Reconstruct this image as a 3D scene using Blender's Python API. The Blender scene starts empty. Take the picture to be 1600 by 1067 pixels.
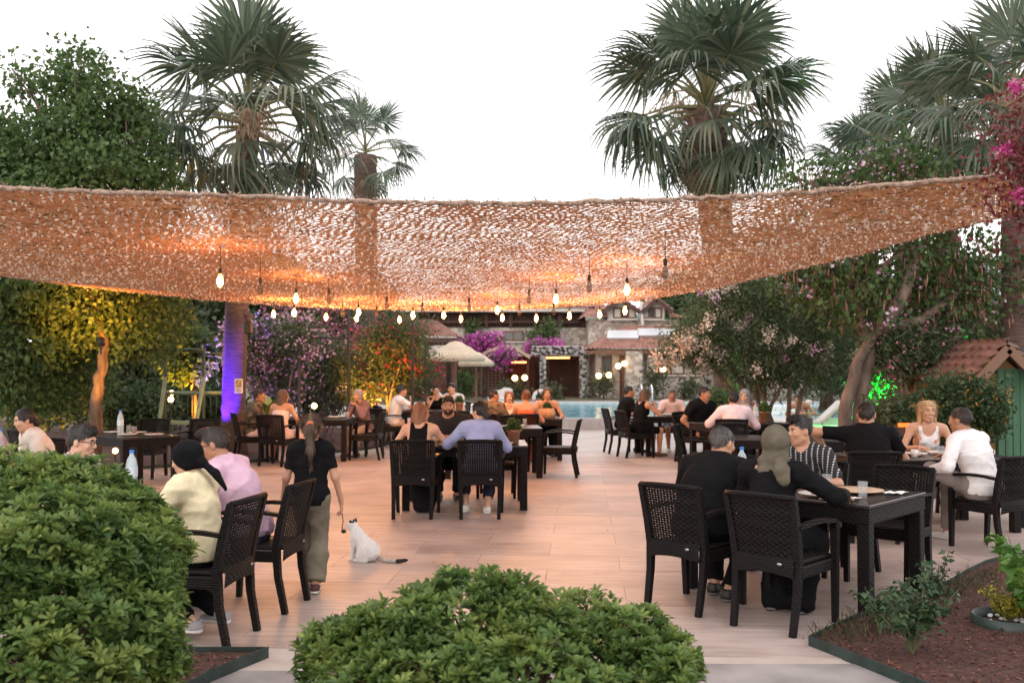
import bpy, math, random
import numpy as np
from mathutils import Vector, Matrix
SC = bpy.context.scene
COL = SC.collection
# ---------------------------------------------------------------- camera
F_PX, HOR = 1556.0, 575.0                      # focal length and horizon row of the 1600 x 1067 photograph
CAM_H = 1.65
PITCH = math.atan((HOR - 533.5) / F_PX)
cam_d = bpy.data.cameras.new('camera'); cam = bpy.data.objects.new('camera', cam_d); COL.objects.link(cam)
cam_d.sensor_width = 36.0; cam_d.lens = F_PX / 1600 * 36.0
cam_d.clip_start = 0.05; cam_d.clip_end = 2000
cam.location = (0, 0, CAM_H); cam.rotation_euler = (math.pi/2 + PITCH, 0, 0)
cam_d.dof.use_dof = True; cam_d.dof.focus_distance = 7.6; cam_d.dof.aperture_fstop = 3.2
SC.camera = cam
# ---------------------------------------------------------------- sky, sun, exposure
wd = bpy.data.worlds.new('World'); SC.world = wd; wd.use_nodes = True
nt = wd.node_tree; bg = nt.nodes['Background']
sky = nt.nodes.new('ShaderNodeTexSky'); sky.sky_type = 'NISHITA'; sky.sun_disc = False
SUN_EL, SUN_ROT = math.radians(8), math.radians(205)
sky.sun_elevation = SUN_EL; sky.sun_rotation = SUN_ROT; sky.dust_density = 2.0; sky.ozone_density = 1.0
mx = nt.nodes.new('ShaderNodeMixRGB'); mx.blend_type = 'MIX'; mx.inputs[0].default_value = 0.80
mx.inputs[2].default_value = (14.2, 13.7, 13.6, 1)        # pale dusk overcast
nt.links.new(sky.outputs[0], mx.inputs[1]); nt.links.new(mx.outputs[0], bg.inputs[0])
bg.inputs[1].default_value = 0.115
sun_d = bpy.data.lights.new('sun', 'SUN'); sun_d.energy = 0.5; sun_d.angle = math.radians(30); sun_d.color = (1, .86, .76)
sun = bpy.data.objects.new('sun', sun_d); COL.objects.link(sun)
_sd = Vector((math.sin(SUN_ROT)*math.cos(SUN_EL), math.cos(SUN_ROT)*math.cos(SUN_EL), math.sin(SUN_EL)))
sun.rotation_euler = _sd.to_track_quat('Z', 'Y').to_euler()
SC.view_settings.view_transform = 'Standard'; SC.view_settings.look = 'None'
SC.view_settings.exposure = 0.64; SC.view_settings.gamma = 1.0
SC.render.engine = 'CYCLES'
SC.cycles.use_denoising = True
SC.cycles.max_bounces = 7; SC.cycles.diffuse_bounces = 3; SC.cycles.glossy_bounces = 3
SC.cycles.transmission_bounces = 4; SC.cycles.transparent_max_bounces = 12
SC.cycles.sample_clamp_indirect = 4.0
SC.cycles.use_light_tree = True
# ---------------------------------------------------------------- pixel -> place
_c, _s = math.cos(PITCH), math.sin(PITCH)
def ray(px, py):
    x, y = (px-800)/F_PX, -(py-533.5)/F_PX
    return Vector((x, _c - y*_s, _s + y*_c))
def W(px, py, D):                               # the point seen at that pixel, D metres ahead
    r = ray(px, py); r = r*(D/r.y); return Vector((r.x, r.y, CAM_H + r.z))
def G(px, py, z=0.0):                           # the point of the level z seen at that pixel
    r = ray(px, py); t = (z-CAM_H)/r.z; return Vector((r.x*t, r.y*t, z))
# ---------------------------------------------------------------- materials
MATS = {}
def _nodes(name):
    m = bpy.data.materials.new(name); m.use_nodes = True
    return m, m.node_tree, m.node_tree.nodes['Principled BSDF']
def c4(c): return (c[0], c[1], c[2], 1)
def mat(name, col, rough=.6, col2=None, scale=8, detail=4, bump=0, bscale=None, metal=0, spec=.5, emit=None, estr=0,
        stretch=None, objvar=0, alpha=None, coat=0, sheen=0, kind='noise', tcoord='Object', lo=.35, hi=.65, sss=0):
    if name in MATS: return MATS[name]
    m, t, b = _nodes(name); N = t.nodes; L = t.links
    b.inputs['Roughness'].default_value = rough; b.inputs['Metallic'].default_value = metal
    b.inputs['Specular IOR Level'].default_value = spec
    b.inputs['Base Color'].default_value = c4(col)
    if coat: b.inputs['Coat Weight'].default_value = coat
    if sheen: b.inputs['Sheen Weight'].default_value = sheen
    if sss:
        b.inputs['Subsurface Weight'].default_value = sss; b.inputs['Subsurface Radius'].default_value = (.012, .005, .003)
        b.inputs['Subsurface Scale'].default_value = 1
    if emit: b.inputs['Emission Color'].default_value = c4(emit); b.inputs['Emission Strength'].default_value = estr
    if alpha is not None: b.inputs['Alpha'].default_value = alpha
    vec = None
    if col2 or bump:
        tc = N.new('ShaderNodeTexCoord'); vec = tc.outputs[tcoord]
        if stretch:
            mp = N.new('ShaderNodeMapping'); mp.inputs['Scale'].default_value = stretch
            L.new(vec, mp.inputs[0]); vec = mp.outputs[0]
    last = None
    if col2:
        if kind == 'vor':
            tx = N.new('ShaderNodeTexVoronoi'); tx.inputs['Scale'].default_value = scale; L.new(vec, tx.inputs['Vector']); o = tx.outputs['Color']
            sp = N.new('ShaderNodeSeparateColor'); L.new(o, sp.inputs[0]); o = sp.outputs[0]
        else:
            tx = N.new('ShaderNodeTexNoise'); tx.inputs['Scale'].default_value = scale; tx.inputs['Detail'].default_value = detail
            L.new(vec, tx.inputs['Vector']); o = tx.outputs['Fac']
        r = N.new('ShaderNodeValToRGB'); r.color_ramp.elements[0].color = c4(col); r.color_ramp.elements[1].color = c4(col2)
        r.color_ramp.elements[0].position = lo; r.color_ramp.elements[1].position = hi
        L.new(o, r.inputs[0]); last = r.outputs[0]
    if objvar:
        oi = N.new('ShaderNodeObjectInfo'); hs = N.new('ShaderNodeHueSaturation')
        if last: L.new(last, hs.inputs['Color'])
        else: hs.inputs['Color'].default_value = c4(col)
        ma = N.new('ShaderNodeMapRange'); ma.inputs[3].default_value = 1-objvar; ma.inputs[4].default_value = 1+objvar
        L.new(oi.outputs['Random'], ma.inputs[0]); L.new(ma.outputs[0], hs.inputs['Value']); last = hs.outputs[0]
    if last: L.new(last, b.inputs['Base Color'])
    if bump:
        bt = N.new('ShaderNodeTexNoise'); bt.inputs['Scale'].default_value = bscale or scale*3; bt.inputs['Detail'].default_value = 5
        L.new(vec, bt.inputs['Vector']); bp = N.new('ShaderNodeBump'); bp.inputs['Strength'].default_value = bump; bp.inputs['Distance'].default_value = .02
        L.new(bt.outputs['Fac'], bp.inputs['Height']); L.new(bp.outputs[0], b.inputs['Normal'])
    MATS[name] = m
    return m
def leaf_mat(name, a, b_, c, trans=.35, rough=.45):
    """leaf colour from the per-leaf value 'rnd', part of the light passes through the blade"""
    if name in MATS: return MATS[name]
    m, t, b = _nodes(name); N = t.nodes; L = t.links
    at = N.new('ShaderNodeAttribute'); at.attribute_name = 'rnd'
    r = N.new('ShaderNodeValToRGB'); r.color_ramp.elements[0].color = c4(a); r.color_ramp.elements[1].color = c4(c)
    e = r.color_ramp.elements.new(.55); e.color = c4(b_)
    L.new(at.outputs['Fac'], r.inputs[0]); L.new(r.outputs[0], b.inputs['Base Color']); b.inputs['Roughness'].default_value = rough
    b.inputs['Specular IOR Level'].default_value = .35
    tr = N.new('ShaderNodeBsdfTranslucent'); L.new(r.outputs[0], tr.inputs[0])
    ms = N.new('ShaderNodeMixShader'); ms.inputs[0].default_value = trans
    L.new(b.outputs[0], ms.inputs[1]); L.new(tr.outputs[0], ms.inputs[2]); L.new(ms.outputs[0], N['Material Output'].inputs[0])
    MATS[name] = m
    return m
def emat(name, col, strength):
    if name in MATS: return MATS[name]
    m = bpy.data.materials.new(name); m.use_nodes = True; t = m.node_tree; t.nodes.remove(t.nodes['Principled BSDF'])
    e = t.nodes.new('ShaderNodeEmission'); e.inputs[0].default_value = c4(col); e.inputs[1].default_value = strength
    t.links.new(e.outputs[0], t.nodes['Material Output'].inputs[0]); MATS[name] = m
    return m
def glass_mat(name, col, amount=.75, rough=.05, emit=None, estr=0):
    """thin clear sheet: mostly lets light pass, the rest is a glossy coloured skin"""
    if name in MATS: return MATS[name]
    m, t, b = _nodes(name); N = t.nodes; L = t.links
    b.inputs['Base Color'].default_value = c4(col); b.inputs['Roughness'].default_value = rough
    if emit: b.inputs['Emission Color'].default_value = c4(emit); b.inputs['Emission Strength'].default_value = estr
    tr = N.new('ShaderNodeBsdfTransparent'); ms = N.new('ShaderNodeMixShader'); ms.inputs[0].default_value = 1-amount
    L.new(tr.outputs[0], ms.inputs[1]); L.new(b.outputs[0], ms.inputs[2]); L.new(ms.outputs[0], N['Material Output'].inputs[0])
    MATS[name] = m
    return m
# ---------------------------------------------------------------- objects
def tag(o, label=None, cat=None, group=None, kind=None):
    if label: o['label'] = label
    if cat: o['category'] = cat
    if group: o['group'] = group
    if kind: o['kind'] = kind
    return o
def link(o, parent=None):
    COL.objects.link(o)
    if parent is not None: o.parent = parent
    return o
def empty(name, loc=(0,0,0), rz=0):
    o = bpy.data.objects.new(name, None); o.location = loc; o.rotation_euler = (0,0,rz); o.empty_display_size = .1
    return link(o)
def np_mesh(name, V, polys, smooth=False, rnd=None):
    """V (n,3); polys: list of (m,k) index arrays; rnd: one value per face"""
    me = bpy.data.meshes.new(name); V = np.asarray(V, np.float32)
    polys = [np.asarray(p, np.int32) for p in polys if len(p)]
    me.vertices.add(len(V)); me.vertices.foreach_set('co', V.ravel())
    tot = sum(p.size for p in polys); nf = sum(len(p) for p in polys)
    me.loops.add(tot); me.polygons.add(nf)
    me.loops.foreach_set('vertex_index', np.concatenate([p.ravel() for p in polys]))
    ln = np.concatenate([np.full(len(p), p.shape[1], np.int32) for p in polys])
    st = np.concatenate([[0], np.cumsum(ln)[:-1]]).astype(np.int32)
    me.polygons.foreach_set('loop_start', st)
    try: me.polygons.foreach_set('loop_total', ln)
    except Exception: pass
    me.update(calc_edges=True)
    if smooth: me.polygons.foreach_set('use_smooth', np.ones(nf, bool))
    if rnd is not None:
        a = me.attributes.new('rnd', 'FLOAT', 'FACE'); a.data.foreach_set('value', np.asarray(rnd, np.float32))
    return me
def ob(name, me, m, parent=None, loc=None):
    o = bpy.data.objects.new(name, me)
    if m is not None and not me.materials: me.materials.append(m)
    if loc is not None: o.location = loc
    return link(o, parent)
def frame_of(d):
    d = Vector(d).normalized(); a = Vector((0,0,1)) if abs(d.z) < .9 else Vector((1,0,0))
    u = d.cross(a).normalized(); v = d.cross(u).normalized(); return u, v
class MB:
    def __init__(s): s.v = []; s.f = []
    def box(s, c, size, rz=0, R=None, taper=1.0, bev=0):
        c = Vector(c); sx, sy, sz = [k/2 for k in size]
        M_ = R if R is not None else Matrix.Rotation(rz, 3, 'Z')
        if bev:
            b = bev; n0 = len(s.v)
            for z, k in ((-sz, b), (-sz+b, 0), (sz-b, 0), (sz, b)):
                for x, y in ((-sx+b+0, -sy+k), (sx-b, -sy+k), (sx-k, -sy+b), (sx-k, sy-b), (sx-b, sy-k), (-sx+b, sy-k), (-sx+k, sy-b), (-sx+k, -sy+b)):
                    s.v.append(c + M_ @ Vector((x, y, z)))
            for r in range(3):
                for i in range(8):
                    a = n0+r*8+i; d = n0+r*8+(i+1) % 8; s.f.append((a, d, d+8, a+8))
            s.f.append(tuple(n0+i for i in range(7, -1, -1))); s.f.append(tuple(n0+24+i for i in range(8)))
            return s
        n = len(s.v)
        for z, k in ((-sz, 1), (sz, taper)):
            for x, y in ((-sx, -sy), (sx, -sy), (sx, sy), (-sx, sy)): s.v.append(c + M_ @ Vector((x*k, y*k, z)))
        for q in ((3,2,1,0), (4,5,6,7), (0,1,5,4), (1,2,6,5), (2,3,7,6), (3,0,4,7)): s.f.append(tuple(n+i for i in q))
        return s
    def tube(s, pts, rad, n=8, caps=True, sq=False):
        pts = [Vector(p) for p in pts]
        rad = list(rad) if hasattr(rad, '__len__') else [rad]*len(pts)
        base = len(s.v); u = None
        for i, p in enumerate(pts):
            d = (pts[min(i+1, len(pts)-1)] - pts[max(i-1, 0)])
            if d.length < 1e-9: d = Vector((0,0,1))
            d.normalize()
            if u is None: u, w = frame_of(d)
            else:
                u = (u - d*u.dot(d)); u = u.normalized() if u.length > 1e-6 else frame_of(d)[0]; w = d.cross(u).normalized()
            for k in range(n):
                a = 2*math.pi*(k+.5*sq)/n; r = rad[i]*(1.414 if sq else 1)
                s.v.append(p + (u*math.cos(a) + w*math.sin(a))*r)
        for i in range(len(pts)-1):
            for k in range(n):
                a = base+i*n+k; b = base+i*n+(k+1) % n; s.f.append((a, b, b+n, a+n))
        if caps:
            s.f.append(tuple(base+k for k in range(n-1, -1, -1))); e = base+(len(pts)-1)*n; s.f.append(tuple(e+k for k in range(n)))
        return s
    def lathe(s, prof, c=(0,0,0), n=16, caps=True):
        c = Vector(c); base = len(s.v)
        for r, z in prof:
            for k in range(n):
                a = 2*math.pi*k/n; s.v.append(c + Vector((r*math.cos(a), r*math.sin(a), z)))
        for i in range(len(prof)-1):
            for k in range(n):
                a = base+i*n+k; b = base+i*n+(k+1) % n; s.f.append((a, b, b+n, a+n))
        if caps:
            s.f.append(tuple(base+k for k in range(n-1, -1, -1))); e = base+(len(prof)-1)*n; s.f.append(tuple(e+k for k in range(n)))
        return s
    def ell(s, c, r, R=None, nu=10, nv=7):
        c = Vector(c); base = len(s.v); R = R or Matrix.Identity(3)
        for j in range(nv+1):
            ph = math.pi*j/nv
            for i in range(nu):
                a = 2*math.pi*i/nu
                s.v.append(c + R @ Vector((r[0]*math.sin(ph)*math.cos(a), r[1]*math.sin(ph)*math.sin(a), r[2]*math.cos(ph))))
        for j in range(nv):
            for i in range(nu):
                a = base+j*nu+i; b = base+j*nu+(i+1) % nu; s.f.append((a, a+nu, b+nu, b))
        return s
    def prism(s, poly, z0, z1):
        n = len(poly); b = len(s.v)
        for z in (z0, z1):
            for p in poly: s.v.append(Vector((p[0], p[1], z)))
        s.f.append(tuple(b+i for i in range(n-1, -1, -1))); s.f.append(tuple(b+n+i for i in range(n)))
        for i in range(n): s.f.append((b+i, b+(i+1) % n, b+n+(i+1) % n, b+n+i))
        return s
    def quad(s, a, b, c, d):
        n = len(s.v); s.v += [Vector(a), Vector(b), Vector(c), Vector(d)]; s.f.append((n, n+1, n+2, n+3)); return s
    def me(s, name, smooth=False):
        me = bpy.data.meshes.new(name); me.from_pydata([tuple(v) for v in s.v], [], s.f); me.update()
        if smooth: me.polygons.foreach_set('use_smooth', np.ones(len(me.polygons), bool))
        return me
    def ob(s, name, m, parent=None, smooth=False, loc=None): return ob(name, s.me(name, smooth), m, parent, loc)
def copy_tree(o, parent=None):
    c = o.copy(); COL.objects.link(c); c.parent = parent
    for ch in list(o.children): copy_tree(ch, c)
    return c
def smooth_angle(o, deg=40):
    return o
# ---------------------------------------------------------------- leaves
def unit(a): return a/np.maximum(np.linalg.norm(a, axis=-1, keepdims=True), 1e-9)
def leaf_mesh(name, P, A, Nn, ln, wd, rng, rnd=None, bend=.25, tip=.45, wide=.5):
    """P base points, A leaf axes, Nn rough normals; each leaf a folded blade of two quads with a pointed end"""
    n = len(P); A = unit(A); S = unit(np.cross(A, Nn)); U = unit(np.cross(S, A))
    ln = np.broadcast_to(np.asarray(ln, float), (n,))[:, None]; wd = np.broadcast_to(np.asarray(wd, float), (n,))[:, None]
    mid = P + A*ln*wide; end = P + A*ln - U*ln*bend
    l_ = mid - S*wd*.5 + U*wd*.18; r_ = mid + S*wd*.5 + U*wd*.18
    V = np.stack([P, l_, end, r_, mid - U*ln*bend*.25], 1).reshape(-1, 3)
    b = np.arange(n)[:, None]*5
    Q1 = b + np.array([[0, 4, 2, 1]]); Q2 = b + np.array([[0, 3, 2, 4]])
    if rnd is None: rnd = rng.random(n)
    return np_mesh(name, V, [Q1, Q2], rnd=np.concatenate([rnd, rnd]))
def crown_points(rng, lobes, n, shell=False):
    """random leaf-cluster points near the surface of a set of lobes (c, r)"""
    vol = np.array([r[0]*r[1] + r[1]*r[2] + r[0]*r[2] for c, r in lobes]); pick = rng.choice(len(lobes), n, p=vol/vol.sum())
    C = np.array([c for c, r in lobes])[pick]; R = np.array([r for c, r in lobes])[pick]
    d = unit(rng.normal(size=(n, 3))); rad = rng.random(n)**.33
    rad = (.35 + .65*rad + rng.normal(0, .06, n)) if not shell else rng.uniform(.88, 1.08, n)
    return C + d*R*rad[:, None], d
def foliage(name, lobes, n_cl, per, size, width, m, parent, seed, spread=.16, droop=.2, bend=.25, up=.5, wide=.5):
    rng = np.random.default_rng(seed); P, d = crown_points(rng, lobes, n_cl)
    P = np.repeat(P, per, 0) + rng.normal(0, spread, (n_cl*per, 3)); dd = np.repeat(d, per, 0)
    n = len(P); A = dd*.6 + rng.normal(0, .7, (n, 3)); A[:, 2] -= droop
    Nn = rng.normal(0, .6, (n, 3)); Nn[:, 2] += up
    base = np.repeat(rng.random(n_cl), per)*.6 + rng.random(n)*.4
    me = leaf_mesh(name, P, A, Nn, size*rng.uniform(.65, 1.25, n), width*rng.uniform(.7, 1.2, n), rng, rnd=base, bend=bend, wide=wide)
    o = ob(name, me, m, parent); o['kind'] = 'stuff'
    return o
# ================================================================ the ground, terrace, path, pool
def XP(px, D): return (px-800)*D/F_PX
def ZP(py, D): return CAM_H + (HOR-py)*D/F_PX
soil = mat('soil', (.045, .032, .022), .95, (.10, .075, .05), scale=1.5, bump=.6, bscale=9)
g = MB(); g.quad((-900, -20, -.05), (900, -20, -.05), (900, 1600, -.05), (-900, 1600, -.05))
tag(g.ob('ground', soil), kind='structure')
ter = empty('terrace'); tag(ter, kind='structure')
grout = mat('grout', (.36, .29, .255), .9, (.42, .35, .31), scale=5)
def tile_mat():
    m, t, b = _nodes('travertine_tile'); N = t.nodes; L = t.links
    tc = N.new('ShaderNodeTexCoord'); oi = N.new('ShaderNodeObjectInfo')
    vm = N.new('ShaderNodeVectorMath'); vm.operation = 'SCALE'; vm.inputs['Scale'].default_value = 37
    cx = N.new('ShaderNodeCombineXYZ'); L.new(oi.outputs['Random'], cx.inputs[0]); L.new(oi.outputs['Random'], cx.inputs[1]); L.new(cx.outputs[0], vm.inputs[0])
    ad = N.new('ShaderNodeVectorMath'); L.new(tc.outputs['Object'], ad.inputs[0]); L.new(vm.outputs[0], ad.inputs[1])
    mp = N.new('ShaderNodeMapping'); mp.inputs['Scale'].default_value = (.9, 7, 1); L.new(ad.outputs[0], mp.inputs[0])
    n1 = N.new('ShaderNodeTexNoise'); n1.inputs['Scale'].default_value = 2.2; n1.inputs['Detail'].default_value = 6; L.new(mp.outputs[0], n1.inputs[0])
    r = N.new('ShaderNodeValToRGB'); r.color_ramp.elements[0].position = .3; r.color_ramp.elements[1].position = .7
    r.color_ramp.elements[0].color = (.37, .285, .255, 1); r.color_ramp.elements[1].color = (.50, .405, .37, 1); L.new(n1.outputs[0], r.inputs[0])
    ge = N.new('ShaderNodeNewGeometry'); n2 = N.new('ShaderNodeTexNoise'); n2.inputs['Scale'].default_value = 1.4; n2.inputs['Detail'].default_value = 7
    L.new(ge.outputs['Position'], n2.inputs[0])
    r2 = N.new('ShaderNodeValToRGB'); r2.color_ramp.elements[0].position = .35; r2.color_ramp.elements[1].position = .62
    r2.color_ramp.elements[0].color = (.60, .58, .57, 1); r2.color_ramp.elements[1].color = (1, 1, 1, 1); L.new(n2.outputs[0], r2.inputs[0])
    mu = N.new('ShaderNodeMixRGB'); mu.blend_type = 'MULTIPLY'; mu.inputs[0].default_value = .75; L.new(r.outputs[0], mu.inputs[1]); L.new(r2.outputs[0], mu.inputs[2])
    hs = N.new('ShaderNodeHueSaturation'); mr = N.new('ShaderNodeMapRange'); mr.inputs[3].default_value = .86; mr.inputs[4].default_value = 1.1
    L.new(oi.outputs['Random'], mr.inputs[0]); L.new(mr.outputs[0], hs.inputs['Value']); L.new(mu.outputs[0], hs.inputs['Color']); L.new(hs.outputs[0], b.inputs['Base Color'])
    rr = N.new('ShaderNodeMapRange'); rr.inputs[3].default_value = .36; rr.inputs[4].default_value = .56; L.new(n2.outputs[0], rr.inputs[0]); L.new(rr.outputs[0], b.inputs['Roughness'])
    bp = N.new('ShaderNodeBump'); bp.inputs['Strength'].default_value = .12; bp.inputs['Distance'].default_value = .004; L.new(n1.outputs[0], bp.inputs['Height']); L.new(bp.outputs[0], b.inputs['Normal'])
    return m
TILE = tile_mat()
b_ = MB(); b_.box((-.5, 16.2, -.0192), (17, 21.4, .03)); b_.ob('grout_bed', grout, ter)
TW, TH = 1.2, .6
tm = MB(); tm.box((0, 0, -.01), (TW-.004, TH-.004, .02), bev=.0012); tile_me = tm.me('tile'); tile_me.materials.append(TILE)
TROT = math.radians(-4)
spots = []
for j in range(46):
    for i in range(-10, 11):
        lx, ly = (i + .5*(j % 2))*TW, j*TH + .02
        x = lx*math.cos(TROT) - ly*math.sin(TROT) - .5; y = lx*math.sin(TROT) + ly*math.cos(TROT) + 5.55
        if y < 5.72 or y > 26.6 or x < -8.6 or x > 7.4: continue
        u = 800 + F_PX*x/y
        vis = (-150 < u < 1700)
        spots.append((0 if vis else 1, y, x))
spots.sort()
rt = random.Random(3)
rest = MB()
for k, (v, y, x) in enumerate(spots):
    if k < 300:
        o = bpy.data.objects.new('tile', tile_me); o.location = (x, y, rt.uniform(-.0008, .0008)); o.rotation_euler = (0, 0, TROT); link(o, ter)
    else:
        rest.box((x, y, -.01 + rt.uniform(-.0008, .0008)), (TW-.007, TH-.007, .02), rz=TROT)
o = rest.ob('tile_field', TILE, ter); o['kind'] = 'stuff'
# flagstone path at the photographer's feet
path = empty('path'); tag(path, kind='structure')
pm = MB(); pm.box((0, 2.4, -.03), (16, 6.5, .03)); pm.ob('mortar_bed', mat('mortar', (.16, .13, .115), .95, (.22, .18, .16), scale=6, bump=.4), path)
FLAG = mat('flagstone', (.17, .15, .145), .75, (.28, .25, .24), scale=2.3, detail=8, bump=.25, bscale=14, objvar=.1)
rf = random.Random(11)
ys = [5.63, 4.75, 3.8, 2.7, 1.4]
for r in range(4):
    xs = [-6.5]
    while xs[-1] < 6: xs.append(xs[-1] + rf.uniform(1.0, 1.75))
    for a, b in zip(xs[:-1], xs[1:]):
        j = lambda: rf.uniform(-.05, .05)
        gp = .018
        y1, y0 = ys[r]-gp, ys[r+1]+gp
        poly = [(a+gp+j(), y0+j()), ((a+b)/2+j(), y0+j()), (b-gp+j(), y0+j()), (b-gp+j()*.4, (y0+y1)/2), (b-gp+j(), y1+(j() if r else 0)*.5), ((a+b)/2+j(), y1+(j() if r else 0)*.5), (a+gp+j(), y1), (a+gp+j()*.4, (y0+y1)/2)]
        MB().prism(poly, -.03, rf.uniform(-.006, .0)).ob('flagstone', FLAG, path)
# ---------------------------------------------------------------- mulch beds with metal edging
MULCH = mat('mulch', (.035, .012, .009), .95, (.085, .032, .022), scale=26, detail=6, bump=1.0, bscale=60)
CHIP = leaf_mat('mulch_chips', (.045, .014, .01), (.10, .036, .024), (.20, .085, .06), trans=0, rough=.9)
EDGE = mat('edging_metal', (.010, .022, .020), .5, (.02, .04, .035), scale=12)
def bed(poly, label, seed, z=.03, chips=0, edge=None, edge_h=.068, name='flower_bed'):
    root = empty(name); tag(root, kind='structure')
    P = [Vector((p[0], p[1], 0)) for p in poly]
    me = MB(); me.prism([(p.x, p.y) for p in P], -.03, z); me.ob('mulch_sheet', MULCH, root)
    if edge:
        th = .012
        for pts in edge:
            for a, b in zip(pts[:-1], pts[1:]):
                a = Vector((a[0], a[1], 0)); b = Vector((b[0], b[1], 0)); d = (b-a); L_ = d.length; rz = math.atan2(d.y, d.x)
                MB().box(((a.x+b.x)/2, (a.y+b.y)/2, edge_h/2-.01), (L_+.006, th, edge_h), rz=rz).ob('edging_strip', EDGE, root)
    if chips:
        rng = np.random.default_rng(seed)
        lo = np.array([min(p.x for p in P), min(p.y for p in P)]); hi = np.array([max(p.x for p in P), max(p.y for p in P)])
        q = lo + rng.random((chips*3, 2))*(hi-lo)
        ins = np.zeros(len(q), bool); n = len(P)
        for i in range(n):
            a, b = P[i], P[(i+1) % n]
            c = ((a.y > q[:, 1]) != (b.y > q[:, 1])) & (q[:, 0] < (b.x-a.x)*(q[:, 1]-a.y)/((b.y-a.y) or 1e-9)+a.x)
            ins ^= c
        q = q[ins][:chips]; n = len(q)
        Pp = np.column_stack([q, np.full(n, z) + rng.random(n)*.012]); A = rng.normal(size=(n, 3)); A[:, 2] *= .35
        Nn = rng.normal(0, .4, (n, 3)); Nn[:, 2] += 1
        me = leaf_mesh('chips', Pp, A, Nn, rng.uniform(.012, .04, n), rng.uniform(.006, .016, n), rng, bend=.05)
        o = ob('bark_chips', me, CHIP, root); o['kind'] = 'stuff'
    return root
gx = lambda px, py: (G(px, py).x, G(px, py).y)
RB_e = [gx(1265, 1008), gx(1310, 985), gx(1350, 968), gx(1392, 946), gx(1432, 928), gx(1482, 918), gx(1512, 900), gx(1540, 886), gx(1600, 869), gx(1700, 850)]
RB_b = [gx(1265, 1008), gx(1345, 1040), gx(1430, 1075), gx(1560, 1130)]
bed(RB_e + [gx(1900, 880), gx(1900, 1130)] + RB_b[::-1][:-1], None, 5, chips=9000, edge=[RB_e, RB_b])
LB_e = [gx(150, 1020), gx(300, 1026), gx(418, 1026)]; LB_b = [gx(418, 1026), gx(330, 1062), gx(260, 1100)]
bed([gx(-300, 1010)] + LB_e + LB_b[1:] + [gx(-300, 1200)], None, 6, chips=3500, edge=[LB_e, LB_b])
CB = [(-1.35, 4.75), (1.0, 4.75), (1.25, 3.2), (-1.5, 3.2)]
bed(CB, None, 7, chips=0)
bed([(-9.5, 14.6), (-6.2, 16.2), (-4.4, 17.6), (-3.6, 19.2), (-2.9, 20.2), (-2.3, 23.5), (-2.6, 30), (-16, 34), (-16, 15)], None, 8, chips=6000, edge=[[(-6.2, 16.2), (-4.4, 17.6), (-3.6, 19.2), (-2.9, 20.2), (-2.3, 23.5)]])
bed([(4.4, 15.2), (5.3, 13.2), (6.4, 11.9), (7.6, 11.2), (16, 9.5), (18, 27), (5.6, 26)], None, 9, chips=5000, edge=[[(4.4, 15.2), (5.3, 13.2), (6.4, 11.9), (7.6, 11.2), (9.6, 10.6)]])
# ---------------------------------------------------------------- pool
pool = empty('swimming_pool', (0, 0, 0)); tag(pool, kind='structure')
PX0, PX1, PY0, PY1, PZ = -.1, 13, 27.1, 40, .30
STONE = mat('pale_stone', (.46, .43, .41), .8, (.58, .55, .53), scale=3, bump=.2)
POOLW = mat('pool_wall', (.32, .62, .70), .4, (.38, .68, .75), scale=2)
for c, s in (((PX0-.2, (PY0+PY1)/2, PZ/2-.02), (.4, PY1-PY0+.8, PZ+.04)), ((PX1+.2, (PY0+PY1)/2, PZ/2-.02), (.4, PY1-PY0+.8, PZ+.04)), (((PX0+PX1)/2, PY1+.2, PZ/2-.02), (PX1-PX0-.01, .4, PZ+.04))):
    MB().box(c, s).ob('rim', STONE, pool)
n = 16
for i in range(n):
    w = (PX1-PX0)/n
    MB().box((PX0+(i+.5)*w, PY0-.16, PZ/2-.02), (w-.004, .32, PZ+.04), bev=.003).ob('coping_stone', mat('grey_coping', (.33, .31, .32), .7, (.40, .38, .39), scale=3), pool)
MB().quad((PX0, PY0, -.03), (PX1, PY0, -.03), (PX1, PY1, -.03), (PX0, PY1, -.03)).ob('basin', POOLW, pool)
def water_mat():
    m, t, b = _nodes('pool_water'); N = t.nodes; L = t.links
    b.inputs['Base Color'].default_value = (.11, .50, .62, 1); b.inputs['Roughness'].default_value = .06; b.inputs['IOR'].default_value = 1.33
    tc = N.new('ShaderNodeTexCoord'); n1 = N.new('ShaderNodeTexNoise'); n1.inputs['Scale'].default_value = 1.6; n1.inputs['Detail'].default_value = 3
    L.new(tc.outputs['Object'], n1.inputs[0]); bp = N.new('ShaderNodeBump'); bp.inputs['Strength'].default_value = .35; bp.inputs['Distance'].default_value = .12
    L.new(n1.outputs[0], bp.inputs['Height']); L.new(bp.outputs[0], b.inputs['Normal'])
    r = N.new('ShaderNodeValToRGB'); r.color_ramp.elements[0].color = (.06, .33, .47, 1); r.color_ramp.elements[1].color = (.30, .62, .70, 1)
    r.color_ramp.elements[0].position = .35; r.color_ramp.elements[1].position = .65; L.new(n1.outputs[0], r.inputs[0]); L.new(r.outputs[0], b.inputs['Base Color'])
    return m
MB().quad((PX0, PY0, .235), (PX1, PY0, .235), (PX1, PY1, .235), (PX0, PY1, .235)).ob('water', water_mat(), pool)
# white sunning deck left of the pool and lawn behind it
dk = MB(); dk.box((-4.6, 33.8, .10), (8.3, 13.2, .22)); tag(dk.ob('pool_deck', mat('white_deck', (.5, .47, .44), .8, (.6, .57, .54), scale=2)), kind='structure')
bk = MB(); bk.box((2, 52, .12), (60, 23, .30)); tag(bk.ob('garden_ground', mat('garden_soil', (.06, .06, .03), .95, (.12, .10, .07), scale=1.2, bump=.5)), kind='structure')
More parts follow.
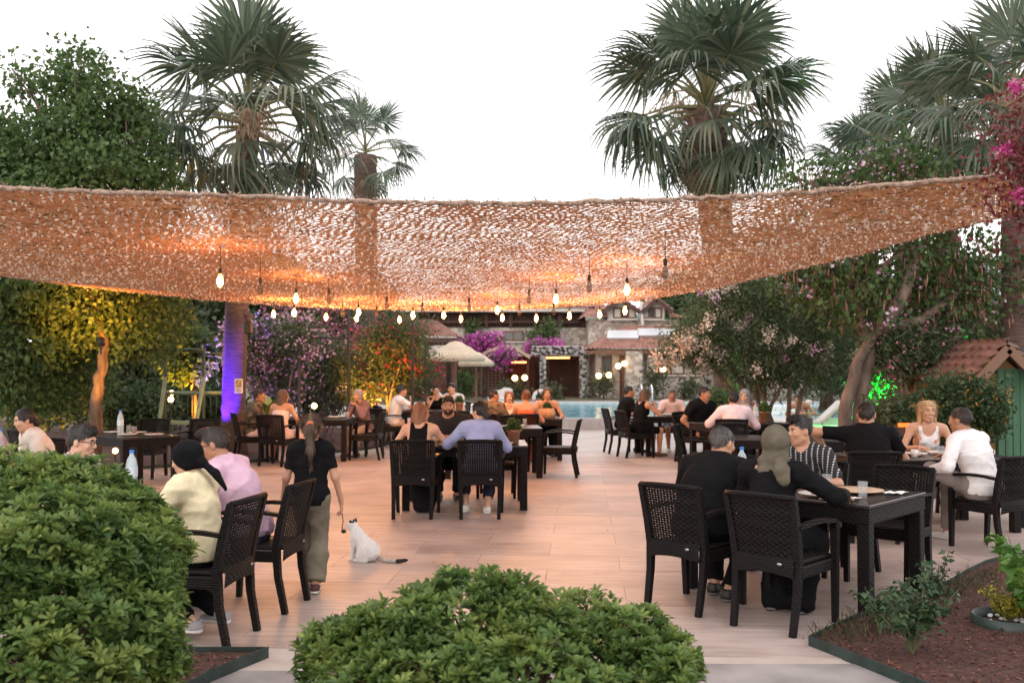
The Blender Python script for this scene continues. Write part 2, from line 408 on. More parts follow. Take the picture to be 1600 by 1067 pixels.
# pool ladder
lad = empty('pool_ladder', (0, 0, 0)); tag(lad, 'chromed pool ladder with two curved rails at the pool rim', 'ladder')
CHR = mat('chrome', (.7, .7, .72), .15, metal=1)
for px in (1003, 1019):
    x = XP(px, 39.6)
    MB().tube([(x, 40.3, .3)] + [(x, 40.3 - .35 + .35*math.cos(a), .75 + .22*math.sin(a)) for a in np.linspace(0, math.pi, 7)] + [(x, 39.6, .1)], .035, 8).ob('rail', CHR, lad, True)
for z in (.05, .2):
    MB().box((XP(1011, 39.6), 39.6, z), (.4, .06, .03)).ob('rung', CHR, lad)
# ================================================================ the houses behind the pool
STW = mat('stone_wall', (.32, .27, .235), .9, (.60, .55, .50), scale=6, kind='vor', lo=.1, hi=.9, bump=.7, bscale=5)
ROOFT = mat('roof_tile', (.22, .10, .08), .8, (.36, .19, .15), scale=3, bump=.2, objvar=.05)
WOOD = mat('dark_wood', (.035, .014, .010), .6, (.09, .035, .025), scale=3, stretch=(8, 8, 1), bump=.2)
BROWNF = mat('window_wood', (.13, .055, .03), .6, (.2, .09, .05), scale=6)
PANE = mat('window_glass', (.05, .055, .06), .08, spec=.8)
CURT = mat('curtain', (.55, .52, .48), .9, (.68, .65, .61), scale=14, stretch=(3, 1, .2))
WHITE = mat('white_plaster', (.62, .60, .58), .8, (.7, .68, .66), scale=4)
def roof_patch(a, b, c, d, ncol, nrow, name, parent, m=ROOFT):
    """a-b eave, d-c ridge; rounded tile ribs and stepped courses"""
    a, b, c, d = map(Vector, (a, b, c, d)); nrm = (b-a).cross(d-a).normalized()
    nx, ny = ncol*4, nrow*2; V = []
    for j in range(ny+1):
        t = j/ny
        if j % 2: t = (j+.9)/ny if j < ny else 1
        step = .05 if j % 2 == 0 else -.01
        for i in range(nx+1):
            s_ = i/nx; p = (a.lerp(b, s_)).lerp(d.lerp(c, s_), min(t, 1))
            V.append(p + nrm*(.07*abs(math.sin(math.pi*i/4)) + step))
    i, j = np.meshgrid(np.arange(nx), np.arange(ny)); q = (j*(nx+1)+i).ravel()
    me = np_mesh(name, [tuple(v) for v in V], [np.stack([q, q+1, q+nx+2, q+nx+1], 1)], smooth=False)
    return ob(name, me, m, parent)
def window(parent, x0, x1, z0, z1, y, curtain=True, cols=2, sill=True, fm=BROWNF):
    """timber window standing 4 cm proud of the wall face at y"""
    w = empty('window'); w.parent = parent
    t = .07
    for c, s in (((x0+x1)/2, z0), (x1-x0, t)), (((x0+x1)/2, z1), (x1-x0, t)): pass
    f = MB(); f.box(((x0+x1)/2, y-.02, z0+t/2), (x1-x0, .09, t)); f.box(((x0+x1)/2, y-.02, z1-t/2), (x1-x0, .09, t))
    for k in range(cols+1):
        x = x0 + t/2 + (x1-x0-t)*k/cols; f.box((x, y-.02, (z0+z1)/2), (t, .085, z1-z0-2*t-.004))
    f.ob('frame', fm, w)
    for k in range(cols):
        a = x0 + t + (x1-x0-t)*k/cols; b = x0 + (x1-x0-t)*(k+1)/cols
        MB().box(((a+b)/2, y-.012, (z0+z1)/2), (b-a-.004, .02, z1-z0-2*t-.004)).ob('pane', CURT if (curtain and k in (0, cols-1)) else PANE, w)
    if sill: MB().box(((x0+x1)/2, y-.06, z0-.05), (x1-x0+.16, .16, .07)).ob('sill', WHITE, w)
    return w
GZ = .27
def part(name, m, parent, *boxes, bev=0):
    b = MB()
    for c, s in boxes: b.box(c, s, bev=bev)
    return b.ob(name, m, parent)
# --- stone house with dormers
D1 = 46.0
H1 = empty('stone_house', (0, 0, 0)); tag(H1, 'pale stone house with red tiled roofs and two gabled dormer windows', 'house')
xl, xr = XP(931, D1), XP(1175, D1); zt = ZP(546, D1)
part('wall', STW, H1, (((xl+xr)/2, D1+3, (zt+GZ)/2), (xr-xl, 6, zt-GZ)))
part('porch_wall', STW, H1, ((XP(990, D1-.6), D1-.45, (zt+GZ)/2-.05), (XP(1003, D1)-XP(978, D1), .9, zt-GZ-.1)))
# front roof: hipped, tiles
e0, e1 = Vector((xl-.5, D1-.8, zt-.05)), Vector((xr+.5, D1-.8, zt-.05))
r0, r1 = Vector((xl+1.6, D1+3, ZP(513, D1+3))), Vector((xr-1.6, D1+3, ZP(513, D1+3)))
rf_o = roof_patch(e0, e1, r1, r0, 42, 9, 'roof', H1)
roof_patch(Vector((xl-.5, D1+6.6, zt-.05)), e0, r0, r0+Vector((0, .3, 0)), 14, 9, 'roof', H1)
part('fascia', BROWNF, H1, (((xl+xr)/2, D1-.78, zt-.14), (xr-xl+1, .05, .14)))
part('ridge_cap', ROOFT, H1, (((r0.x+r1.x)/2, D1+3, r0.z+.06), (r1.x-r0.x, .25, .12)))
for (pa, pb, ya, yb) in ((950, 1000, 521, 533), (1000, 1062, 518, 529)):
    t0, t1 = (546-yb)/33, (546-ya)/33
    A = e0.lerp(r0, t0); B = e0.lerp(r0, t1)
    nz = Vector((0, -.55, .83))*.14
    x0, x1 = XP(pa, D1), XP(pb, D1)
    sk = MB(); p = [Vector((x0, A.y, A.z)), Vector((x1, A.y, A.z)), Vector((x1+.2, B.y, B.z)), Vector((x0+.2, B.y, B.z))]
    n0 = len(sk.v); sk.v += [q+nz*.5 for q in p] + [q+nz*1.3 for q in p]
    for q in ((3,2,1,0), (4,5,6,7), (0,1,5,4), (1,2,6,5), (2,3,7,6), (3,0,4,7)): sk.f.append(q)
    sk.ob('roof_panel', mat('white_panel', (.42, .42, .44), .3), H1)
window(H1, XP(940, D1), XP(956, D1), ZP(582, D1), ZP(556, D1), D1-.02, cols=1, curtain=False)
for pa, pb, n in ((1008, 1069, 3), (1081, 1095, 1), (1116, 1134, 1)):
    window(H1, XP(pa, D1), XP(pb, D1), ZP(585, D1), ZP(553, D1), D1-.02, cols=n)
dr = part('door', BROWNF, H1, ((XP(973, D1), D1-.05, (GZ+ZP(556, D1))/2), (XP(978, D1)-XP(967, D1), .12, ZP(556, D1)-GZ)))
part('handle', CHR, dr, ((XP(976.5, D1), D1-.14, 1.3), (.05, .06, .18)))
# upper storey
D2 = 51.0
ul, ur = XP(920, D2), XP(1062, D2); uz0, uz1 = ZP(535, D2), ZP(499, D2)
part('upper_wall', STW, H1, (((ul+ur)/2, D2+2.5, (uz0+uz1)/2-.4), (ur-ul, 5, uz1-uz0+.8)))
def dormer(pa, pb, pk, ypk, yev):
    dm = empty('dormer'); dm.parent = H1
    x0, x1 = XP(pa, D2), XP(pb, D2); xm = XP(pk, D2); ze, zp = ZP(yev, D2), ZP(ypk, D2)
    y = D2 - .25
    w0, w1 = x0+.35, x1-.35
    w = MB(); n = len(w.v)
    prof = [(w0, uz1-.1), (w1, uz1-.1), (w1, ze), (xm, zp-.22), (w0, ze)]
    w.v += [Vector((a, y, b)) for a, b in prof] + [Vector((a, y+3, b)) for a, b in prof]
    w.f += [(0, 1, 2, 3, 4), (9, 8, 7, 6, 5)] + [(i, i+5, (i+1) % 5+5, (i+1) % 5) for i in range(5)]
    w.ob('gable_wall', WHITE, dm)
    for s_, xa in ((-1, x0), (1, x1)):
        a = Vector((xa, y-.45, ze-.15)); c = Vector((xm, y-.45, zp)); bb = a+Vector((0, 3.6, 0)); d = c+Vector((0, 3.6, 0))
        if s_ < 0: roof_patch(bb, a, c, d, 9, 4, 'dormer_roof', dm)
        else: roof_patch(a, bb, d, c, 9, 4, 'dormer_roof', dm)
        v = (c-a); L_ = v.length; R = Matrix(((v.x/L_, 0, -v.z/L_), (0, 1, 0), (v.z/L_, 0, v.x/L_)))
        MB().box((a+c)/2+Vector((0, -.02, -.12)), (L_, .1, .2), R=R).ob('barge_board', WOOD, dm)
    return x0, x1
dormer(938, 998, 968, 467, 482); dormer(1000, 1048, 1023, 466, 481)
window(H1, XP(957, D2), XP(993, D2), ZP(498, D2), ZP(481, D2), D2-.28, cols=3)
window(H1, XP(1002, D2), XP(1033, D2), ZP(498, D2), ZP(481, D2), D2-.28, cols=3)
roof_patch((ul-.4, D2-.6, uz1+.0), (XP(938, D2)+.4, D2-.6, uz1), (XP(938, D2)+.4, D2+2.2, ZP(470, D2)), (XP(930, D2), D2+2.2, ZP(470, D2)), 6, 6, 'roof', H1)
roof_patch((XP(1046, D2), D2-.6, uz1), (ur+.3, D2-.6, uz1), (ur-.6, D2+2.2, ZP(482, D2)), (XP(1046, D2), D2+2.2, ZP(476, D2)), 6, 6, 'roof', H1)
roof_patch((ul-.4, D2+5.2, uz1), (ul-.4, D2-.6, uz1), (XP(930, D2), D2+2.2, ZP(470, D2)), (XP(930, D2), D2+2.6, ZP(470, D2)), 6, 6, 'roof', H1)
MB().tube([(XP(999, D2), D2-.65, ZP(472, D2)), (XP(1002, D2), D2-.6, ZP(508, D2))], .07, 8).ob('downpipe', WHITE, H1)
# --- long two-storey building with the dark timber gallery
D3 = 53.0
H2 = empty('gallery_building', (0, 0, 0)); tag(H2, 'long stone building with a dark timber gallery under a low pale roof', 'building')
gl, gr = XP(560, D3), XP(916, D3)
part('wall', STW, H2, (((gl+gr)/2, D3+3, (ZP(512, D3)+GZ)/2), (gr-gl, 6, ZP(512, D3)-GZ)))
part('gallery_recess', WOOD, H2, (((gl+gr)/2, D3+3.2, (ZP(512, D3)+ZP(487, D3))/2), (gr-gl-.02, 5.6, ZP(487, D3)-ZP(512, D3))))
nb = 60
pl_me = MB().box((0, 0, 0), ((gr-gl)/nb-.05, .05, ZP(490, D3)-ZP(511, D3))).me('plank'); pl_me.materials.append(mat('gallery_plank', (.045, .018, .012), .6, (.10, .042, .03), scale=4, stretch=(6, 6, .6), objvar=.25))
for i in range(nb):
    if i % 10 in (4, 5): continue
    o = bpy.data.objects.new('plank', pl_me); o.location = (gl+(i+.5)*(gr-gl)/nb, D3+.34, (ZP(511, D3)+ZP(490, D3))/2); link(o, H2)
for px in range(570, 915, 38):
    part('gallery_post', WOOD, H2, ((XP(px, D3), D3-.1, (ZP(512, D3)+ZP(487, D3))/2), (.16, .16, ZP(487, D3)-ZP(512, D3))))
part('gallery_rail', WOOD, H2, (((gl+gr)/2, D3-.1, ZP(503, D3)), (gr-gl, .1, .12)))
part('fascia', WHITE, H2, (((gl+gr)/2-.3, D3+2.6, ZP(485, D3)), (gr-gl+.8, 7, .22)))
roof_patch((gl-.6, D3-1.1, ZP(484, D3)), (gr+.4, D3-1.1, ZP(484, D3)), (gr+.2, D3+3, ZP(474, D3)), (gl-.6, D3+3, ZP(474, D3)), 60, 6, 'roof', H2)
for pa, pb in ((610, 640), (660, 690), (745, 775), (790, 815)):
    window(H2, XP(pa, D3), XP(pb, D3), ZP(612, D3), ZP(572, D3), D3-.02, cols=2, curtain=False)
window(H2, XP(786, D3), XP(818, D3), ZP(533, D3), ZP(517, D3), D3-.02, cols=2, curtain=False)
# timber slat front of the covered restaurant in front of it
D4 = 49.0
H3 = empty('timber_veranda', (0, 0, 0)); tag(H3, 'dark red timber veranda with plank walls behind the straw umbrellas', 'veranda')
va, vb = XP(668, D4), XP(912, D4); vz = ZP(562, D4)
RW = mat('red_plank', (.085, .03, .022), .7, (.17, .065, .045), scale=5, stretch=(5, 5, .5), objvar=.2)
npk = 64; wv = (vb-va)/npk
vp = MB().box((0, 0, 0), (wv-.03, .06, vz-GZ)).me('plank'); vp.materials.append(RW)
for i in range(npk):
    if 8 <= i % 22 <= 11 or 44 <= i <= 60: continue
    o = bpy.data.objects.new('plank', vp); o.location = (va+(i+.5)*wv, D4, (vz+GZ)/2); link(o, H3)
part('back_wall', WOOD, H3, (((va+vb)/2, D4+.6, (vz+GZ)/2), (vb-va, .1, vz-GZ)))
part('top_beam', WOOD, H3, (((va+vb)/2, D4-.08, vz+.08), (vb-va+.4, .2, .18)))
for i in range(5): part('post', WOOD, H3, ((va+(vb-va)*i/4, D4-.08, (vz+GZ)/2-.01), (.18, .18, vz-GZ)))
lat = MB()
for i in range(9): lat.box((XP(772, D4), D4-.06, ZP(614-i*4.6, D4)), (1.5, .03, .05)); 
for i in range(8): lat.box((XP(752+i*5.7, D4), D4-.10, ZP(595, D4)), (.05, .03, 1.3))
lat.ob('lattice', mat('pale_wood', (.22, .17, .14), .8), H3)
# arched awning
aw = empty('arched_awning', (0, 0, 0)); tag(aw, 'arched pale timber awning between umbrellas and stone pergola', 'awning')
D5 = 46.5
pts = [(XP(px, D5), ZP(py, D5)) for px, py in ((752, 559), (764, 551), (780, 546), (797, 546), (812, 551), (828, 561))]
b = MB()
for k, y in enumerate((D5-.2, D5+3)):
    for x, z in pts: b.v.append(Vector((x, y, z)))
    for x, z in pts: b.v.append(Vector((x, y, z+.16)))
n = len(pts)
for i in range(n-1):
    b.f += [(i, i+1, 2*n+i+1, 2*n+i), (n+i+1, n+i, 3*n+i, 3*n+i+1), (i+1, i, n+i, n+i+1), (2*n+i, 2*n+i+1, 3*n+i+1, 3*n+i)]
b.ob('shell', mat('awning', (.42, .30, .21), .8, (.55, .42, .31), scale=6), aw)
for x in (pts[0][0]+.1, pts[-1][0]-.1):
    MB().tube([(x, D5, GZ), (x, D5, pts[0][1]+.05)], .07, 8).ob('post', WOOD, aw)
# pebble-faced pergola
PEB = mat('pebble_mosaic', (.02, .02, .022), .8, (.42, .40, .39), scale=9, kind='vor', lo=.3, hi=.8, bump=.6, bscale=12)
pg = empty('stone_pergola', (0, 0, 0)); tag(pg, 'pergola of grey pebble-faced pillars with a heavy pebble beam', 'pergola')
for pa, pb in ((843, 853.5), (905, 916)):
    part('pillar', PEB, pg, ((XP((pa+pb)/2, D5), D5, (ZP(554, D5)+GZ)/2), (XP(pb, D5)-XP(pa, D5), .36, ZP(554, D5)-GZ)), bev=.02)
part('beam', PEB, pg, ((XP(877, D5), D5-.01, ZP(549, D5)), (XP(924, D5)-XP(830, D5), .42, XP(911, D5)-XP(900, D5))), bev=.02)
for i in range(7):
    part('rafter', WOOD, pg, ((XP(836+i*14, D5), D5+1.7, ZP(543.5, D5)), (.12, 3.9, .12)))
part('roof_sheet', WHITE, pg, ((XP(872, D5), D5+2.0, ZP(541.2, D5)), (XP(912, D5)-XP(832, D5), 3.4, .05)))
# orange tube lights under the pergola and awning
ORG = emat('orange_glow', (1, .22, .05), 9)
for (pa, pb, py, D, lab) in ((852, 890, 559, D5+.6, 'orange strip light under the beam of the pebble pergola'), (790, 826, 566, D5+1.5, 'orange strip light under the arched awning')):
    r = empty('strip_light', W((pa+pb)/2, py, D)); tag(r, lab, 'light')
    MB().box((0, 0, 0), (XP(pb, D)-XP(pa, D), .06, .07)).ob('tube', ORG, r)
    MB().box((0, 0, .055), (XP(pb, D)-XP(pa, D)+.1, .1, .04)).ob('bracket', WOOD, r)
# tile-roofed pavilion left of them
D6 = 40.0
pv = empty('tiled_pavilion', (0, 0, 0)); tag(pv, 'open pavilion with a low red tiled hip roof behind the red oleander', 'pavilion')
pa_, pb_ = XP(556, D6), XP(716, D6); ze = ZP(528, D6)
roof_patch((pa_, D6, ze), (pb_, D6, ze), (XP(668, D6), D6+3, ZP(497, D6)), (XP(600, D6), D6+3, ZP(497, D6)), 30, 8, 'roof', pv)
roof_patch((pb_, D6, ze), (pb_, D6+6, ze), (XP(668, D6), D6+3.3, ZP(497, D6)), (XP(668, D6), D6+3, ZP(497, D6)), 20, 8, 'roof', pv)
part('fascia', WOOD, pv, (((pa_+pb_)/2, D6+.02, ze-.1), (pb_-pa_, .12, .2)))
part('ceiling', WOOD, pv, (((pa_+pb_)/2, D6+3, ze-.13), (pb_-pa_-.2, 5.7, .06)))
for px in (565, 615, 665, 708):
    part('post', WOOD, pv, ((XP(px, D6), D6+.3, (ze+GZ)/2-.05), (.18, .18, ze-GZ)))
for px in (570, 705):
    part('post', WOOD, pv, ((XP(px, D6), D6+5.5, (ze+GZ)/2-.05), (.18, .18, ze-GZ)))
# grey gable of a neighbour between the palms
nb_ = empty('neighbour_house', (0, 0, 0)); tag(nb_, 'pale blue grey house wall between palm trunks beside the shed', 'house')
part('wall', mat('bluegrey_wall', (.42, .47, .54), .8, (.47, .52, .58), scale=2), nb_, ((XP(1535, 40), 42, 2.8), (5.4, 4, 5.6)))
roof_patch((XP(1535, 40)-2.9, 39.7, 5.4), (XP(1535, 40)+2.9, 39.7, 5.4), (XP(1535, 40)+2.9, 42, 6.3), (XP(1535, 40)-2.9, 42, 6.3), 20, 5, 'roof', nb_, mat('grey_roof', (.3, .32, .35), .8))
# distant wooded hill
rng = np.random.default_rng(2)
xs = np.linspace(-420, 420, 90); hz = 14 + 9*np.sin(xs*.012+1.2) + 4*np.sin(xs*.05) + rng.normal(0, .8, 90) + np.clip(xs, 0, 300)*.05
V = []
for j in range(8):
    t = j/7
    for i in range(90): V.append((xs[i], 330+120*t, -1 + hz[i]*math.sin(t*math.pi/2) + rng.normal(0, .6)))
i, j = np.meshgrid(np.arange(89), np.arange(7)); q = (j*90+i).ravel()
tag(ob('hill', np_mesh('hill', V, [np.stack([q, q+1, q+91, q+90], 1)], True), mat('hill', (.05, .07, .05), .95, (.10, .12, .09), scale=.15, bump=1)), kind='structure')
# ================================================================ vegetation
BARK = mat('bark', (.07, .045, .03), .95, (.16, .11, .08), scale=5, stretch=(3, 3, .6), bump=.9, bscale=14)
BARKG = mat('grey_bark', (.085, .06, .05), .95, (.18, .135, .11), scale=4, stretch=(2, 2, .7), bump=.8, bscale=12)
PBARK = mat('palm_bark', (.06, .038, .032), .95, (.13, .085, .07), scale=9, stretch=(.5, .5, 5), bump=1, bscale=22)
PALM = leaf_mat('palm_leaf', (.040, .065, .044), (.075, .11, .07), (.17, .19, .13), trans=.32, rough=.45)
PALMD = leaf_mat('palm_leaf_dry', (.12, .07, .04), (.21, .13, .08), (.33, .24, .16), trans=.25)
PETI = mat('petiole', (.10, .12, .05), .5, (.17, .15, .07), scale=4)
def frond_meshes(seed, droop, Lp, Lb, nseg=34, span=125, fold=.12):
    rng = np.random.default_rng(seed)
    V, Q, rnd = [], [], []
    ks = 6; ts = np.linspace(0, 1, ks+1)
    hub = np.array([0, Lp, -.10*Lp*droop])
    for i in range(nseg):
        a = math.radians(-span + 2*span*i/(nseg-1) + rng.normal(0, 1.2)); L_ = Lb*(.74 + .26*math.cos(a*.55))*rng.uniform(.93, 1.05)
        da = math.radians(2*span/(nseg-1))*.5
        split = rng.uniform(.40, .56); base = len(V); col = rng.random()
        dr = droop*rng.uniform(.8, 1.35); tw = rng.normal(0, .10)
        for t in ts:
            r = L_*t; hw = r*math.sin(da)*1.04 if t < split else L_*split*math.sin(da)*1.04*max(0.05, (1-(t-split)/(1-split)))**.8
            sag = dr*L_*(.16*t**2 + (.75*max(0, t-split)**1.7/(1-split)**.7))
            cz = -.28*abs(math.sin(a*.5))*r*.5
            rr = r - .35*sag*max(0, t-.4)
            aa = a + tw*max(0, t-split)
            cx, cy = math.sin(aa)*rr, math.cos(aa)*rr
            px_, py_ = math.cos(aa), -math.sin(aa)
            V.append(hub + np.array([cx - px_*hw, cy - py_*hw, cz - sag])); V.append(hub + np.array([cx, cy, cz - sag + hw*fold*3])); V.append(hub + np.array([cx + px_*hw, cy + py_*hw, cz - sag]))
        for k in range(ks):
            b = base + 3*k; Q += [(b, b+1, b+4, b+3), (b+1, b+2, b+5, b+4)]; rnd += [col, col]
    blade = np_mesh('blade', np.array(V), [np.array(Q)], rnd=rnd)
    pt = MB(); pt.tube([(0, 0, 0), (0, Lp*.5, .03*Lp), (0, Lp, hub[2])], [.04, .026, .018], 5); pet = pt.me('petiole')
    return blade, pet
FR = [frond_meshes(1, .25, 1.05, 1.0), frond_meshes(2, .75, 1.15, .98), frond_meshes(3, 1.4, 1.15, .95), frond_meshes(4, 1.05, 1.2, .98)]
FRD = [frond_meshes(5, 1.6, .8, .95, span=70), frond_meshes(6, 1.9, .7, .9, span=55)]
for f, p in FR: f.materials.append(PALM); p.materials.append(PETI)
for f, p in FRD: f.materials.append(PALMD); p.materials.append(mat('petiole_dry', (.2, .12, .07), .8))
TAN = leaf_mat('palm_flower', (.30, .20, .13), (.42, .31, .21), (.55, .43, .31), trans=.1)
def palm(label, base, hub, size, r0, r1, seed, n=38, dead=8, skirt=.5, boots=0, cat='palm tree', stalks=3):
    rng = random.Random(seed); root = empty('fan_palm', base); tag(root, label, cat)
    hub = Vector(hub) - Vector(base); H = hub.z
    prof = []; K = 46
    tk = MB(); pts = []; rad = []
    for i in range(K+1):
        t = i/K; p = Vector((hub.x*t**1.3, hub.y*t, (H-.15*size)*t)); r = r0*(1+.35*math.exp(-t*H/.35)) + (r1-r0)*t
        r *= 1 + (.035 if i % 2 else -.02) + rng.uniform(-.015, .015)
        pts.append(p); rad.append(r)
    tk.tube(pts, rad, 18); tk.ob('trunk', PBARK, root, True)
    top = pts[-1]
    if boots:                                               # cut leaf bases spiralling below the crown
        bm = MB()
        for i in range(boots):
            a = i*2.399; z = H - .12*size - i*.011*size*1.9
            if z < H*.55: break
            rr = r1*1.18; d = Vector((math.cos(a), math.sin(a), 0)); p = Vector((hub.x, hub.y, z))
            bm.tube([p+d*rr*.6, p+d*rr*1.0+Vector((0, 0, .10)), p+d*rr*1.28+Vector((0, 0, .24))], [.10*size/2, .085*size/2, .04*size/2], 5)
        o = bm.ob('leaf_bases', mat('leaf_base', (.10, .065, .05), .95, (.24, .16, .12), scale=6, bump=.5), root); o['kind'] = 'stuff'
    for i in range(n+dead):
        a = i*2.39996 + rng.uniform(-.25, .25)
        if i < n:
            t = (i+.5)/n; el = 84 - 124*t**.9 + rng.uniform(-12, 12)
            k = 0 if t < .28 else (1 if t < .55 else (3 if t < .78 else 2)); b, p = FR[k]; s_ = size*rng.uniform(.88, 1.1)*(1 if t < .75 else .92)
        else:
            el = -62 + rng.uniform(-14, 8); b, p = FRD[i % 2]; s_ = size*rng.uniform(.75, 1)*skirt*1.6
        rot = Matrix.Rotation(a, 4, 'Z') @ Matrix.Rotation(math.radians(el), 4, 'X') @ Matrix.Rotation(rng.uniform(-.35, .35), 4, 'Y')
        dz = (.20-.55*max(0, (i/n))) * .55 * size if i < n else -.42*size
        fr = bpy.data.objects.new('frond', b); fr.matrix_world = Matrix.Translation(hub + Vector((0, 0, dz))) @ rot @ Matrix.Scale(s_, 4); link(fr, root)
        pe = bpy.data.objects.new('petiole', p); link(pe, fr)
    for k in range(stalks):                                 # pale drooping flower stalks
        a = rng.uniform(0, 6.28); d = Vector((math.cos(a), math.sin(a), 0)); L_ = size*rng.uniform(1.2, 1.7)
        P = [hub + d*L_*t*.75 + Vector((0, 0, L_*(.75*t - .95*t*t))) for t in np.linspace(0, 1, 7)]
        st = MB(); st.tube(P, [.018*size]*5+[.012*size]*2, 5); so = st.ob('flower_stalk', mat('flower_stalk', (.35, .26, .17), .8), root)
        nr = np.random.default_rng(seed*7+k); m_ = 260
        pc = np.array([tuple(P[j]) for j in nr.integers(3, 7, m_)]) + nr.normal(0, .10*size, (m_, 3)) - np.array([0, 0, .1*size])
        A = nr.normal(0, .4, (m_, 3)); A[:, 2] -= 1
        fo = ob('blossom', leaf_mesh('blossom', pc, A, nr.normal(size=(m_, 3)), .12*size, .018, nr), TAN, so)
    return root
pl_ = palm('fan palm with a violet lit trunk and broad crown left of the net', G(365, 712), W(388, 185, 17.4), 1.12, .215, .20, 3, n=34, dead=10, stalks=3)
palm('small far fan palm right behind the violet lit palm', (XP(574, 31), 31, 0), W(571, 236, 31), 1.0, .30, .36, 8, n=14, dead=7, stalks=1)
palm('stout fan palm with a dense crown standing alone in the sky', (XP(1139, 24), 24, 0), W(1103, 160, 23.5), 1.38, .30, .42, 5, n=40, dead=13, boots=70, stalks=4)
palm('tall fan palm at the right edge nearest in the row', (XP(1585, 15.5), 15.5, 0), W(1585, 160, 15.5), .88, .20, .19, 11, n=30, dead=10, stalks=3)
palm('fan palm with pale hanging flower stalks second in the right row', (XP(1480, 19), 19, 0), W(1478, 205, 19), .95, .2, .2, 13, n=30, dead=8, stalks=5)
palm('fan palm half hidden by its neighbour third in the right row', (XP(1418, 23), 23, 0), W(1415, 232, 23), .98, .22, .22, 17, n=24, dead=8, stalks=2)
palm('smallest farthest fan palm of the right row above the bauhinia', (XP(1350, 27), 27, 0), W(1350, 268, 27), .92, .22, .22, 19, n=26, dead=8, stalks=1)
# ---------------------------------------------------------------- broadleaf trees
def limb_path(a, b, rng, bend=.15, n=6):
    a, b = Vector(a), Vector(b); d = (b-a); P = []
    off = Vector((rng.uniform(-1, 1), rng.uniform(-1, 1), rng.uniform(-.3, .6)))*bend*d.length
    for i in range(n+1):
        t = i/n; P.append(a + d*t + off*math.sin(math.pi*t) + Vector((rng.uniform(-1, 1), rng.uniform(-1, 1), 0))*.02*d.length)
    return P
def tree(name, label, base, trunks, lobes, r0, n_cl, per, size, width, m, seed, bark=BARK, cat='tree', group=None, spread=.16, droop=.2, extra=None, bend=.25, wide=.5):
    """trunks: list of point lists (world); lobes: list of (centre, radii) in world"""
    rng = random.Random(seed); root = empty(name, base); tag(root, label, cat, group); B = Vector(base)
    tops = []
    for P in trunks:
        P = [Vector(p)-B for p in P]
        pts = []
        for a, b in zip(P[:-1], P[1:]):
            for k in range(4): pts.append(a.lerp(b, k/4) + Vector((rng.uniform(-1, 1), rng.uniform(-1, 1), 0))*r0*.18)
        pts.append(P[-1]); n = len(pts)
        rad = [r0*(1.0 - .5*i/n)*(1 + .45*math.exp(-i*1.2))*rng.uniform(.93, 1.07) for i in range(n)]
        MB().tube(pts, rad, 10).ob('trunk', bark, root, True); tops.append((P[-1], rad[-1]))
    L2 = [(np.array(Vector(c)-B), np.array(r)) for c, r in lobes]
    for c, r in L2:
        s_, rr = min(tops, key=lambda q: (Vector(c)-q[0]).length)
        pth = limb_path(s_, Vector(c)+Vector((rng.uniform(-.2, .2), rng.uniform(-.2, .2), .3*r[2])), rng)
        MB().tube(pth, [rr*.7*(1-.75*i/len(pth)) for i in range(len(pth))], 6).ob('limb', bark, root, True)
        for k in range(3):
            e = Vector(c) + Vector((rng.uniform(-1, 1)*r[0], rng.uniform(-1, 1)*r[1], rng.uniform(-.5, 1)*r[2]))*.8
            pp = limb_path(pth[3], e, rng); MB().tube(pp, [rr*.3*(1-.8*i/len(pp)) for i in range(len(pp))], 4).ob('branch', bark, root, True)
    foliage('crown', L2, n_cl, per, size, width, m, root, seed, spread=spread, droop=droop, bend=bend, wide=wide)
    if extra: extra(root, L2)
    return root
def lobe(px, py, D, rpx, rpy, depth=None):
    s_ = D/F_PX; return (W(px, py, D), (rpx*s_, depth if depth else (rpx+rpy)*.5*s_, rpy*s_))
LGRN = leaf_mat('leaf_fresh', (.045, .085, .028), (.08, .14, .045), (.13, .20, .07), trans=.42)
DGRN = leaf_mat('leaf_dark', (.026, .048, .02), (.045, .08, .032), (.08, .12, .05), trans=.4)
OGRN = leaf_mat('leaf_olive', (.045, .058, .03), (.08, .10, .05), (.13, .15, .08), trans=.4)
OLE = leaf_mat('oleander_leaf', (.04, .065, .03), (.075, .11, .05), (.13, .17, .085), trans=.35)
d = 15.0
tree('maple_tree', 'tall bright green leafy tree with an orange lit trunk at left', (XP(150, d), d, 0),
     [[(XP(148, d), d, 0), W(150, 640, d), W(155, 590, d), W(164, 545, d), W(152, 470, d)]],
     [lobe(165, 165, d, 42, 40, .6), lobe(215, 175, d+.3, 26, 26, .4), lobe(60, 235, d, 60, 45, .9), lobe(120, 205, d-.3, 50, 36, .7), lobe(215, 235, d+.4, 48, 40, .8), lobe(128, 108, d, 32, 30, .45), lobe(95, 150, d, 34, 30, .5), lobe(-15, 215, d, 40, 40, .6), lobe(0, 280, d, 60, 50, .9), lobe(255, 300, d+.3, 30, 30, .5),
      lobe(120, 330, d, 110, 70, 1.4), lobe(20, 420, d-.3, 100, 80, 1.4), lobe(130, 450, d+.5, 110, 75, 1.3), lobe(210, 500, d+.7, 75, 60, 1), lobe(40, 520, d+.4, 100, 70, 1.3), lobe(160, 270, d-.5, 60, 38, .8), lobe(32, 112, d, 15, 14, .2), lobe(38, 140, d, 14, 12, .2), lobe(60, 600, d+.8, 90, 50, 1)],
     .105, 8200, 6, .095, .068, LGRN, 21, cat='tree', spread=.13)
def row(args): tree(*args)
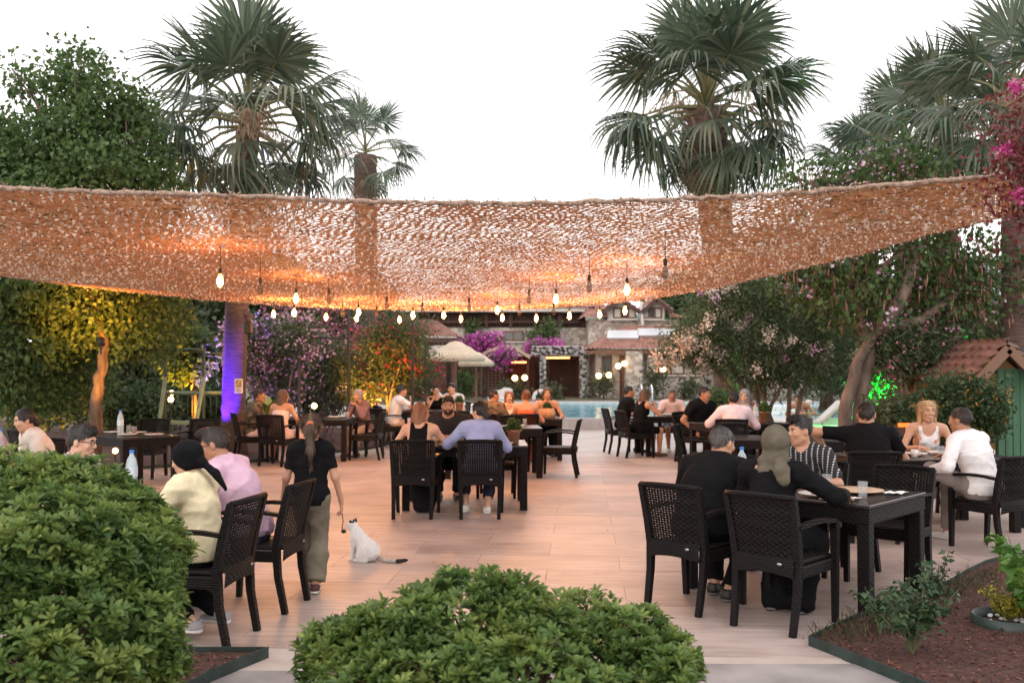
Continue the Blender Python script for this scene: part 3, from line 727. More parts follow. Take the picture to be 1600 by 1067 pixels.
back = [(30, 430, 26, 160, 170, DGRN, 'dark green tree standing behind the patterned shirt diner', 'tree'), (235, 500, 24, 90, 100, OGRN, 'olive green tree behind the swing frame', 'tree'),
        (330, 470, 27, 90, 110, DGRN, 'dark tree behind the violet palm trunk', 'tree'), (430, 470, 33, 80, 70, DGRN, 'dark bushy tree behind the pink oleanders', 'tree'),
        (520, 500, 40, 70, 60, OGRN, 'olive tree in front of the long building', 'tree'),
        (1105, 470, 62, 70, 60, DGRN, 'dark tree on the slope right of the dormer house', 'tree'), (1180, 440, 44, 80, 80, DGRN, 'dark tree behind the white oleander', 'tree'),
        (1290, 480, 34, 110, 110, OGRN, 'olive tree behind the leaning bauhinia trunk', 'tree'), (1440, 520, 30, 130, 120, DGRN, 'dark tree behind the lantana bush', 'tree'), (1590, 500, 27, 90, 110, OGRN, 'olive tree behind the little shed', 'tree')]
for k, (px, py, D, rx, ry, m, lab, cat) in enumerate(back):
    b = (XP(px, D), D, 0); rr = random.Random(50+k)
    lb = [lobe(px+rr.uniform(-.75, .75)*rx, py+rr.uniform(-.6, .7)*ry, D+rr.uniform(-1, 1), rx*rr.uniform(.4, .6), ry*rr.uniform(.4, .6)) for _ in range(7)] + [lobe(px, py+ry*.2, D, rx*.8, ry*.7)]
    tree('background_tree', lab, b, [[b, W(px, 575, D), W(px+5, py+ry*.3, D)]], lb, .16*D/25, 1000, 6, .009*D, .006*D, m, 60+k, cat=cat, group='trees closing the garden', spread=.012*D)
# low dark shrubs closing the garden under those trees
for k, (px, py, D, rx, ry, m, lab) in enumerate(((60, 610, 21, 110, 45, DGRN, 'dark shrub under the dark tree at far left'), (215, 620, 22, 80, 40, DGRN, 'dark shrub between orange trunk and swing frame'), (310, 615, 23, 70, 40, DGRN, 'dark shrub behind the swing frame rails'),
        (480, 600, 24, 70, 50, DGRN, 'dark shrub behind the headscarf woman'), (1300, 596, 42.5, 90, 22, OGRN, 'green shrub beyond the pool behind the oleander stems'), (1388, 606, 21, 48, 40, LGRN, 'leafy shrub washed by green light'), (1520, 600, 21, 80, 60, DGRN, 'dark shrub behind the lantana'))):
    b = G(px, HOR+2567/D); rr = random.Random(90+k)
    lb = [lobe(px+rr.uniform(-.7, .7)*rx, py+rr.uniform(-.4, .6)*ry, D+rr.uniform(-.6, .6), rx*.5, ry*.6) for _ in range(6)]
    tree('garden_shrub', lab, b, [[b, W(px, py+ry*.3, D)]], lb, .05, 700, 6, .13, .07, m, 120+k, cat='shrub', spread=.16)
# ---------------------------------------------------------------- oleanders and other flowering shrubs
PINK = leaf_mat('pink_petal', (.45, .12, .24), (.62, .24, .38), (.75, .42, .52), trans=.35)
PALEP = leaf_mat('lilac_petal', (.42, .22, .38), (.58, .36, .52), (.70, .52, .64), trans=.35)
CRIM = leaf_mat('crimson_petal', (.25, .01, .03), (.42, .02, .06), (.55, .05, .12), trans=.3)
WHT = leaf_mat('white_petal', (.55, .47, .42), (.72, .63, .56), (.82, .76, .70), trans=.35)
PEACH = leaf_mat('peach_petal', (.66, .50, .42), (.76, .62, .54), (.82, .73, .66), trans=.35)
MAG = leaf_mat('magenta_bract', (.35, .03, .26), (.50, .07, .38), (.62, .20, .50), trans=.4)
HOTP = leaf_mat('hot_pink_bract', (.30, .02, .12), (.52, .06, .26), (.68, .24, .42), trans=.4)
ORNG = leaf_mat('orange_floret', (.55, .13, .02), (.7, .25, .04), (.75, .42, .08), trans=.3)
def blossoms(root, L2, m, n_cl, per, size, seed, spread=.07, front=True, zmin=None, name='blossom'):
    rng = np.random.default_rng(seed); P, d = crown_points(rng, L2, n_cl*5, True)
    C = np.mean([c for c, r in L2], 0)
    k = (d[:, 1] < .25) if front else np.ones(len(P), bool)
    if zmin is not None: k &= P[:, 2] > zmin
    P, d = P[k][:n_cl] + d[k][:n_cl]*.06, d[k][:n_cl]; n = len(P)*per
    P = np.repeat(P, per, 0) + rng.normal(0, spread, (n, 3)); A = np.repeat(d, per, 0) + rng.normal(0, .9, (n, 3)); Nn = rng.normal(size=(n, 3)); Nn[:, 1] -= 1
    o = ob(name, leaf_mesh(name, P, A, Nn, size*rng.uniform(.7, 1.2, n), size*rng.uniform(.7, 1.1, n), rng, bend=.15), m, root); o['kind'] = 'stuff'
    return o
def shrub(name, label, px, py, D, rx, ry, n_cl, leaf, seed, flowers=(), stems=5, m=OLE, size=.13, width=.028, nl=8, stem_from=None, cat='shrub', lobes=None, stem_r=.03, bark=BARKG, per=7, spread=.13, stem_h=None):
    rr = random.Random(seed); b = (XP(px, D), D, 0) if stem_from is None else W(*stem_from)
    lb = lobes or [lobe(px+rr.uniform(-.7, .7)*rx, py+rr.uniform(-.65, .65)*ry, D+rr.uniform(-.4, .4), rx*rr.uniform(.35, .55), ry*rr.uniform(.35, .55)) for _ in range(nl)]
    st = []
    for k in range(stems):
        a = Vector(b) + Vector((rr.uniform(-.25, .25), rr.uniform(-.2, .2), 0))*(0 if stem_from else 1); c = Vector(lb[k % len(lb)][0])
        st.append([a, a.lerp(c, .5)+Vector((rr.uniform(-.1, .1), rr.uniform(-.1, .1), .1)), a.lerp(c, .9)])
    def ex(root, L2):
        for i, (fm, nf, pf, sf, sp) in enumerate(flowers): blossoms(root, L2, fm, nf, pf, sf, seed*3+i, sp)
    return tree(name, label, b, st, lb, stem_r, n_cl, per, size, width, m, seed, bark=bark, cat=cat, spread=spread, droop=.0, extra=ex, bend=.12, wide=.45)
shrub('oleander', 'lilac pink oleander beside the violet palm trunk', 425, 560, 21, 60, 65, 1500, 0, 31, [(PALEP, 130, 16, .07, .11), (WHT, 16, 10, .06, .08)])
shrub('oleander', 'tall hot pink oleander under the far edge of the net', 495, 505, 27, 75, 40, 1100, 0, 32, [(PINK, 150, 14, .085, .13)], size=.16)
shrub('oleander', 'white flecked oleander behind the ponytailed girl', 515, 575, 22, 65, 60, 1600, 0, 33, [(WHT, 40, 8, .05, .06), (PALEP, 14, 8, .06, .08)])
shrub('oleander', 'crimson oleander lit yellow from below', 612, 560, 22, 75, 60, 1900, 0, 34, [(CRIM, 75, 12, .06, .09)], stems=8)
shrub('oleander', 'big white and peach oleander on many stems right of the pool', 1205, 530, 18.4, 130, 95, 3600, 0, 35, [(WHT, 46, 60, .05, .062), (PALEP, 10, 30, .05, .05)], stems=10, size=.13, width=.024, nl=14, stem_r=.045,
      lobes=[lobe(1115, 515, 18.4, 48, 52), lobe(1170, 475, 18.6, 60, 45), lobe(1095, 545, 18.2, 30, 30), lobe(1165, 550, 18.2, 55, 42), lobe(1230, 500, 18.6, 60, 55), lobe(1240, 565, 18.3, 55, 36), lobe(1195, 585, 18.5, 36, 22), lobe(1290, 530, 18.7, 45, 62), lobe(1130, 460, 18.8, 40, 38)])
shrub('oleander', 'branch of peach oleander blossoms reaching towards the house', 1062, 540, 14.8, 40, 35, 240, 0, 36, [(PEACH, 26, 55, .05, .055)], stems=2, size=.12, width=.022, stem_from=(1135, 545, 18.2), lobes=[lobe(1035, 555, 17.6, 13, 12), lobe(1062, 528, 17.7, 18, 13), lobe(1085, 540, 17.8, 20, 18), lobe(1092, 512, 17.9, 18, 16), lobe(1052, 546, 17.6, 13, 11)])
shrub('oleander', 'dark pink oleander between bauhinia and lantana', 1430, 540, 15.5, 70, 60, 1300, 0, 37, [(PINK, 26, 12, .06, .08)], stems=9, stem_r=.03)
shrub('bougainvillea', 'magenta bougainvillea over the roof of the timber veranda', 755, 537, 48, 30, 9, 160, 0, 38, [(MAG, 110, 12, .14, .16)], stems=2, size=.2, width=.1, m=LGRN, cat='bougainvillea')
shrub('bougainvillea', 'magenta bougainvillea trailing over the pebble pergola', 850, 542, 48, 34, 5, 120, 0, 39, [(MAG, 70, 12, .13, .14)], stems=2, size=.2, width=.1, m=LGRN, cat='bougainvillea')
shrub('bougainvillea', 'magenta bougainvillea hanging below the awning', 785, 560, 45.6, 14, 9, 80, 0, 40, [(MAG, 50, 10, .14, .14)], stems=1, size=.2, width=.1, m=LGRN, cat='bougainvillea')
shrub('lantana', 'round lantana bush dotted with orange flowers beside the shed', 1495, 640, 13.2, 75, 62, 3000, 0, 41, [(ORNG, 130, 9, .022, .022)], m=DGRN, size=.06, width=.045, nl=12, per=7, spread=.08)
shrub('bougainvillea', 'hot pink bougainvillea spray hanging in at the right edge', 1600, 250, 6.2, 30, 110, 260, 0, 42, [(HOTP, 22, 60, .034, .024)], stems=2, m=leaf_mat('red_twig_leaf', (.08, .015, .015), (.14, .03, .03), (.22, .07, .06)), size=.05, width=.03, nl=12, cat='bougainvillea',
      lobes=[lobe(1600, 175, 6.2, 22, 22, .1), lobe(1605, 225, 6.2, 22, 24, .1), lobe(1595, 250, 6.2, 20, 24, .1), lobe(1600, 290, 6.2, 20, 24, .1), lobe(1615, 340, 6.25, 20, 40, .1), lobe(1640, 260, 6.2, 30, 80, .2)])
# plants in front of the house
for k, (px, py, D, rx, ry, m, lab) in enumerate(((725, 598, 44, 14, 14, LGRN, 'round green shrub left of the white peacock sofa'), (865, 616, 44, 16, 6, OGRN, 'low shrub between the pebble pillars'), (938, 603, 44.6, 14, 14, OGRN, 'shrub left of the house door beside globe lamps'), (1020, 594, 44, 13, 20, OGRN, 'climbing shrub under the wide house window'),
        (1076, 610, 44, 9, 12, OGRN, 'thin shrub below the round wheel ornament'), (660, 612, 43, 26, 16, DGRN, 'dark shrub left of the timber veranda'), (838, 526, 52, 12, 8, LGRN, 'fresh green vine climbing to the gallery'), (740, 518, 52, 7, 13, LGRN, 'tall green vine left on the gallery wall'), (858, 516, 51.8, 6, 13, LGRN, 'upright green vine right on the gallery wall'), (800, 612, 44.5, 16, 7, OGRN, 'grey green shrub behind the peacock sofa'))):
    shrub('garden_plant', lab, px, py, D, rx, ry, 70, 0, 140+k, stems=3, m=m, size=.20, width=.09, nl=5, cat='plant', stem_r=.02, spread=.22)
shrub('garden_plant', 'bright green bush beside the dark palm trunk at the pool', 1128, 633, 22.5, 18, 16, 240, 0, 160, stems=3, m=LGRN, size=.12, width=.06, cat='plant', stem_r=.02)
shrub('garden_plant', 'leafy plant behind the man in black at right', 1392, 648, 13.4, 22, 24, 260, 0, 161, stems=4, m=OGRN, size=.08, width=.05, cat='plant', stem_r=.012)
# ---------------------------------------------------------------- leaning bauhinia with hanging pods
PODM = leaf_mat('dry_pod', (.10, .035, .025), (.17, .07, .05), (.26, .13, .09), trans=.1)
def pods(root, L2):
    rng = np.random.default_rng(5); P, dd = crown_points(rng, L2, 2200); n = len(P)
    A = rng.normal(0, .18, (n, 3)); A[:, 2] -= 1
    o = ob('pods', leaf_mesh('pods', P, A, rng.normal(size=(n, 3)), rng.uniform(.14, .26, n), .022, rng, bend=.05), PODM, root); o['kind'] = 'stuff'
    blossoms(root, L2, PALEP, 40, 8, .06, 77, .06)
D = 15.0
tree('bauhinia_tree', 'leaning forked bauhinia tree hung with brown pods behind the man in black', (XP(1318, D), D, 0),
     [[G(1316, 2567/D+575), W(1322, 640, D), W(1338, 575, D), W(1365, 520, D), W(1440, 500, D), W(1500, 455, D+.3)],
      [G(1336, 2567/D+575), W(1345, 620, D+.1), W(1360, 560, D+.1), W(1352, 520, D+.1), W(1330, 430, D+.2), W(1310, 330, D+.3)],
      [W(1380, 515, D), W(1420, 440, D-.2), W(1440, 380, D)]],
     [lobe(1270, 300, D+.4, 60, 50), lobe(1360, 300, D+.3, 75, 60), lobe(1440, 310, D, 70, 60), lobe(1300, 390, D, 80, 60), lobe(1400, 410, D+.2, 80, 60), lobe(1490, 400, D+.2, 65, 60), lobe(1260, 430, D+.4, 50, 50), lobe(1340, 470, D-.1, 60, 40), lobe(1470, 470, D+.3, 70, 40), lobe(1555, 450, D+.5, 60, 60), lobe(1400, 260, D+.4, 55, 35)],
     .11, 1700, 5, .085, .085, leaf_mat('bauhinia_leaf', (.03, .06, .018), (.055, .105, .03), (.10, .16, .05), trans=.4), 71, bark=BARKG, extra=pods, spread=.12)
# ---------------------------------------------------------------- small leafy trees at left with up-lights
D = 18.6
tree('small_tree', 'small tree glowing yellow over its lamp behind the swing frame', (XP(305, D), D, 0), [[(XP(306, D), D, 0), W(304, 600, D)]],
     [lobe(295, 572, D, 26, 18), lobe(275, 555, D, 22, 18), lobe(312, 560, D, 22, 20), lobe(300, 535, D, 30, 18)], .08, 420, 6, .14, .09, LGRN, 81, spread=.1)
# banana-like leaves beside the table
bl = empty('broad_leaf_plant', (XP(418, 19.2), 19.2, 0)); tag(bl, 'plant with big green leaves coloured as lit yellow behind the couple beside the violet palm', 'plant')
BIG = mat('big_leaf', (.10, .16, .03), .4, (.24, .28, .06), scale=3, stretch=(1, 1, .3))  # yellow light falling on the leaves is put into their colour
for k in range(7):
    a = k*.9; rr = random.Random(k); L_ = rr.uniform(.8, 1.15); lean = rr.uniform(.15, .55)
    b = MB(); d_ = Vector((math.cos(a), math.sin(a)*.6, 0)); s_ = Vector((-d_.y, d_.x, 0)).normalized()
    rows = []
    for t in np.linspace(0, 1, 8):
        p = d_*lean*t*t*.9 + Vector((0, 0, .25 + L_*t - .25*t**3)); w = .17*math.sin(math.pi*min(1, .06+.94*t))**.7
        rows.append((p - s_*w, p + d_*-.03, p + s_*w))
    for r in rows: b.v += [Vector(x) for x in r]
    for i in range(7):
        q = i*3; b.f += [(q, q+1, q+4, q+3), (q+1, q+2, q+5, q+4)]
    b.tube([(0, 0, 0), tuple(d_*.02 + Vector((0, 0, .26)))], .02, 5); b.ob('leaf', BIG, bl, True)
# ---------------------------------------------------------------- clipped pittosporum in the foreground
PIT = leaf_mat('pittosporum_leaf', (.035, .075, .02), (.10, .17, .04), (.25, .31, .08), trans=.40, rough=.5)
def rosettes(name, label, base, lobes, n_ro, seed, leaf=.062, wd_=.024, dens_in=.3):
    rng = np.random.default_rng(seed); root = empty(name, base); tag(root, label, 'shrub'); B = np.array(base)
    L2 = [(np.array(c)-B, np.array(r)*.93) for c, r in lobes]; sub_ = []
    for c, r in L2:
        for _ in range(10):
            dd_ = unit(rng.normal(size=3)); dd_[2] = abs(dd_[2])*.9-.15; q_ = rng.uniform(.075, .13); sub_.append((c+dd_*r*.97, np.array([q_, q_, q_*1.15])))
    core = L2; L2 = L2+sub_
    area = np.array([r[0]*r[1]+r[1]*r[2]+r[0]*r[2] for c, r in L2]); pk = rng.choice(len(L2), n_ro, p=area/area.sum())
    C = np.array([c for c, r in L2])[pk]; R = np.array([r for c, r in L2])[pk]; d = unit(rng.normal(size=(n_ro, 3)))
    lump = .95 + .12*np.sin(d[:, 0]*7+pk)*np.sin(d[:, 1]*6+2*pk)*np.sin(d[:, 2]*8) + np.clip(.06*rng.normal(size=n_ro), -.1, .08)
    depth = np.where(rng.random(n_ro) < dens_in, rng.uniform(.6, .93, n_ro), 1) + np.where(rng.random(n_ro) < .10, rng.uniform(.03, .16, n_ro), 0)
    P = C + d*R*(lump*depth)[:, None]
    keep = np.ones(n_ro, bool)
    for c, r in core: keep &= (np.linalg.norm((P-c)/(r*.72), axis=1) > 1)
    P, d, depth = P[keep], d[keep], depth[keep]
    ax = unit(d*.55 + np.array([0, 0, .65]) + rng.normal(0, .25, (len(P), 3)))
    per = 10; n = len(P)*per
    th = np.tile(np.arange(per)*2.4, len(P)) + np.repeat(rng.random(len(P))*6.28, per)
    tl = np.tile(np.linspace(.25, 1.15, per), len(P)) + rng.normal(0, .12, n)
    a = np.repeat(ax, per, 0); h = np.where(np.abs(a[:, 2:3]) < .9, np.array([[0, 0, 1.]]), np.array([[1., 0, 0]])); u = unit(np.cross(a, h)); v = np.cross(a, u)
    rad = u*np.cos(th)[:, None] + v*np.sin(th)[:, None]
    A = a*np.cos(tl)[:, None] + rad*np.sin(tl)[:, None]; Nn = a*np.sin(tl)[:, None] - rad*np.cos(tl)[:, None]
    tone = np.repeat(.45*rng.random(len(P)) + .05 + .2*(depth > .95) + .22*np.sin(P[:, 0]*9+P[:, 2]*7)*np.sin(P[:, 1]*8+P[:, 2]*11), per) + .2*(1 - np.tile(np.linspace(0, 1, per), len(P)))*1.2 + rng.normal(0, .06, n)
    sz = leaf*np.tile(np.linspace(.6, 1.05, per), len(P))*rng.uniform(.8, 1.2, n)*np.repeat(rng.uniform(.65, 1.2, len(P)), per)
    # obovate blade: 7 points, two bent halves
    S = unit(np.cross(A, Nn)); U = unit(np.cross(S, A)); P0 = np.repeat(P, per, 0); l_ = sz[:, None]; w = (sz*wd_/leaf)[:, None]
    pts = [P0, P0+A*l_*.4-S*w*.36+U*w*.10, P0+A*l_*.75-S*w*.5+U*w*.02, P0+A*l_-U*l_*.14, P0+A*l_*.75+S*w*.5+U*w*.02, P0+A*l_*.4+S*w*.36+U*w*.10, P0+A*l_*.62-U*w*.12]
    V = np.stack(pts, 1).reshape(-1, 3); b = np.arange(n)[:, None]*7
    Q = [b+np.array([[0, 6, 2, 1]]), b+np.array([[6, 3, 2, 2]])[:, :3], b+np.array([[0, 5, 4, 6]]), b+np.array([[6, 4, 3, 3]])[:, :3]]
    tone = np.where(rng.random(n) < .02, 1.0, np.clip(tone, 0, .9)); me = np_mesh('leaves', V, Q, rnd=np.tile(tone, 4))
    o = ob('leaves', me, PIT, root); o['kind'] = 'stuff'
    tw = MB(); rr = random.Random(seed); idx = rng.choice(len(P), min(260, len(P)), replace=False)
    bc = Vector((0, 0, .02))
    for i in idx:
        e = Vector(P[i]); c = Vector(L2[int(np.argmin([np.linalg.norm((P[i]-cc)/rr_) for cc, rr_ in L2]))][0]); c.z = max(c.z-.1, .05)
        tw.tube([c, c.lerp(e, .55)+Vector((0, 0, .03)), e], [.007, .005, .003], 4, caps=False)
    for c, r in core: tw.tube([(c[0]*.8, c[1]*.8, 0), tuple(c)], [.02, .009], 6, caps=False)
    o = tw.ob('twigs', BARK, root); o['kind'] = 'stuff'
    return root
def lob(px, py, D, r): return (W(px-4, py+9, D), tuple(q*.95 for q in r))
rosettes('pittosporum_bush', 'low rounded pittosporum bush in front of the terrace, centre bottom', (XP(770, 4.0), 4.0, .03),
         [lob(735, 988, 4.05, (.33, .36, .285)), lob(548, 1044, 4.1, (.215, .3, .25)), lob(640, 1040, 4.0, (.24, .32, .24)), lob(852, 1026, 4.0, (.24, .33, .26)), lob(965, 1030, 4.1, (.23, .3, .25)), lob(1030, 1080, 4.0, (.15, .3, .22)), lob(770, 1100, 3.8, (.72, .36, .32))], 8600, 201, leaf=.055, wd_=.0175)
rosettes('pittosporum_hedge', 'large clipped pittosporum hedge filling the lower left corner', (XP(60, 4.3), 4.3, .03),
         [lob(-20, 800, 4.6, (.55, .45, .28)), lob(115, 802, 4.6, (.36, .4, .285)), lob(192, 868, 4.45, (.235, .34, .34)), lob(70, 880, 4.15, (.42, .42, .35)), lob(205, 960, 4.3, (.215, .36, .34)), lob(90, 1000, 4.0, (.40, .42, .40)), lob(-60, 960, 4.0, (.35, .45, .45)), lob(190, 1060, 4.1, (.16, .3, .2))], 15500, 202, leaf=.058, wd_=.0185)
# ---------------------------------------------------------------- little plants in the right-hand bed
def sparse_plant(label, pos, stems, seed, m, leaf=.05, h=.45, name='rose_bush', cat='rose bush', wd_=.04, lp=16, tips=None):
    rr = random.Random(seed); rng = np.random.default_rng(seed); root = empty(name, pos); tag(root, label, cat)
    P, A = [], []
    for k in range(stems):
        a = rr.uniform(0, 6.28); L_ = h*rr.uniform(.45, 1.1); sp = rr.uniform(.15, .75)
        pts = [Vector((math.cos(a)*sp*L_*t, math.sin(a)*sp*L_*t, L_*(t-.18*t*t))) for t in np.linspace(0, 1, 6)]
        MB().tube(pts, [.006, .005, .005, .004, .003, .002], 5).ob('stem', mat('green_stem', (.06, .08, .03), .7, (.12, .10, .05), scale=9), root)
        for j in range(lp):
            t = rr.uniform(.3, 1); i = min(4, int(t*5)); p = pts[i].lerp(pts[i+1], t*5-i)
            for q in range(3):
                P.append(tuple(p + Vector((rr.uniform(-1, 1), rr.uniform(-1, 1), rr.uniform(-.5, .5)))*.035)); A.append((rr.uniform(-1, 1), rr.uniform(-1, 1), rr.uniform(-.5, .3)))
    P, A = np.array(P), np.array(A); n = len(P); Nn = rng.normal(0, .4, (n, 3)); Nn[:, 2] += 1
    o = ob('leaves', leaf_mesh('leaves', P, A, Nn, leaf*rng.uniform(.7, 1.2, n), wd_*rng.uniform(.7, 1.1, n), rng), m, root); o['kind'] = 'stuff'
    return root
ROSE = leaf_mat('rose_leaf', (.02, .045, .022), (.04, .08, .035), (.08, .13, .06), trans=.3)
pz = lambda px, py: (G(px, py, .03).x, G(px, py, .03).y, .03)
sparse_plant('sparse rose bush in the mulch bed, low and leafy', pz(1425, 1022), 11, 1, ROSE, h=.52)
sparse_plant('thin rose shoot with a tall bare tip in the mulch bed', pz(1462, 950), 5, 2, ROSE, h=.45, lp=10)
sparse_plant('small rose seedling by the edging next to the table leg', pz(1375, 990), 4, 3, ROSE, h=.34, lp=8)
YEL = leaf_mat('golden_leaf', (.14, .15, .02), (.30, .27, .03), (.45, .38, .06), trans=.35)
sparse_plant('golden leaved dwarf shrub inside the ring edging', pz(1578, 972), 26, 4, YEL, leaf=.026, wd_=.018, h=.26, name='golden_shrub', cat='shrub', lp=22)
GRP = leaf_mat('broad_green_leaf', (.06, .14, .03), (.10, .22, .04), (.18, .32, .07), trans=.4)
sparse_plant('bright broad leaved plant cut by the right frame edge', (G(1618, 985).x, G(1618, 985).y, .03), 12, 5, GRP, leaf=.085, wd_=.085, h=.62, name='broad_leaf_plant', cat='plant', lp=12)
rg = empty('ring_edging', pz(1575, 975)); tag(rg, 'black ring edging with white pebbles round the golden shrub', 'edging')
MB().lathe([(.20, 0), (.205, .06), (.215, .06), (.215, 0)], n=28, caps=False).ob('ring', EDGE, rg, True)
rr = random.Random(9)
for k in range(40):
    a = rr.uniform(0, 6.28); r_ = rr.uniform(.09, .19)
    MB().ell((r_*math.cos(a), r_*math.sin(a), .012), (rr.uniform(.012, .02), rr.uniform(.012, .02), .011), nu=6, nv=4).ob('pebble', mat('white_pebble', (.65, .65, .66), .6), rg)
# grass tufts along the edging
rng = np.random.default_rng(4); n = 700
q = np.array([np.array(RB_e[i]) + (np.array(RB_e[i+1])-np.array(RB_e[i]))*t + rng.normal(0, .10, 2)*[1, 1] + [.10, -.10] for i, t in zip(rng.integers(0, 6, n), rng.random(n))])
A = rng.normal(0, .45, (n, 3)); A[:, 2] = 1
o = ob('grass', leaf_mesh('grass', np.column_stack([q, np.full(n, .03)]), A, rng.normal(size=(n, 3)), rng.uniform(.03, .10, n), .004, rng, bend=.4), leaf_mat('grass_blade', (.06, .07, .03), (.10, .10, .05), (.2, .17, .10)))
tag(o, kind='stuff')
# ================================================================ camouflage-cut shade net over the terrace
def netpt(px, py, z): D = (z-CAM_H)*F_PX/(HOR-py); return (XP(px, D), D, z)
NEAR = [netpt(*a) for a in ((-300, 284, 2.95), (-100, 289, 2.95), (0, 293, 2.95), (180, 299, 2.93), (350, 305, 2.92), (520, 312, 2.9), (700, 316, 2.9), (850, 316, 2.9), (1000, 312, 2.91), (1150, 306, 2.92), (1300, 296, 2.94), (1450, 284, 2.95), (1592, 270, 2.96))]
FAR = [netpt(*a) for a in ((-300, 392, 2.9), (-100, 417, 2.87), (0, 430, 2.85), (100, 443, 2.83), (200, 456, 2.8), (300, 466, 2.77), (400, 474, 2.75), (550, 482, 2.73), (700, 485, 2.72), (850, 481, 2.73), (1000, 469, 2.76), (1120, 449, 2.8), (1250, 419, 2.85), (1350, 395, 2.88), (1450, 366, 2.9), (1592, 333, 2.93))]
POLY = np.array(NEAR + FAR[::-1])
bs = []
for a, b in zip(POLY, np.roll(POLY, -1, 0)):
    for t in np.linspace(0, 1, 12, endpoint=False): bs.append(a + (b-a)*t)
bs = np.array(bs)
def in_poly(x, y):
    ins = np.zeros(len(x), bool)
    for a, b in zip(POLY, np.roll(POLY, -1, 0)):
        ins ^= ((a[1] > y) != (b[1] > y)) & (x < (b[0]-a[0])*(y-a[1])/((b[1]-a[1]) or 1e-9)+a[0])
    return ins
def net_z(x, y):
    x, y = np.atleast_1d(x).astype(float), np.atleast_1d(y).astype(float); out = np.zeros(len(x))
    for i in range(0, len(x), 20000):
        d2 = (x[i:i+20000, None]-bs[None, :, 0])**2 + (y[i:i+20000, None]-bs[None, :, 1])**2 + 1e-4
        w = 1/d2**1.5; z = (w*bs[None, :, 2]).sum(1)/w.sum(1); dm = np.sqrt(d2.min(1))
        out[i:i+20000] = z - .09*(1-np.exp(-dm/1.2)) + .018*np.sin(x[i:i+20000]*2.1+y[i:i+20000]*.7)*np.minimum(dm, 1)
    return out
CELL = .062
rng = np.random.default_rng(12)
NR = math.radians(27); ca_, sa_ = math.cos(NR), math.sin(NR)
pu = POLY[:, 0]*ca_ + POLY[:, 1]*sa_; pv2 = -POLY[:, 0]*sa_ + POLY[:, 1]*ca_
gu = np.arange(pu.min()-.1, pu.max()+.1, CELL); gv = np.arange(pv2.min()-.1, pv2.max()+.1, CELL)
nx_, ny_ = len(gu), len(gv)
GU, GV = np.meshgrid(gu, gv, indexing='ij')
WU = GU + .05*np.sin(GV*3.1+np.sin(GU*1.9)) + .03*np.sin(GV*9.7+GU*4.1) + rng.normal(0, .0125, GU.shape)
WV = GV + .05*np.sin(GU*2.7+np.sin(GV*2.3)) + .03*np.sin(GU*8.9-GV*5.3) + rng.normal(0, .0125, GU.shape)
JX = WU*ca_ - WV*sa_; JY = WU*sa_ + WV*ca_
ci, cj = np.meshgrid(np.arange(nx_-1), np.arange(ny_-1), indexing='ij'); ci, cj = ci.ravel(), cj.ravel()
mid4 = lambda A: (A[:-1, :-1]+A[1:, :-1]+A[1:, 1:]+A[:-1, 1:]).ravel()/4
cx_, cy_ = mid4(JX), mid4(JY)
kp = in_poly(cx_, cy_); ci, cj, cx_, cy_ = ci[kp], cj[kp], cx_[kp], cy_[kp]; nc = len(ci)
Gv = np.column_stack([JX.ravel(), JY.ravel(), net_z(JX.ravel(), JY.ravel()) + rng.normal(0, .005, JX.size)])
id_ = lambda i, j: i*ny_+j
c0, c1, c2, c3 = id_(ci, cj), id_(ci+1, cj), id_(ci+1, cj+1), id_(ci, cj+1)
cz_ = Gv[np.stack([c0, c1, c2, c3], 1), 2].mean(1)
ang = np.arange(6)*np.pi/3 + np.pi/6
patch = np.sin(cx_*1.7+np.sin(cy_*1.1)*2)*np.sin(cy_*1.3+1)          # denser and looser areas of the net
rh = CELL*(.375 + .06*patch + rng.normal(0, .085, nc)).clip(.12, .50)
ori = rng.random(nc)*np.pi; asp = rng.uniform(.55, .95, nc)
ex_ = rh[:, None]*np.cos(ang)[None]; ey_ = (rh*asp)[:, None]*np.sin(ang)[None]
hx = cx_[:, None] + ex_*np.cos(ori)[:, None] - ey_*np.sin(ori)[:, None]; hy = cy_[:, None] + ex_*np.sin(ori)[:, None] + ey_*np.cos(ori)[:, None]
# hexagon corners renumbered so that corner 0 looks to (-,-)
st0 = np.round(((np.pi*1.25 + NR - ori) % (2*np.pi) - np.pi/6)/(np.pi/3)).astype(int) % 6
idx = (st0[:, None] + np.arange(6)[None]) % 6; hx = np.take_along_axis(hx, idx, 1); hy = np.take_along_axis(hy, idx, 1)
Hv = np.stack([hx, hy, np.repeat(cz_[:, None], 6, 1)], 2).reshape(-1, 3); hb = nx_*ny_ + np.arange(nc)*6
V = np.concatenate([Gv, Hv])
H = [hb+k for k in range(6)]
# corners c0 (-,-) ~ h0, c1 (+,-) ~ h1/h2, c2 (+,+) ~ h3, c3 (-,+) ~ h4/h5
T = [(c0, c1, H[1]), (c0, H[1], H[0]), (c1, H[2], H[1]), (c1, c2, H[2]), (c2, H[3], H[2]), (c2, c3, H[4]), (c2, H[4], H[3]), (c3, H[5], H[4]), (c3, c0, H[5]), (c0, H[0], H[5])]
tri = np.concatenate([np.stack(t, 1) for t in T]); rn = np.tile(.7*rng.random(nc) + .15*(patch+1), 10)
uq, inv = np.unique(tri, return_inverse=True)
NETM = leaf_mat('net_cloth', (.31, .115, .048), (.40, .165, .075), (.49, .23, .11), trans=.28, rough=.8)
FLAPM = leaf_mat('net_flap', (.36, .24, .17), (.52, .40, .33), (.68, .58, .50), trans=.45, rough=.8)
net = empty('shade_net', (0, 0, 0)); tag(net, 'wide rust brown camouflage shade net stretched over the terrace', 'shade net')
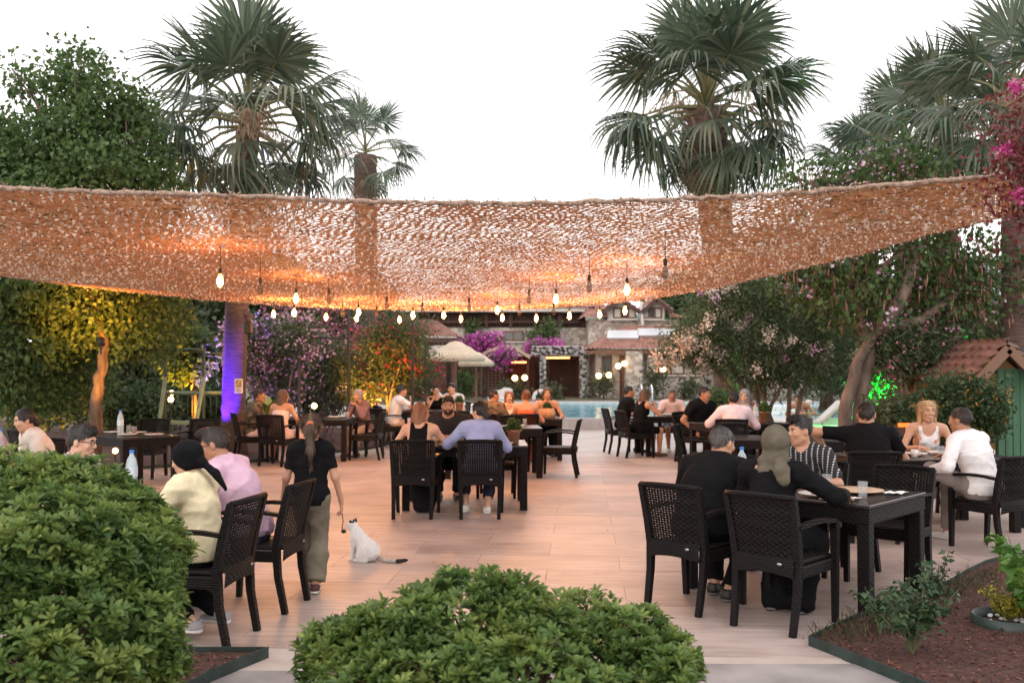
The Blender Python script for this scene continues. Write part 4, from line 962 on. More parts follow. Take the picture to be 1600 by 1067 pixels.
o = ob('net_cloth', np_mesh('net_cloth', V[uq], [inv.reshape(-1, 3)], rnd=rn), NETM, net); o['kind'] = 'stuff'
# the curled tongues left hanging in the cuts
has = rng.random(nc) < .72
k0 = (np.arange(nc)*7) % 6; r_ = np.arange(nc)
p0 = Hv.reshape(nc, 6, 3)[r_, k0]; p1 = Hv.reshape(nc, 6, 3)[r_, (k0+2) % 6]; cc = np.column_stack([cx_, cy_, cz_])
m_ = (p0+p1)/2; dv = cc-m_; L_ = rng.uniform(.75, 1.35, nc)[:, None]
drop = rng.uniform(-.015, .038, nc)
e0_ = m_ + dv*L_*.7 + (p0-m_)*.6; e1_ = m_ + dv*L_*.7 + (p1-m_)*.6; e0_[:, 2] -= drop*.5; e1_[:, 2] -= drop*.5
t_ = m_ + dv*L_*1.15; t_[:, 2] -= drop
Fv = np.stack([p0, p1, e1_, e0_, t_], 1)[has].reshape(-1, 3); fb = np.arange(has.sum())[:, None]*5; fr = rng.random(has.sum())
o = ob('net_tongues', np_mesh('net_tongues', Fv, [fb+np.array([[0, 1, 2, 3]]), fb+np.array([[3, 2, 4]])], rnd=np.concatenate([fr, fr])), FLAPM, net); o['kind'] = 'stuff'
# bound rope hems with frayed tufts
ROPE = mat('rope', (.24, .16, .12), .95, (.42, .31, .25), scale=30, bump=.8, bscale=70)
for nm, pts in (('near', NEAR), ('far', FAR)):
    P = []
    for a, b in zip(pts[:-1], pts[1:]):
        a, b = Vector(a), Vector(b); n = max(4, int((b-a).length/.06))
        for i in range(n): P.append(a.lerp(b, i/n) + Vector((0, random.Random(i*7+len(P)).uniform(-.008, .008), random.Random(i+len(P)).uniform(-.010, .010))))
    P.append(Vector(pts[-1])); rr = random.Random(5)
    r0_ = .017 if nm == 'near' else .011
    MB().tube(P, [r0_*rr.uniform(.7, 1.35) for _ in P], 7).ob('hem_rope', ROPE, net, True)
    n = 1100; q = np.array([tuple(P[i]) for i in rng.integers(0, len(P), n)]) + rng.normal(0, .016, (n, 3)); A = rng.normal(size=(n, 3))
    o = ob('hem_tufts', leaf_mesh('hem_tufts', q, A, rng.normal(size=(n, 3)), rng.uniform(.012, .04, n), .016, rng), FLAPM if nm == 'far' else leaf_mat('tuft', (.2, .13, .1), (.32, .23, .18), (.46, .36, .3)), net); o['kind'] = 'stuff'
# carrying wires under the net and guy ropes beyond the frame
for (a, b) in ():
    A_ = W(a[0], a[1], 9.0 if a[1] < 400 else 13); B_ = W(b[0], b[1], 7.4 if a[1] < 340 else (9.0 if a[1] < 400 else 12))
    P = [A_.lerp(B_, t) for t in np.linspace(0, 1, 40)]; zz = net_z([p.x for p in P], [p.y for p in P])
    MB().tube([(p.x, p.y, z-.012) for p, z in zip(P, zz)], .006, 5).ob('carrying_wire', mat('wire', (.03, .025, .02), .6), net)
# ---------------------------------------------------------------- hanging bulbs
FIL = emat('filament', (1, .40, .10), 2600); BGL = glass_mat('amber_glass', (.9, .55, .2), .62, .1, emit=(1, .40, .07), estr=3.6)
BGD = glass_mat('smoked_glass', (.10, .07, .05), .55, .1)
SOCK = mat('socket', (.02, .015, .012), .5)
prof = [(.004, -.138), (.012, -.134), (.022, -.122), (.030, -.102), (.0325, -.085), (.031, -.068), (.025, -.046), (.0165, -.022), (.0135, -.004)]
gme = MB().lathe(prof, n=14).me('glass', True); gme.materials.append(BGL); gmd = gme.copy(); gmd.materials.clear(); gmd.materials.append(BGD)
fme = MB().lathe([(.003, -.115), (.011, -.108), (.0125, -.08), (.009, -.045), (.003, -.035)], n=8).me('filament', True); fme.materials.append(FIL)
sme = MB().lathe([(.0145, -.012), (.0175, -.01), (.0175, .035), (.012, .048), (.005, .052)], n=12).me('socket', True); sme.materials.append(SOCK)
LIT = [(343, 438), (462, 466), (427, 490), (459, 488), (509, 495), (560, 487), (557, 497), (624, 499), (645, 492), (693, 492), (720, 498), (777, 484), (785, 496), (838, 497), (869, 467), (890, 493), (980, 452), (937, 490.5), (977, 485)]
DIM = [(406, 451), (513, 466), (604, 477), (535, 489), (588, 490), (733, 479), (827, 467), (921, 447), (1040, 425), (660, 485), (812, 487), (865, 486)]
allb = sorted([(a, b, 1) for a, b in LIT] + [(a, b, 0) for a, b in DIM])
ordw = ['leftmost', 'second', 'third', 'fourth', 'fifth', 'sixth', 'seventh', 'eighth', 'ninth', 'tenth', 'eleventh', 'twelfth', 'thirteenth', 'fourteenth', 'fifteenth', 'sixteenth', 'seventeenth', 'eighteenth', 'nineteenth']
cnt = [0, 0]
for (px, py, lit) in allb:
    zb = 2.50; D = (zb-CAM_H)*F_PX/(HOR-py); x = XP(px, D); zt_ = float(net_z(x, D)[0])
    r = empty('hanging_bulb', (x, D, zb+.07)); k = cnt[lit]; cnt[lit] += 1
    w = 'leftmost' if k == 0 else ordw[k] + ' from the left'
    tag(r, ('glowing amber pear bulb under the net, ' if lit else 'unlit dark pear bulb under the net, ') + w, 'light bulb', 'bulbs hanging under the net')
    for nm, me in (('glass', gme if lit else gmd), ('socket', sme)) + ((('filament', fme),) if lit else ()):
        o = bpy.data.objects.new(nm, me); link(o, r)
    MB().tube([(0, 0, .05), (0, 0, max(.08, zt_-zb-.07))], .004, 5).ob('cord', SOCK, r)
# ================================================================ garden lamps
def spot_lamp(label, pos, aim, col, watts, size=70, px_lens=True):
    r = empty('garden_spotlight', pos); tag(r, label, 'spotlight', 'garden uplights'); aim = Vector(aim)-Vector(pos); q = aim.to_track_quat('Z', 'Y').to_matrix().to_4x4()
    h = MB().lathe([(.03, -.10), (.045, -.09), (.05, 0), (.055, .02), (.047, .02), (.045, .005)], n=14).ob('housing', SOCK, r, True); h.matrix_local = Matrix.Translation((0, 0, .14)) @ q
    l = MB().lathe([(.001, .0), (.044, .004)], n=14).ob('lens', emat('lens_'+label[:12], col, 12), r); l.matrix_local = Matrix.Translation((0, 0, .14)) @ q
    MB().tube([(0, 0, -.05), (0, 0, .09)], .012, 6).ob('spike', SOCK, r)
    ld = bpy.data.lights.new('lamp', 'SPOT'); ld.energy = watts; ld.color = col; ld.spot_size = math.radians(size); ld.spot_blend = .6; ld.shadow_soft_size = .04
    lo = bpy.data.objects.new('lamp', ld); link(lo, r); lo.matrix_local = Matrix.Translation(Vector((0, 0, .14)) + aim.normalized()*.06) @ aim.to_track_quat('-Z', 'Y').to_matrix().to_4x4()
    return r
YLW = (1, .40, .045)
base_p = G(365, 712)
spot_lamp('violet spotlight at the foot of the fan palm', (base_p.x-.35, base_p.y-1.0, .02), (base_p.x-.03, base_p.y-.20, 1.45), (.075, .014, 1), 1500, 52)
spot_lamp('violet spotlight washing the dark oleander', (XP(455, 19.5), 19.4, .04), (XP(470, 21.5), 21.5, 1.2), (.13, .05, 1), 40, 80)
spot_lamp('yellow spotlight under the crimson oleander', (XP(578, 21.2), 20.9, .04), (XP(588, 22), 21.9, 1.7), YLW, 800, 75)
spot_lamp('yellow spotlight below the small glowing tree', (XP(300, 18.0), 18.0, .05), (XP(300, 18.6), 18.6, 1.8), YLW, 800, 60)
spot_lamp('orange spotlight lighting the trunk of the leafy tree', (XP(142, 14), 14.1, .05), (XP(152, 15), 15, 3.4), (1, .42, .08), 520, 60)
spot_lamp('yellow spotlight hung in the crown of the leafy tree', (XP(160, 13.9), 13.85, ZP(548, 13.9)), (XP(135, 14.8), 14.9, ZP(470, 14.8)), (1, .34, .03), 240, 85)
spot_lamp('green spotlight in the shrub behind the lantana', (XP(1392, 20), 19.6, .10), (XP(1392, 21), 21, .95), (.03, 1, .12), 4200, 100)
spot_lamp('warm spotlight in the shrubs at far left', (XP(35, 19.5), 19.4, .45), (XP(70, 21), 21, .9), YLW, 420, 100)
for k, (px, py, D) in enumerate(((268, 614, 21), (267, 624, 20.5), (37, 641, 18), (491, 634, 20.5), (1036, 577, 43), (180, 704, 13.4))):
    r = empty('garden_lamp', W(px, py, D)); tag(r, ['small round lamp on the swing frame rail, upper one', 'small round lamp below the swing frame rail', 'small round lamp at far left behind the diners', 'small flame coloured lamp behind the headscarf woman', 'small lamp on the house wall beside the wide window', 'small lamp on the ground beside the round face table'][k], 'lamp', 'small garden lamps')
    MB().ell((0, 0, 0), (.0028*D,)*3).ob('globe', emat('warm_globe', (1, .55, .18), 14), r, True)
    MB().tube([(0, 0, -.002*D), (0, 0, -W(px, py, D).z)], .012, 5).ob('stem', SOCK, r)
def globe_lamp(label, pa, pb, D, arm_z, base_px):
    r = empty('globe_lamp', (XP(base_px, D), D, GZ)); tag(r, label, 'lamp post', 'globe lamps by the house')
    B = Vector((XP(base_px, D), D, GZ)); mid = None
    for px, py in (pa, pb):
        p = W(px, py, D)-B; MB().ell(p, (.13, .13, .13), nu=14, nv=9).ob('globe', emat('globe_glow', (1, .62, .26), 5.5), r, True)
        MB().tube([(0, 0, p.z-.25), (p.x, 0, p.z-.22), (p.x, 0, p.z-.12)], .02, 6).ob('arm', SOCK, r)
    z = W(pa[0], pa[1], D).z-GZ
    MB().tube([(0, 0, 0), (0, 0, z-.2)], .035, 8).ob('post', SOCK, r)
    return r
globe_lamp('twin globe lamp between awning and pebble pergola', (804.5, 590.5), (820, 590), 44, 0, 812)
globe_lamp('twin globe lamp right of the pebble pergola', (935.5, 587), (951.5, 586), 44, 0, 943)
globe_lamp('twin globe lamp at the house door, mounted higher', (966, 572), (975.5, 568), 45, 0, 970.5)
# ================================================================ poolside things
STRAW = leaf_mat('straw', (.30, .20, .12), (.42, .30, .19), (.55, .42, .29), trans=.2)
def straw_umbrella(label, px, D, py_top, py_eave, half_px):
    zt_, ze_ = ZP(py_top, D), ZP(py_eave, D); R_ = half_px*D/F_PX
    r = empty('straw_umbrella', (XP(px, D), D, .2)); tag(r, label, 'umbrella', 'straw umbrellas by the pool')
    MB().tube([(0, 0, 0), (0, 0, zt_-.2)], .04, 8).ob('pole', BROWNF, r)
    pr = []
    for i in range(7):
        t = i/6; pr.append((.04 + R_*t, (zt_-.2) - (zt_-ze_)*(t**1.25) + (.025 if i % 2 else 0)))
    c = MB().lathe(pr + [(R_*.98, ze_-.2-.10), (R_*.95, ze_-.2-.02), (.05, zt_-.35)], n=24, caps=False).ob('canopy', mat('straw_mat', (.46, .36, .26), .9, (.62, .51, .39), scale=5, stretch=(1, 1, 9), bump=.6, bscale=18), r, True)
    rng = np.random.default_rng(int(px)); n = 700; a = rng.random(n)*6.28; P = np.column_stack([R_*.99*np.cos(a), R_*.99*np.sin(a), np.full(n, ze_-.2)]); A = rng.normal(0, .15, (n, 3)); A[:, 2] -= 1
    f = ob('fringe', leaf_mesh('fringe', P, A, rng.normal(size=(n, 3)), rng.uniform(.03, .09, n), .03, rng), STRAW, r); f['kind'] = 'stuff'
    for k in range(8):
        a = k*math.pi/4; MB().tube([(0, 0, zt_-.45), (R_*.95*math.cos(a), R_*.95*math.sin(a), ze_-.24)], .018, 5).ob('rib', BROWNF, r)
    return r
straw_umbrella('straw umbrella with a lamp under it left of the veranda', 712, 33, 533, 560, 45)
straw_umbrella('paler straw umbrella half behind the first one', 744, 35, 550, 568, 27)
r = empty('hanging_lamp', W(708, 559, 32.6)); tag(r, 'small warm lamp hanging under the straw umbrella', 'lamp')
MB().ell((0, 0, 0), (.06, .06, .07)).ob('globe', emat('warm_globe', (1, .55, .18), 14), r, True); MB().tube([(0, 0, .06), (0, 0, .35)], .01, 5).ob('cord', SOCK, r)
CUSH = mat('white_cushion', (.62, .59, .57), .9, (.70, .67, .65), scale=3, bump=.15)
def lounger(label, pos, fx, fy, back=.75):
    r = empty('sun_lounger', pos, math.atan2(-fx, fy)); tag(r, label, 'sun lounger', 'white sun loungers around the pool')
    MB().box((0, 0, .28), (.68, 1.9, .06), bev=.01).ob('frame', WHITE, r)
    for sx in (-1, 1):
        for sy in (-1, 1): MB().box((sx*.29, sy*.8, .125), (.05, .05, .25)).ob('leg', WHITE, r)
    MB().box((0, .35, .36), (.62, 1.2, .10), bev=.03).ob('mattress', CUSH, r)
    R = Matrix.Rotation(-back, 3, 'X'); MB().box(Vector((0, -.27, .34)) + R @ Vector((0, -.36, .03)), (.62, .74, .10), R=R, bev=.03).ob('backrest', CUSH, r)
    return r
for k, (px, D, z, fx, fy, lab) in enumerate(((652, 27.0, 0, .85, .5, 'white sun lounger behind the man in the white tee'), (718, 28.6, .21, 1, .2, 'white sun lounger beyond the bearded diner'), (640, 29.5, .21, .9, .3, 'white sun lounger under the crimson oleander'), (1215, 24.6, 0, -1, .2, 'white sun lounger behind the white oleander stems'), (1262, 23.8, 0, -1, .1, 'white sun lounger left of the leaning trunk'), (1395, 20.8, .03, -1, .3, 'white sun lounger right of the leaning trunk'))):
    lounger(lab, (XP(px, D), D, z), fx, fy)
# white peacock sofa
r = empty('peacock_sofa', (XP(782, 41.2), 41.2, .20)); r.scale = (.72, .72, .62); tag(r, 'white wicker sofa with a wavy high back by the pool', 'sofa')
s_ = 41.5/F_PX; prf = [(-24, 0), (26, 0), (26, 44), (20, 49), (8, 50), (2, 45), (-4, 42), (-12, 42), (-22, 40), (-25, 36)]
b = MB(); n = len(prf); b.v += [Vector((x*s_, .12, z*s_*.78)) for x, z in prf] + [Vector((x*s_, .28, z*s_*.78)) for x, z in prf]
b.f += [tuple(range(n)), tuple(range(2*n-1, n-1, -1))] + [(i, i+n, (i+1) % n+n, (i+1) % n) for i in range(n)]
b.ob('back', CUSH, r); MB().box((0, -.3, .22), (1.3, .8, .4), bev=.05).ob('seat', CUSH, r)
for sx in (-1, 1): MB().box((sx*.66, -.28, .33), (.12, .8, .6), bev=.04).ob('arm', CUSH, r)
# wheel ornament on the house wall
r = empty('wheel_ornament', W(1106, 596, 45.2)); tag(r, 'round grey wheel ornament on a stake against the house wall', 'ornament')
pr = MB()
for k in range(28):
    a = 2*math.pi*k/28; pr.tube([(.10*math.cos(a), 0, .10*math.sin(a)), (.34*math.cos(a), 0, .34*math.sin(a))], .014, 4)
pr.ob('spokes', mat('old_metal', (.30, .27, .24), .6), r)
ring = [(.36*math.cos(a), 0, .36*math.sin(a)) for a in np.linspace(0, 2*math.pi, 33)]; MB().tube(ring, .03, 6, caps=False).ob('rim', MATS['old_metal'], r, True)
MB().tube([(0, -.05, 0), (0, .05, 0)], .11, 14).ob('hub', SOCK, r); MB().tube([(0, .06, .75), (0, .06, GZ-W(1106, 596, 45.2).z)], .03, 6).ob('stake', SOCK, r)
# white life ring by the pool
r = empty('life_ring', (XP(845, 40.25), 40.25, .45)); tag(r, 'white life ring standing at the far pool rim', 'life ring')
MB().tube([(.28*math.cos(a), 0, .28*math.sin(a)) for a in np.linspace(0, 2*math.pi, 25)], .07, 8, caps=False).ob('ring', WHITE, r, True)
for k in range(4):
    a = k*math.pi/2+.4; d_ = Vector((math.cos(a), 0, math.sin(a))); e_ = Vector((-d_.z, 0, d_.x))*.04
    MB().tube([d_*.28-e_, d_*.28+e_], .075, 8).ob('band', mat('red_band', (.5, .05, .04), .6), r)
# ================================================================ swing frame, rails, rocks, posts at left
GPIPE = mat('green_pipe', (.13, .20, .12), .5, (.20, .28, .17), scale=6)
D = 16.6
r = empty('swing_frame', (XP(290, D), D, 0)); tag(r, 'green painted pipe swing frame beside the violet lit palm', 'swing frame'); B = Vector((XP(290, D), D, 0))
def pipe(a, b, rad=.035, nm='pipe', m=GPIPE, root=None, base=None):
    return MB().tube([Vector(a)-(base or B), Vector(b)-(base or B)], rad, 8).ob(nm, m, root or r, True)
DKP = mat('dark_pipe', (.03, .05, .035), .5)
pipe(G(240, 2567/16.4+575), W(258, 590, D+.4), nm='leg'); pipe(G(293, 2567/16+575), W(319, 590, D+.4), nm='leg')
pipe(W(258, 548, D+.5), G(258, 2567/17+575), .03, 'post', DKP); pipe(W(318, 547, D+.5), G(318, 2567/17+575), .03, 'post', DKP)
pipe(W(286, 547, D+.5), W(321, 547, D+.5), .03, 'top_bar', DKP); pipe(W(320, 553, D+.8), W(346, 553, D+.8), .025, 'top_bar', DKP)
pipe(W(259, 614, D+.6), W(346, 614, D+.6), .032, 'rail'); 
for px in range(266, 346, 9): pipe(W(px, 615, D+.62), W(px, 652, D+.62), .01, 'baluster', DKP)
MB().box(W(296, 660, D+.6)-B, (.9, .4, .05)).ob('swing_seat', GPIPE, r)
ROCK = mat('rock', (.16, .14, .12), .9, (.32, .29, .26), scale=4, bump=.6)
for k, (px, py, s1) in enumerate(((206, 664, .34), (222, 660, .28), (120, 668, .3), (232, 668, .2), (1440, 702, .16), (1395, 700, .15))):
    D = (2567/(py+6-575)) if py < 690 and px < 900 else 12.9
    rr = random.Random(k); b = MB(); b.ell((0, 0, s1*.4), (s1, s1*.8, s1*.6), nu=10, nv=7)
    b.v = [v*(1+.16*math.sin(v.x*11+k)*math.cos(v.y*13)+rr.uniform(-.05, .05)) for v in b.v]
    o = b.ob('garden_rock', ROCK, None, False, (XP(px, D), D, .02)); tag(o, ['large grey rock behind the laid table at left', 'grey rock beside the large rock behind the laid table', 'grey rock left of the orange trunk', 'smallest grey rock near the swing frame', 'stone on the bed edge below the lantana', 'stone on the bed edge behind the man in black', 'stone under the yellow lit oleander'][k], 'rock')
# slim black posts with wires above the planting
r = empty('cable_posts', (0, 0, 0)); tag(r, 'slim black posts joined by a bar above the oleanders', 'post frame')
for px, y0, y1, D in ((468, 498, 640, 20.5), (545, 482, 640, 20.5)):
    MB().tube([W(px, y0, D), (XP(px, D), D, 0)], .035, 6).ob('post', SOCK, r)
MB().tube([W(440, 527, 20.5), W(546, 529, 20.5)], .022, 6).ob('bar', SOCK, r)
r = empty('cable_post', (XP(645, 20.2), 20.2, 0)); tag(r, 'slim black post rising in front of the crimson oleander', 'post')
MB().tube([(0, 0, 0), (0, 0, ZP(499, 20.2))], .03, 6).ob('post', SOCK, r); MB().box((0, 0, .01), (.16, .16, .02)).ob('base', SOCK, r)
# notice board on the palm trunk
sp = W(373, 603, 16.95); r = empty('notice', sp); tag(r, 'small printed notice fixed to the violet palm trunk', 'sign')
MB().box((0, 0, 0), (.135, .012, .245)).ob('board', mat('notice_white', (.6, .58, .56), .5), r)
MB().box((0, -.008, .04), (.105, .004, .125)).ob('picture', mat('notice_print', (.5, .36, .08), .5, (.08, .06, .10), scale=22), r)
for k in range(4): MB().box((0, -.008, -.045-.018*k), (.095-.02*(k % 2), .004, .008)).ob('text_line', mat('notice_ink', (.10, .05, .30), .6), r)
# loudspeaker / light horn on the palm
r = empty('flood_lamp', W(388, 512, 17.0)); tag(r, 'black flood lamp bracketed to the palm trunk under the net', 'flood lamp')
MB().box((0, 0, 0), (.14, .10, .22), bev=.02).ob('housing', SOCK, r); MB().tube([(-.05, .05, 0), (-.2, .3, .05)], .018, 6).ob('bracket', SOCK, r)
MB().lathe([(.02, .07), (.10, .22), (.11, .22)], n=12, caps=False).ob('horn', mat('horn', (.12, .11, .16), .4), r, True)
# ================================================================ shed with green door
D = 14.0
sh = empty('garden_shed', (XP(1580, D), D, 0)); tag(sh, 'small ochre shed with a red gable roof and green door', 'shed'); B = Vector((XP(1580, D), D, 0))
OCH = mat('ochre_wall', (.20, .12, .045), .85, (.28, .17, .07), scale=4, bump=.3)
xa, xb, xm = XP(1506, D)-B.x, XP(1606, D)-B.x, XP(1555, D)-B.x-.28
ze_, zp_ = ZP(592, D), ZP(548, D)
b = MB(); prf = [(xa, 0), (xb, 0), (xb, ze_), (xm+.28, zp_), (xa, ze_)]; n = 5
b.v += [Vector((x, 0, z)) for x, z in prf] + [Vector((x, 2.4, z)) for x, z in prf]; b.f += [tuple(range(n)), tuple(range(2*n-1, n-1, -1))] + [(i, i+n, (i+1) % n+n, (i+1) % n) for i in range(n)]
b.ob('wall', OCH, sh); xp_ = xm+.28
SHT = mat('shed_tile', (.10, .05, .042), .85, (.19, .10, .085), scale=4, bump=.3)
roof_patch((xa-.14, 2.7, ze_-.08), (xa-.14, -.35, ze_-.08), (xp_, -.35, zp_+.10), (xp_, 2.7, zp_+.10), 12, 5, 'roof', sh, SHT)
roof_patch((xb+.14, -.35, ze_-.08), (xb+.14, 2.7, ze_-.08), (xp_, 2.7, zp_+.10), (xp_, -.35, zp_+.10), 12, 5, 'roof', sh, SHT)
for s1, xe in ((-1, xa-.14), (1, xb+.14)):
    a, c = Vector((xe, -.38, ze_-.2)), Vector((xp_, -.38, zp_+.02)); v = c-a; L_ = v.length; R = Matrix(((v.x/L_, 0, -v.z/L_), (0, 1, 0), (v.z/L_, 0, v.x/L_)))
    MB().box((a+c)/2, (L_, .06, .12), R=R).ob('barge_board', mat('barge', (.16, .09, .06), .8), sh)
GD = mat('green_door', (.035, .11, .06), .55, (.05, .14, .08), scale=4, stretch=(6, 6, .4))
dx0, dx1 = XP(1554, D)-B.x, XP(1600, D)-B.x
dd = MB().box(((dx0+dx1)/2, -.03, ZP(576, D)/2), (dx1-dx0, .05, ZP(576, D))).ob('door', GD, sh)
for k in range(4):
    w_ = (dx1-dx0)/4; MB().box((dx0+(k+.5)*w_, -.062, ZP(576, D)/2), (w_-.012, .02, ZP(576, D)-.06)).ob('plank', GD, dd)
MB().box((dx0+.05, -.085, .95), (.03, .04, .12)).ob('handle', SOCK, dd)
# orange ground light strip under the shed-side bench
r = empty('ground_light', W(1466, 664, 12.6)); tag(r, 'orange light strip low behind the smiling woman', 'light')
p = W(1466, 664, 12.6)
MB().box((-.25, 0, 0), (.5, .05, .05)).ob('strip', emat('orange_low', (1, .2, .03), 1.3), r); MB().box((-.25, .06, -p.z/2), (.56, .06, p.z)).ob('stand', WOOD, r)
# ================================================================ chairs and tables
def weave_mat(name, col, col2):
    m, t, b = _nodes(name); N = t.nodes; L = t.links
    tc = N.new('ShaderNodeTexCoord'); n1 = N.new('ShaderNodeTexNoise'); n1.inputs['Scale'].default_value = 6; L.new(tc.outputs['Object'], n1.inputs[0])
    r = N.new('ShaderNodeValToRGB'); r.color_ramp.elements[0].color = c4(col); r.color_ramp.elements[1].color = c4(col2); L.new(n1.outputs[0], r.inputs[0]); L.new(r.outputs[0], b.inputs['Base Color'])
    b.inputs['Roughness'].default_value = .5; b.inputs['Specular IOR Level'].default_value = .14
    w1 = N.new('ShaderNodeTexWave'); w1.wave_type = 'BANDS'; w1.bands_direction = 'Z'; w1.inputs['Scale'].default_value = 22; L.new(tc.outputs['Object'], w1.inputs[0])
    w2 = N.new('ShaderNodeTexWave'); w2.wave_type = 'BANDS'; w2.bands_direction = 'DIAGONAL'; w2.inputs['Scale'].default_value = 14; L.new(tc.outputs['Object'], w2.inputs[0])
    ad = N.new('ShaderNodeMath'); ad.operation = 'MULTIPLY_ADD'; ad.inputs[1].default_value = .5; L.new(w2.outputs['Fac'], ad.inputs[0]); L.new(w1.outputs['Fac'], ad.inputs[2])
    bp = N.new('ShaderNodeBump'); bp.inputs['Strength'].default_value = .55; bp.inputs['Distance'].default_value = .006; L.new(ad.outputs[0], bp.inputs['Height']); L.new(bp.outputs[0], b.inputs['Normal'])
    MATS[name] = m
    return m
RAT = weave_mat('rattan_black', (.005, .004, .0042), (.010, .008, .008)); BADGE = mat('badge', (.4, .4, .4), .3, metal=.8)
RATT = weave_mat('rattan_table', (.0055, .0045, .0048), (.011, .009, .0095))
def weave_panel(W0, W1, z0, z1, y0, y1, rows, cols, depth=.012, curve=.03):
    """basket-woven sheet: strands bulge alternately in front and behind, small gaps at the crossings"""
    nr, ncn = rows*4, cols*4; V = []
    for j in range(nr+1):
        t = j/nr; w = W0+(W1-W0)*t
        for i in range(ncn+1):
            s_ = i/ncn*2-1; ph = (j//4) % 2
            off = .0055*math.sin(math.pi*(i/4.0+ph))*abs(math.sin(math.pi*j/4.0+.01))
            V.append((s_*w/2, y0+(y1-y0)*t - curve*(1-s_*s_) + off, z0+(z1-z0)*t))
    Q = []
    for j in range(nr):
        for i in range(ncn):
            if i % 4 == 3 and j % 4 == 3 and j < nr-4: continue
            a = j*(ncn+1)+i; Q.append((a, a+1, a+ncn+2, a+ncn+1))
    return np_mesh('backrest', V, [np.array(Q)], smooth=True)
def make_chair():
    r = empty('woven_chair')
    bk = ob('backrest', weave_panel(.415, .445, .47, .845, -.235, -.315, 22, 17), RAT, r)
    rail = MB(); P = [(s_*.235, -.318 - .03*(1-s_*s_), .852 + .008*(1-s_*s_)) for s_ in np.linspace(-1, 1, 9)]; rail.tube(P, .017, 8); rail.ob('top_rail', RAT, r, True)
    for s_ in (-1, 1):
        MB().tube([(s_*.205, -.285, 0), (s_*.212, -.235, .25), (s_*.215, -.222, .44), (s_*.222, -.255, .62), (s_*.232, -.315, .855)], [.019, .021, .024, .022, .018], 4, sq=True).ob('leg', RAT, r)
        MB().tube([(s_*.232, .245, 0), (s_*.238, .235, .3), (s_*.245, .225, .62), (s_*.246, .20, .648)], [.018, .021, .024, .022], 4, sq=True).ob('leg', RAT, r)
        a = MB(); pts = [(s_*.246, .235, .640), (s_*.252, .15, .662), (s_*.250, 0, .672), (s_*.242, -.14, .668), (s_*.232, -.255, .652)]
        base = len(a.v)
        for (x, y, z), w in zip(pts, (.024, .032, .03, .024, .02)):
            a.v += [Vector((x-w, y, z)), Vector((x+w, y, z)), Vector((x+w, y, z+.024)), Vector((x-w, y, z+.024))]
        for i in range(4):
            for k in range(4): a.f.append((base+i*4+k, base+i*4+(k+1) % 4, base+i*4+4+(k+1) % 4, base+i*4+4+k))
        a.f += [(3, 2, 1, 0), tuple(16+k for k in range(4))]; a.ob('armrest', RAT, r)
        MB().box((s_*.225, 0, .385), (.03, .43, .075), bev=.006).ob('side_apron', RAT, r)
    seat = MB(); seat.box((0, .005, .436), (.44, .46, .028), bev=.012); seat.ob('seat', RAT, r)
    MB().box((0, .232, .39), (.42, .028, .07), bev=.006).ob('front_apron', RAT, r)
    ap = MB(); P = np.linspace(-1, 1, 9)
    for s_ in P: ap.v += [Vector((s_*.2, -.262-.02*(1-s_*s_), .35+.025*(1-s_*s_))), Vector((s_*.2, -.268-.02*(1-s_*s_), .43)), Vector((s_*.2, -.245-.02*(1-s_*s_), .475))]
    for i in range(8):
        q = i*3; ap.f += [(q, q+3, q+4, q+1), (q+1, q+4, q+5, q+2)]
    ap.ob('rear_apron', RAT, r, True)
    MB().ell((.12, -.288, .435), (.018, .005, .009), nu=12, nv=6).ob('badge', BADGE, r, True)
    return r
CH0 = make_chair(); CH_USED = [False]
def chair(label, x, y, fx, fy, z=0):
    if CH_USED[0]: r = copy_tree(CH0)
    else: r = CH0; CH_USED[0] = True
    l = math.hypot(fx, fy); r.location = (x, y, z); r.rotation_euler = (0, 0, math.atan2(-fx, fy)); tag(r, label, 'chair', 'black woven terrace chairs'); return r
def table(label, x, y, lx, ly, ax, ay, h=.75):
    """lx along the direction (ax, ay)"""
    r = empty('woven_table', (x, y, 0), math.atan2(ay, ax)); tag(r, label, 'table', 'dark woven terrace tables')
    MB().box((0, 0, h-.012), (lx, ly, .024), bev=.005).ob('table_top', mat('table_top', (.022, .018, .018), .25, (.034, .029, .028), scale=4, bump=.06, bscale=60), r)
    for s_ in (-1, 1):
        MB().box((0, s_*(ly/2-.02), h-.075), (lx-.012, .028, .10)).ob('apron', RATT, r); MB().box((s_*(lx/2-.02), 0, h-.075), (.028, ly-.07, .10)).ob('apron', RATT, r)
        for q in (-1, 1): MB().box((s_*(lx/2-.052), q*(ly/2-.052), (h-.126)/2), (.085, .085, h-.126), bev=.006).ob('leg', RATT, r)
    return r
def nrm(a, b): l = math.hypot(a, b); return a/l, b/l
T1c, T1a = (2.14, 7.40), nrm(.73, -.68); T1n = (.68, .73)
table('nearest dark woven table, laid for the hijab woman and striped shirt man', *T1c, 1.46, .98, *T1a)
table('dark woven table of the smiling woman in white', 4.25, 10.35, 1.6, .95, .985, .17)
table('dark woven table with a potted plant between the blonde and bearded diners', -.56, 12.03, 1.47, .95, 1, .03)
table('dark woven table with used plates behind the blue shirt woman', -.30, 15.35, 1.47, .9, 1, .06)
table('dark woven table at the pool side with the straw bag', .18, 18.2, 1.4, .9, 1, .06)
table('dark woven table of the man in the white tee', -1.75, 21.4, 1.4, .9, .95, .3)
table('dark woven table of the headscarf woman beside the flower bed', -3.55, 18.1, 1.35, .9, .96, -.1)
table('laid dark table with bottles standing alone at left', -5.15, 13.55, 1.25, .78, -.69, .73)
table('dark table almost hidden behind the hedge under the water bottle', -2.62, 6.72, 1.25, .85, -.15, .99)
table('dark woven table of the family by the pool with the boy', 3.05, 19.1, 1.2, .9, .99, .1)
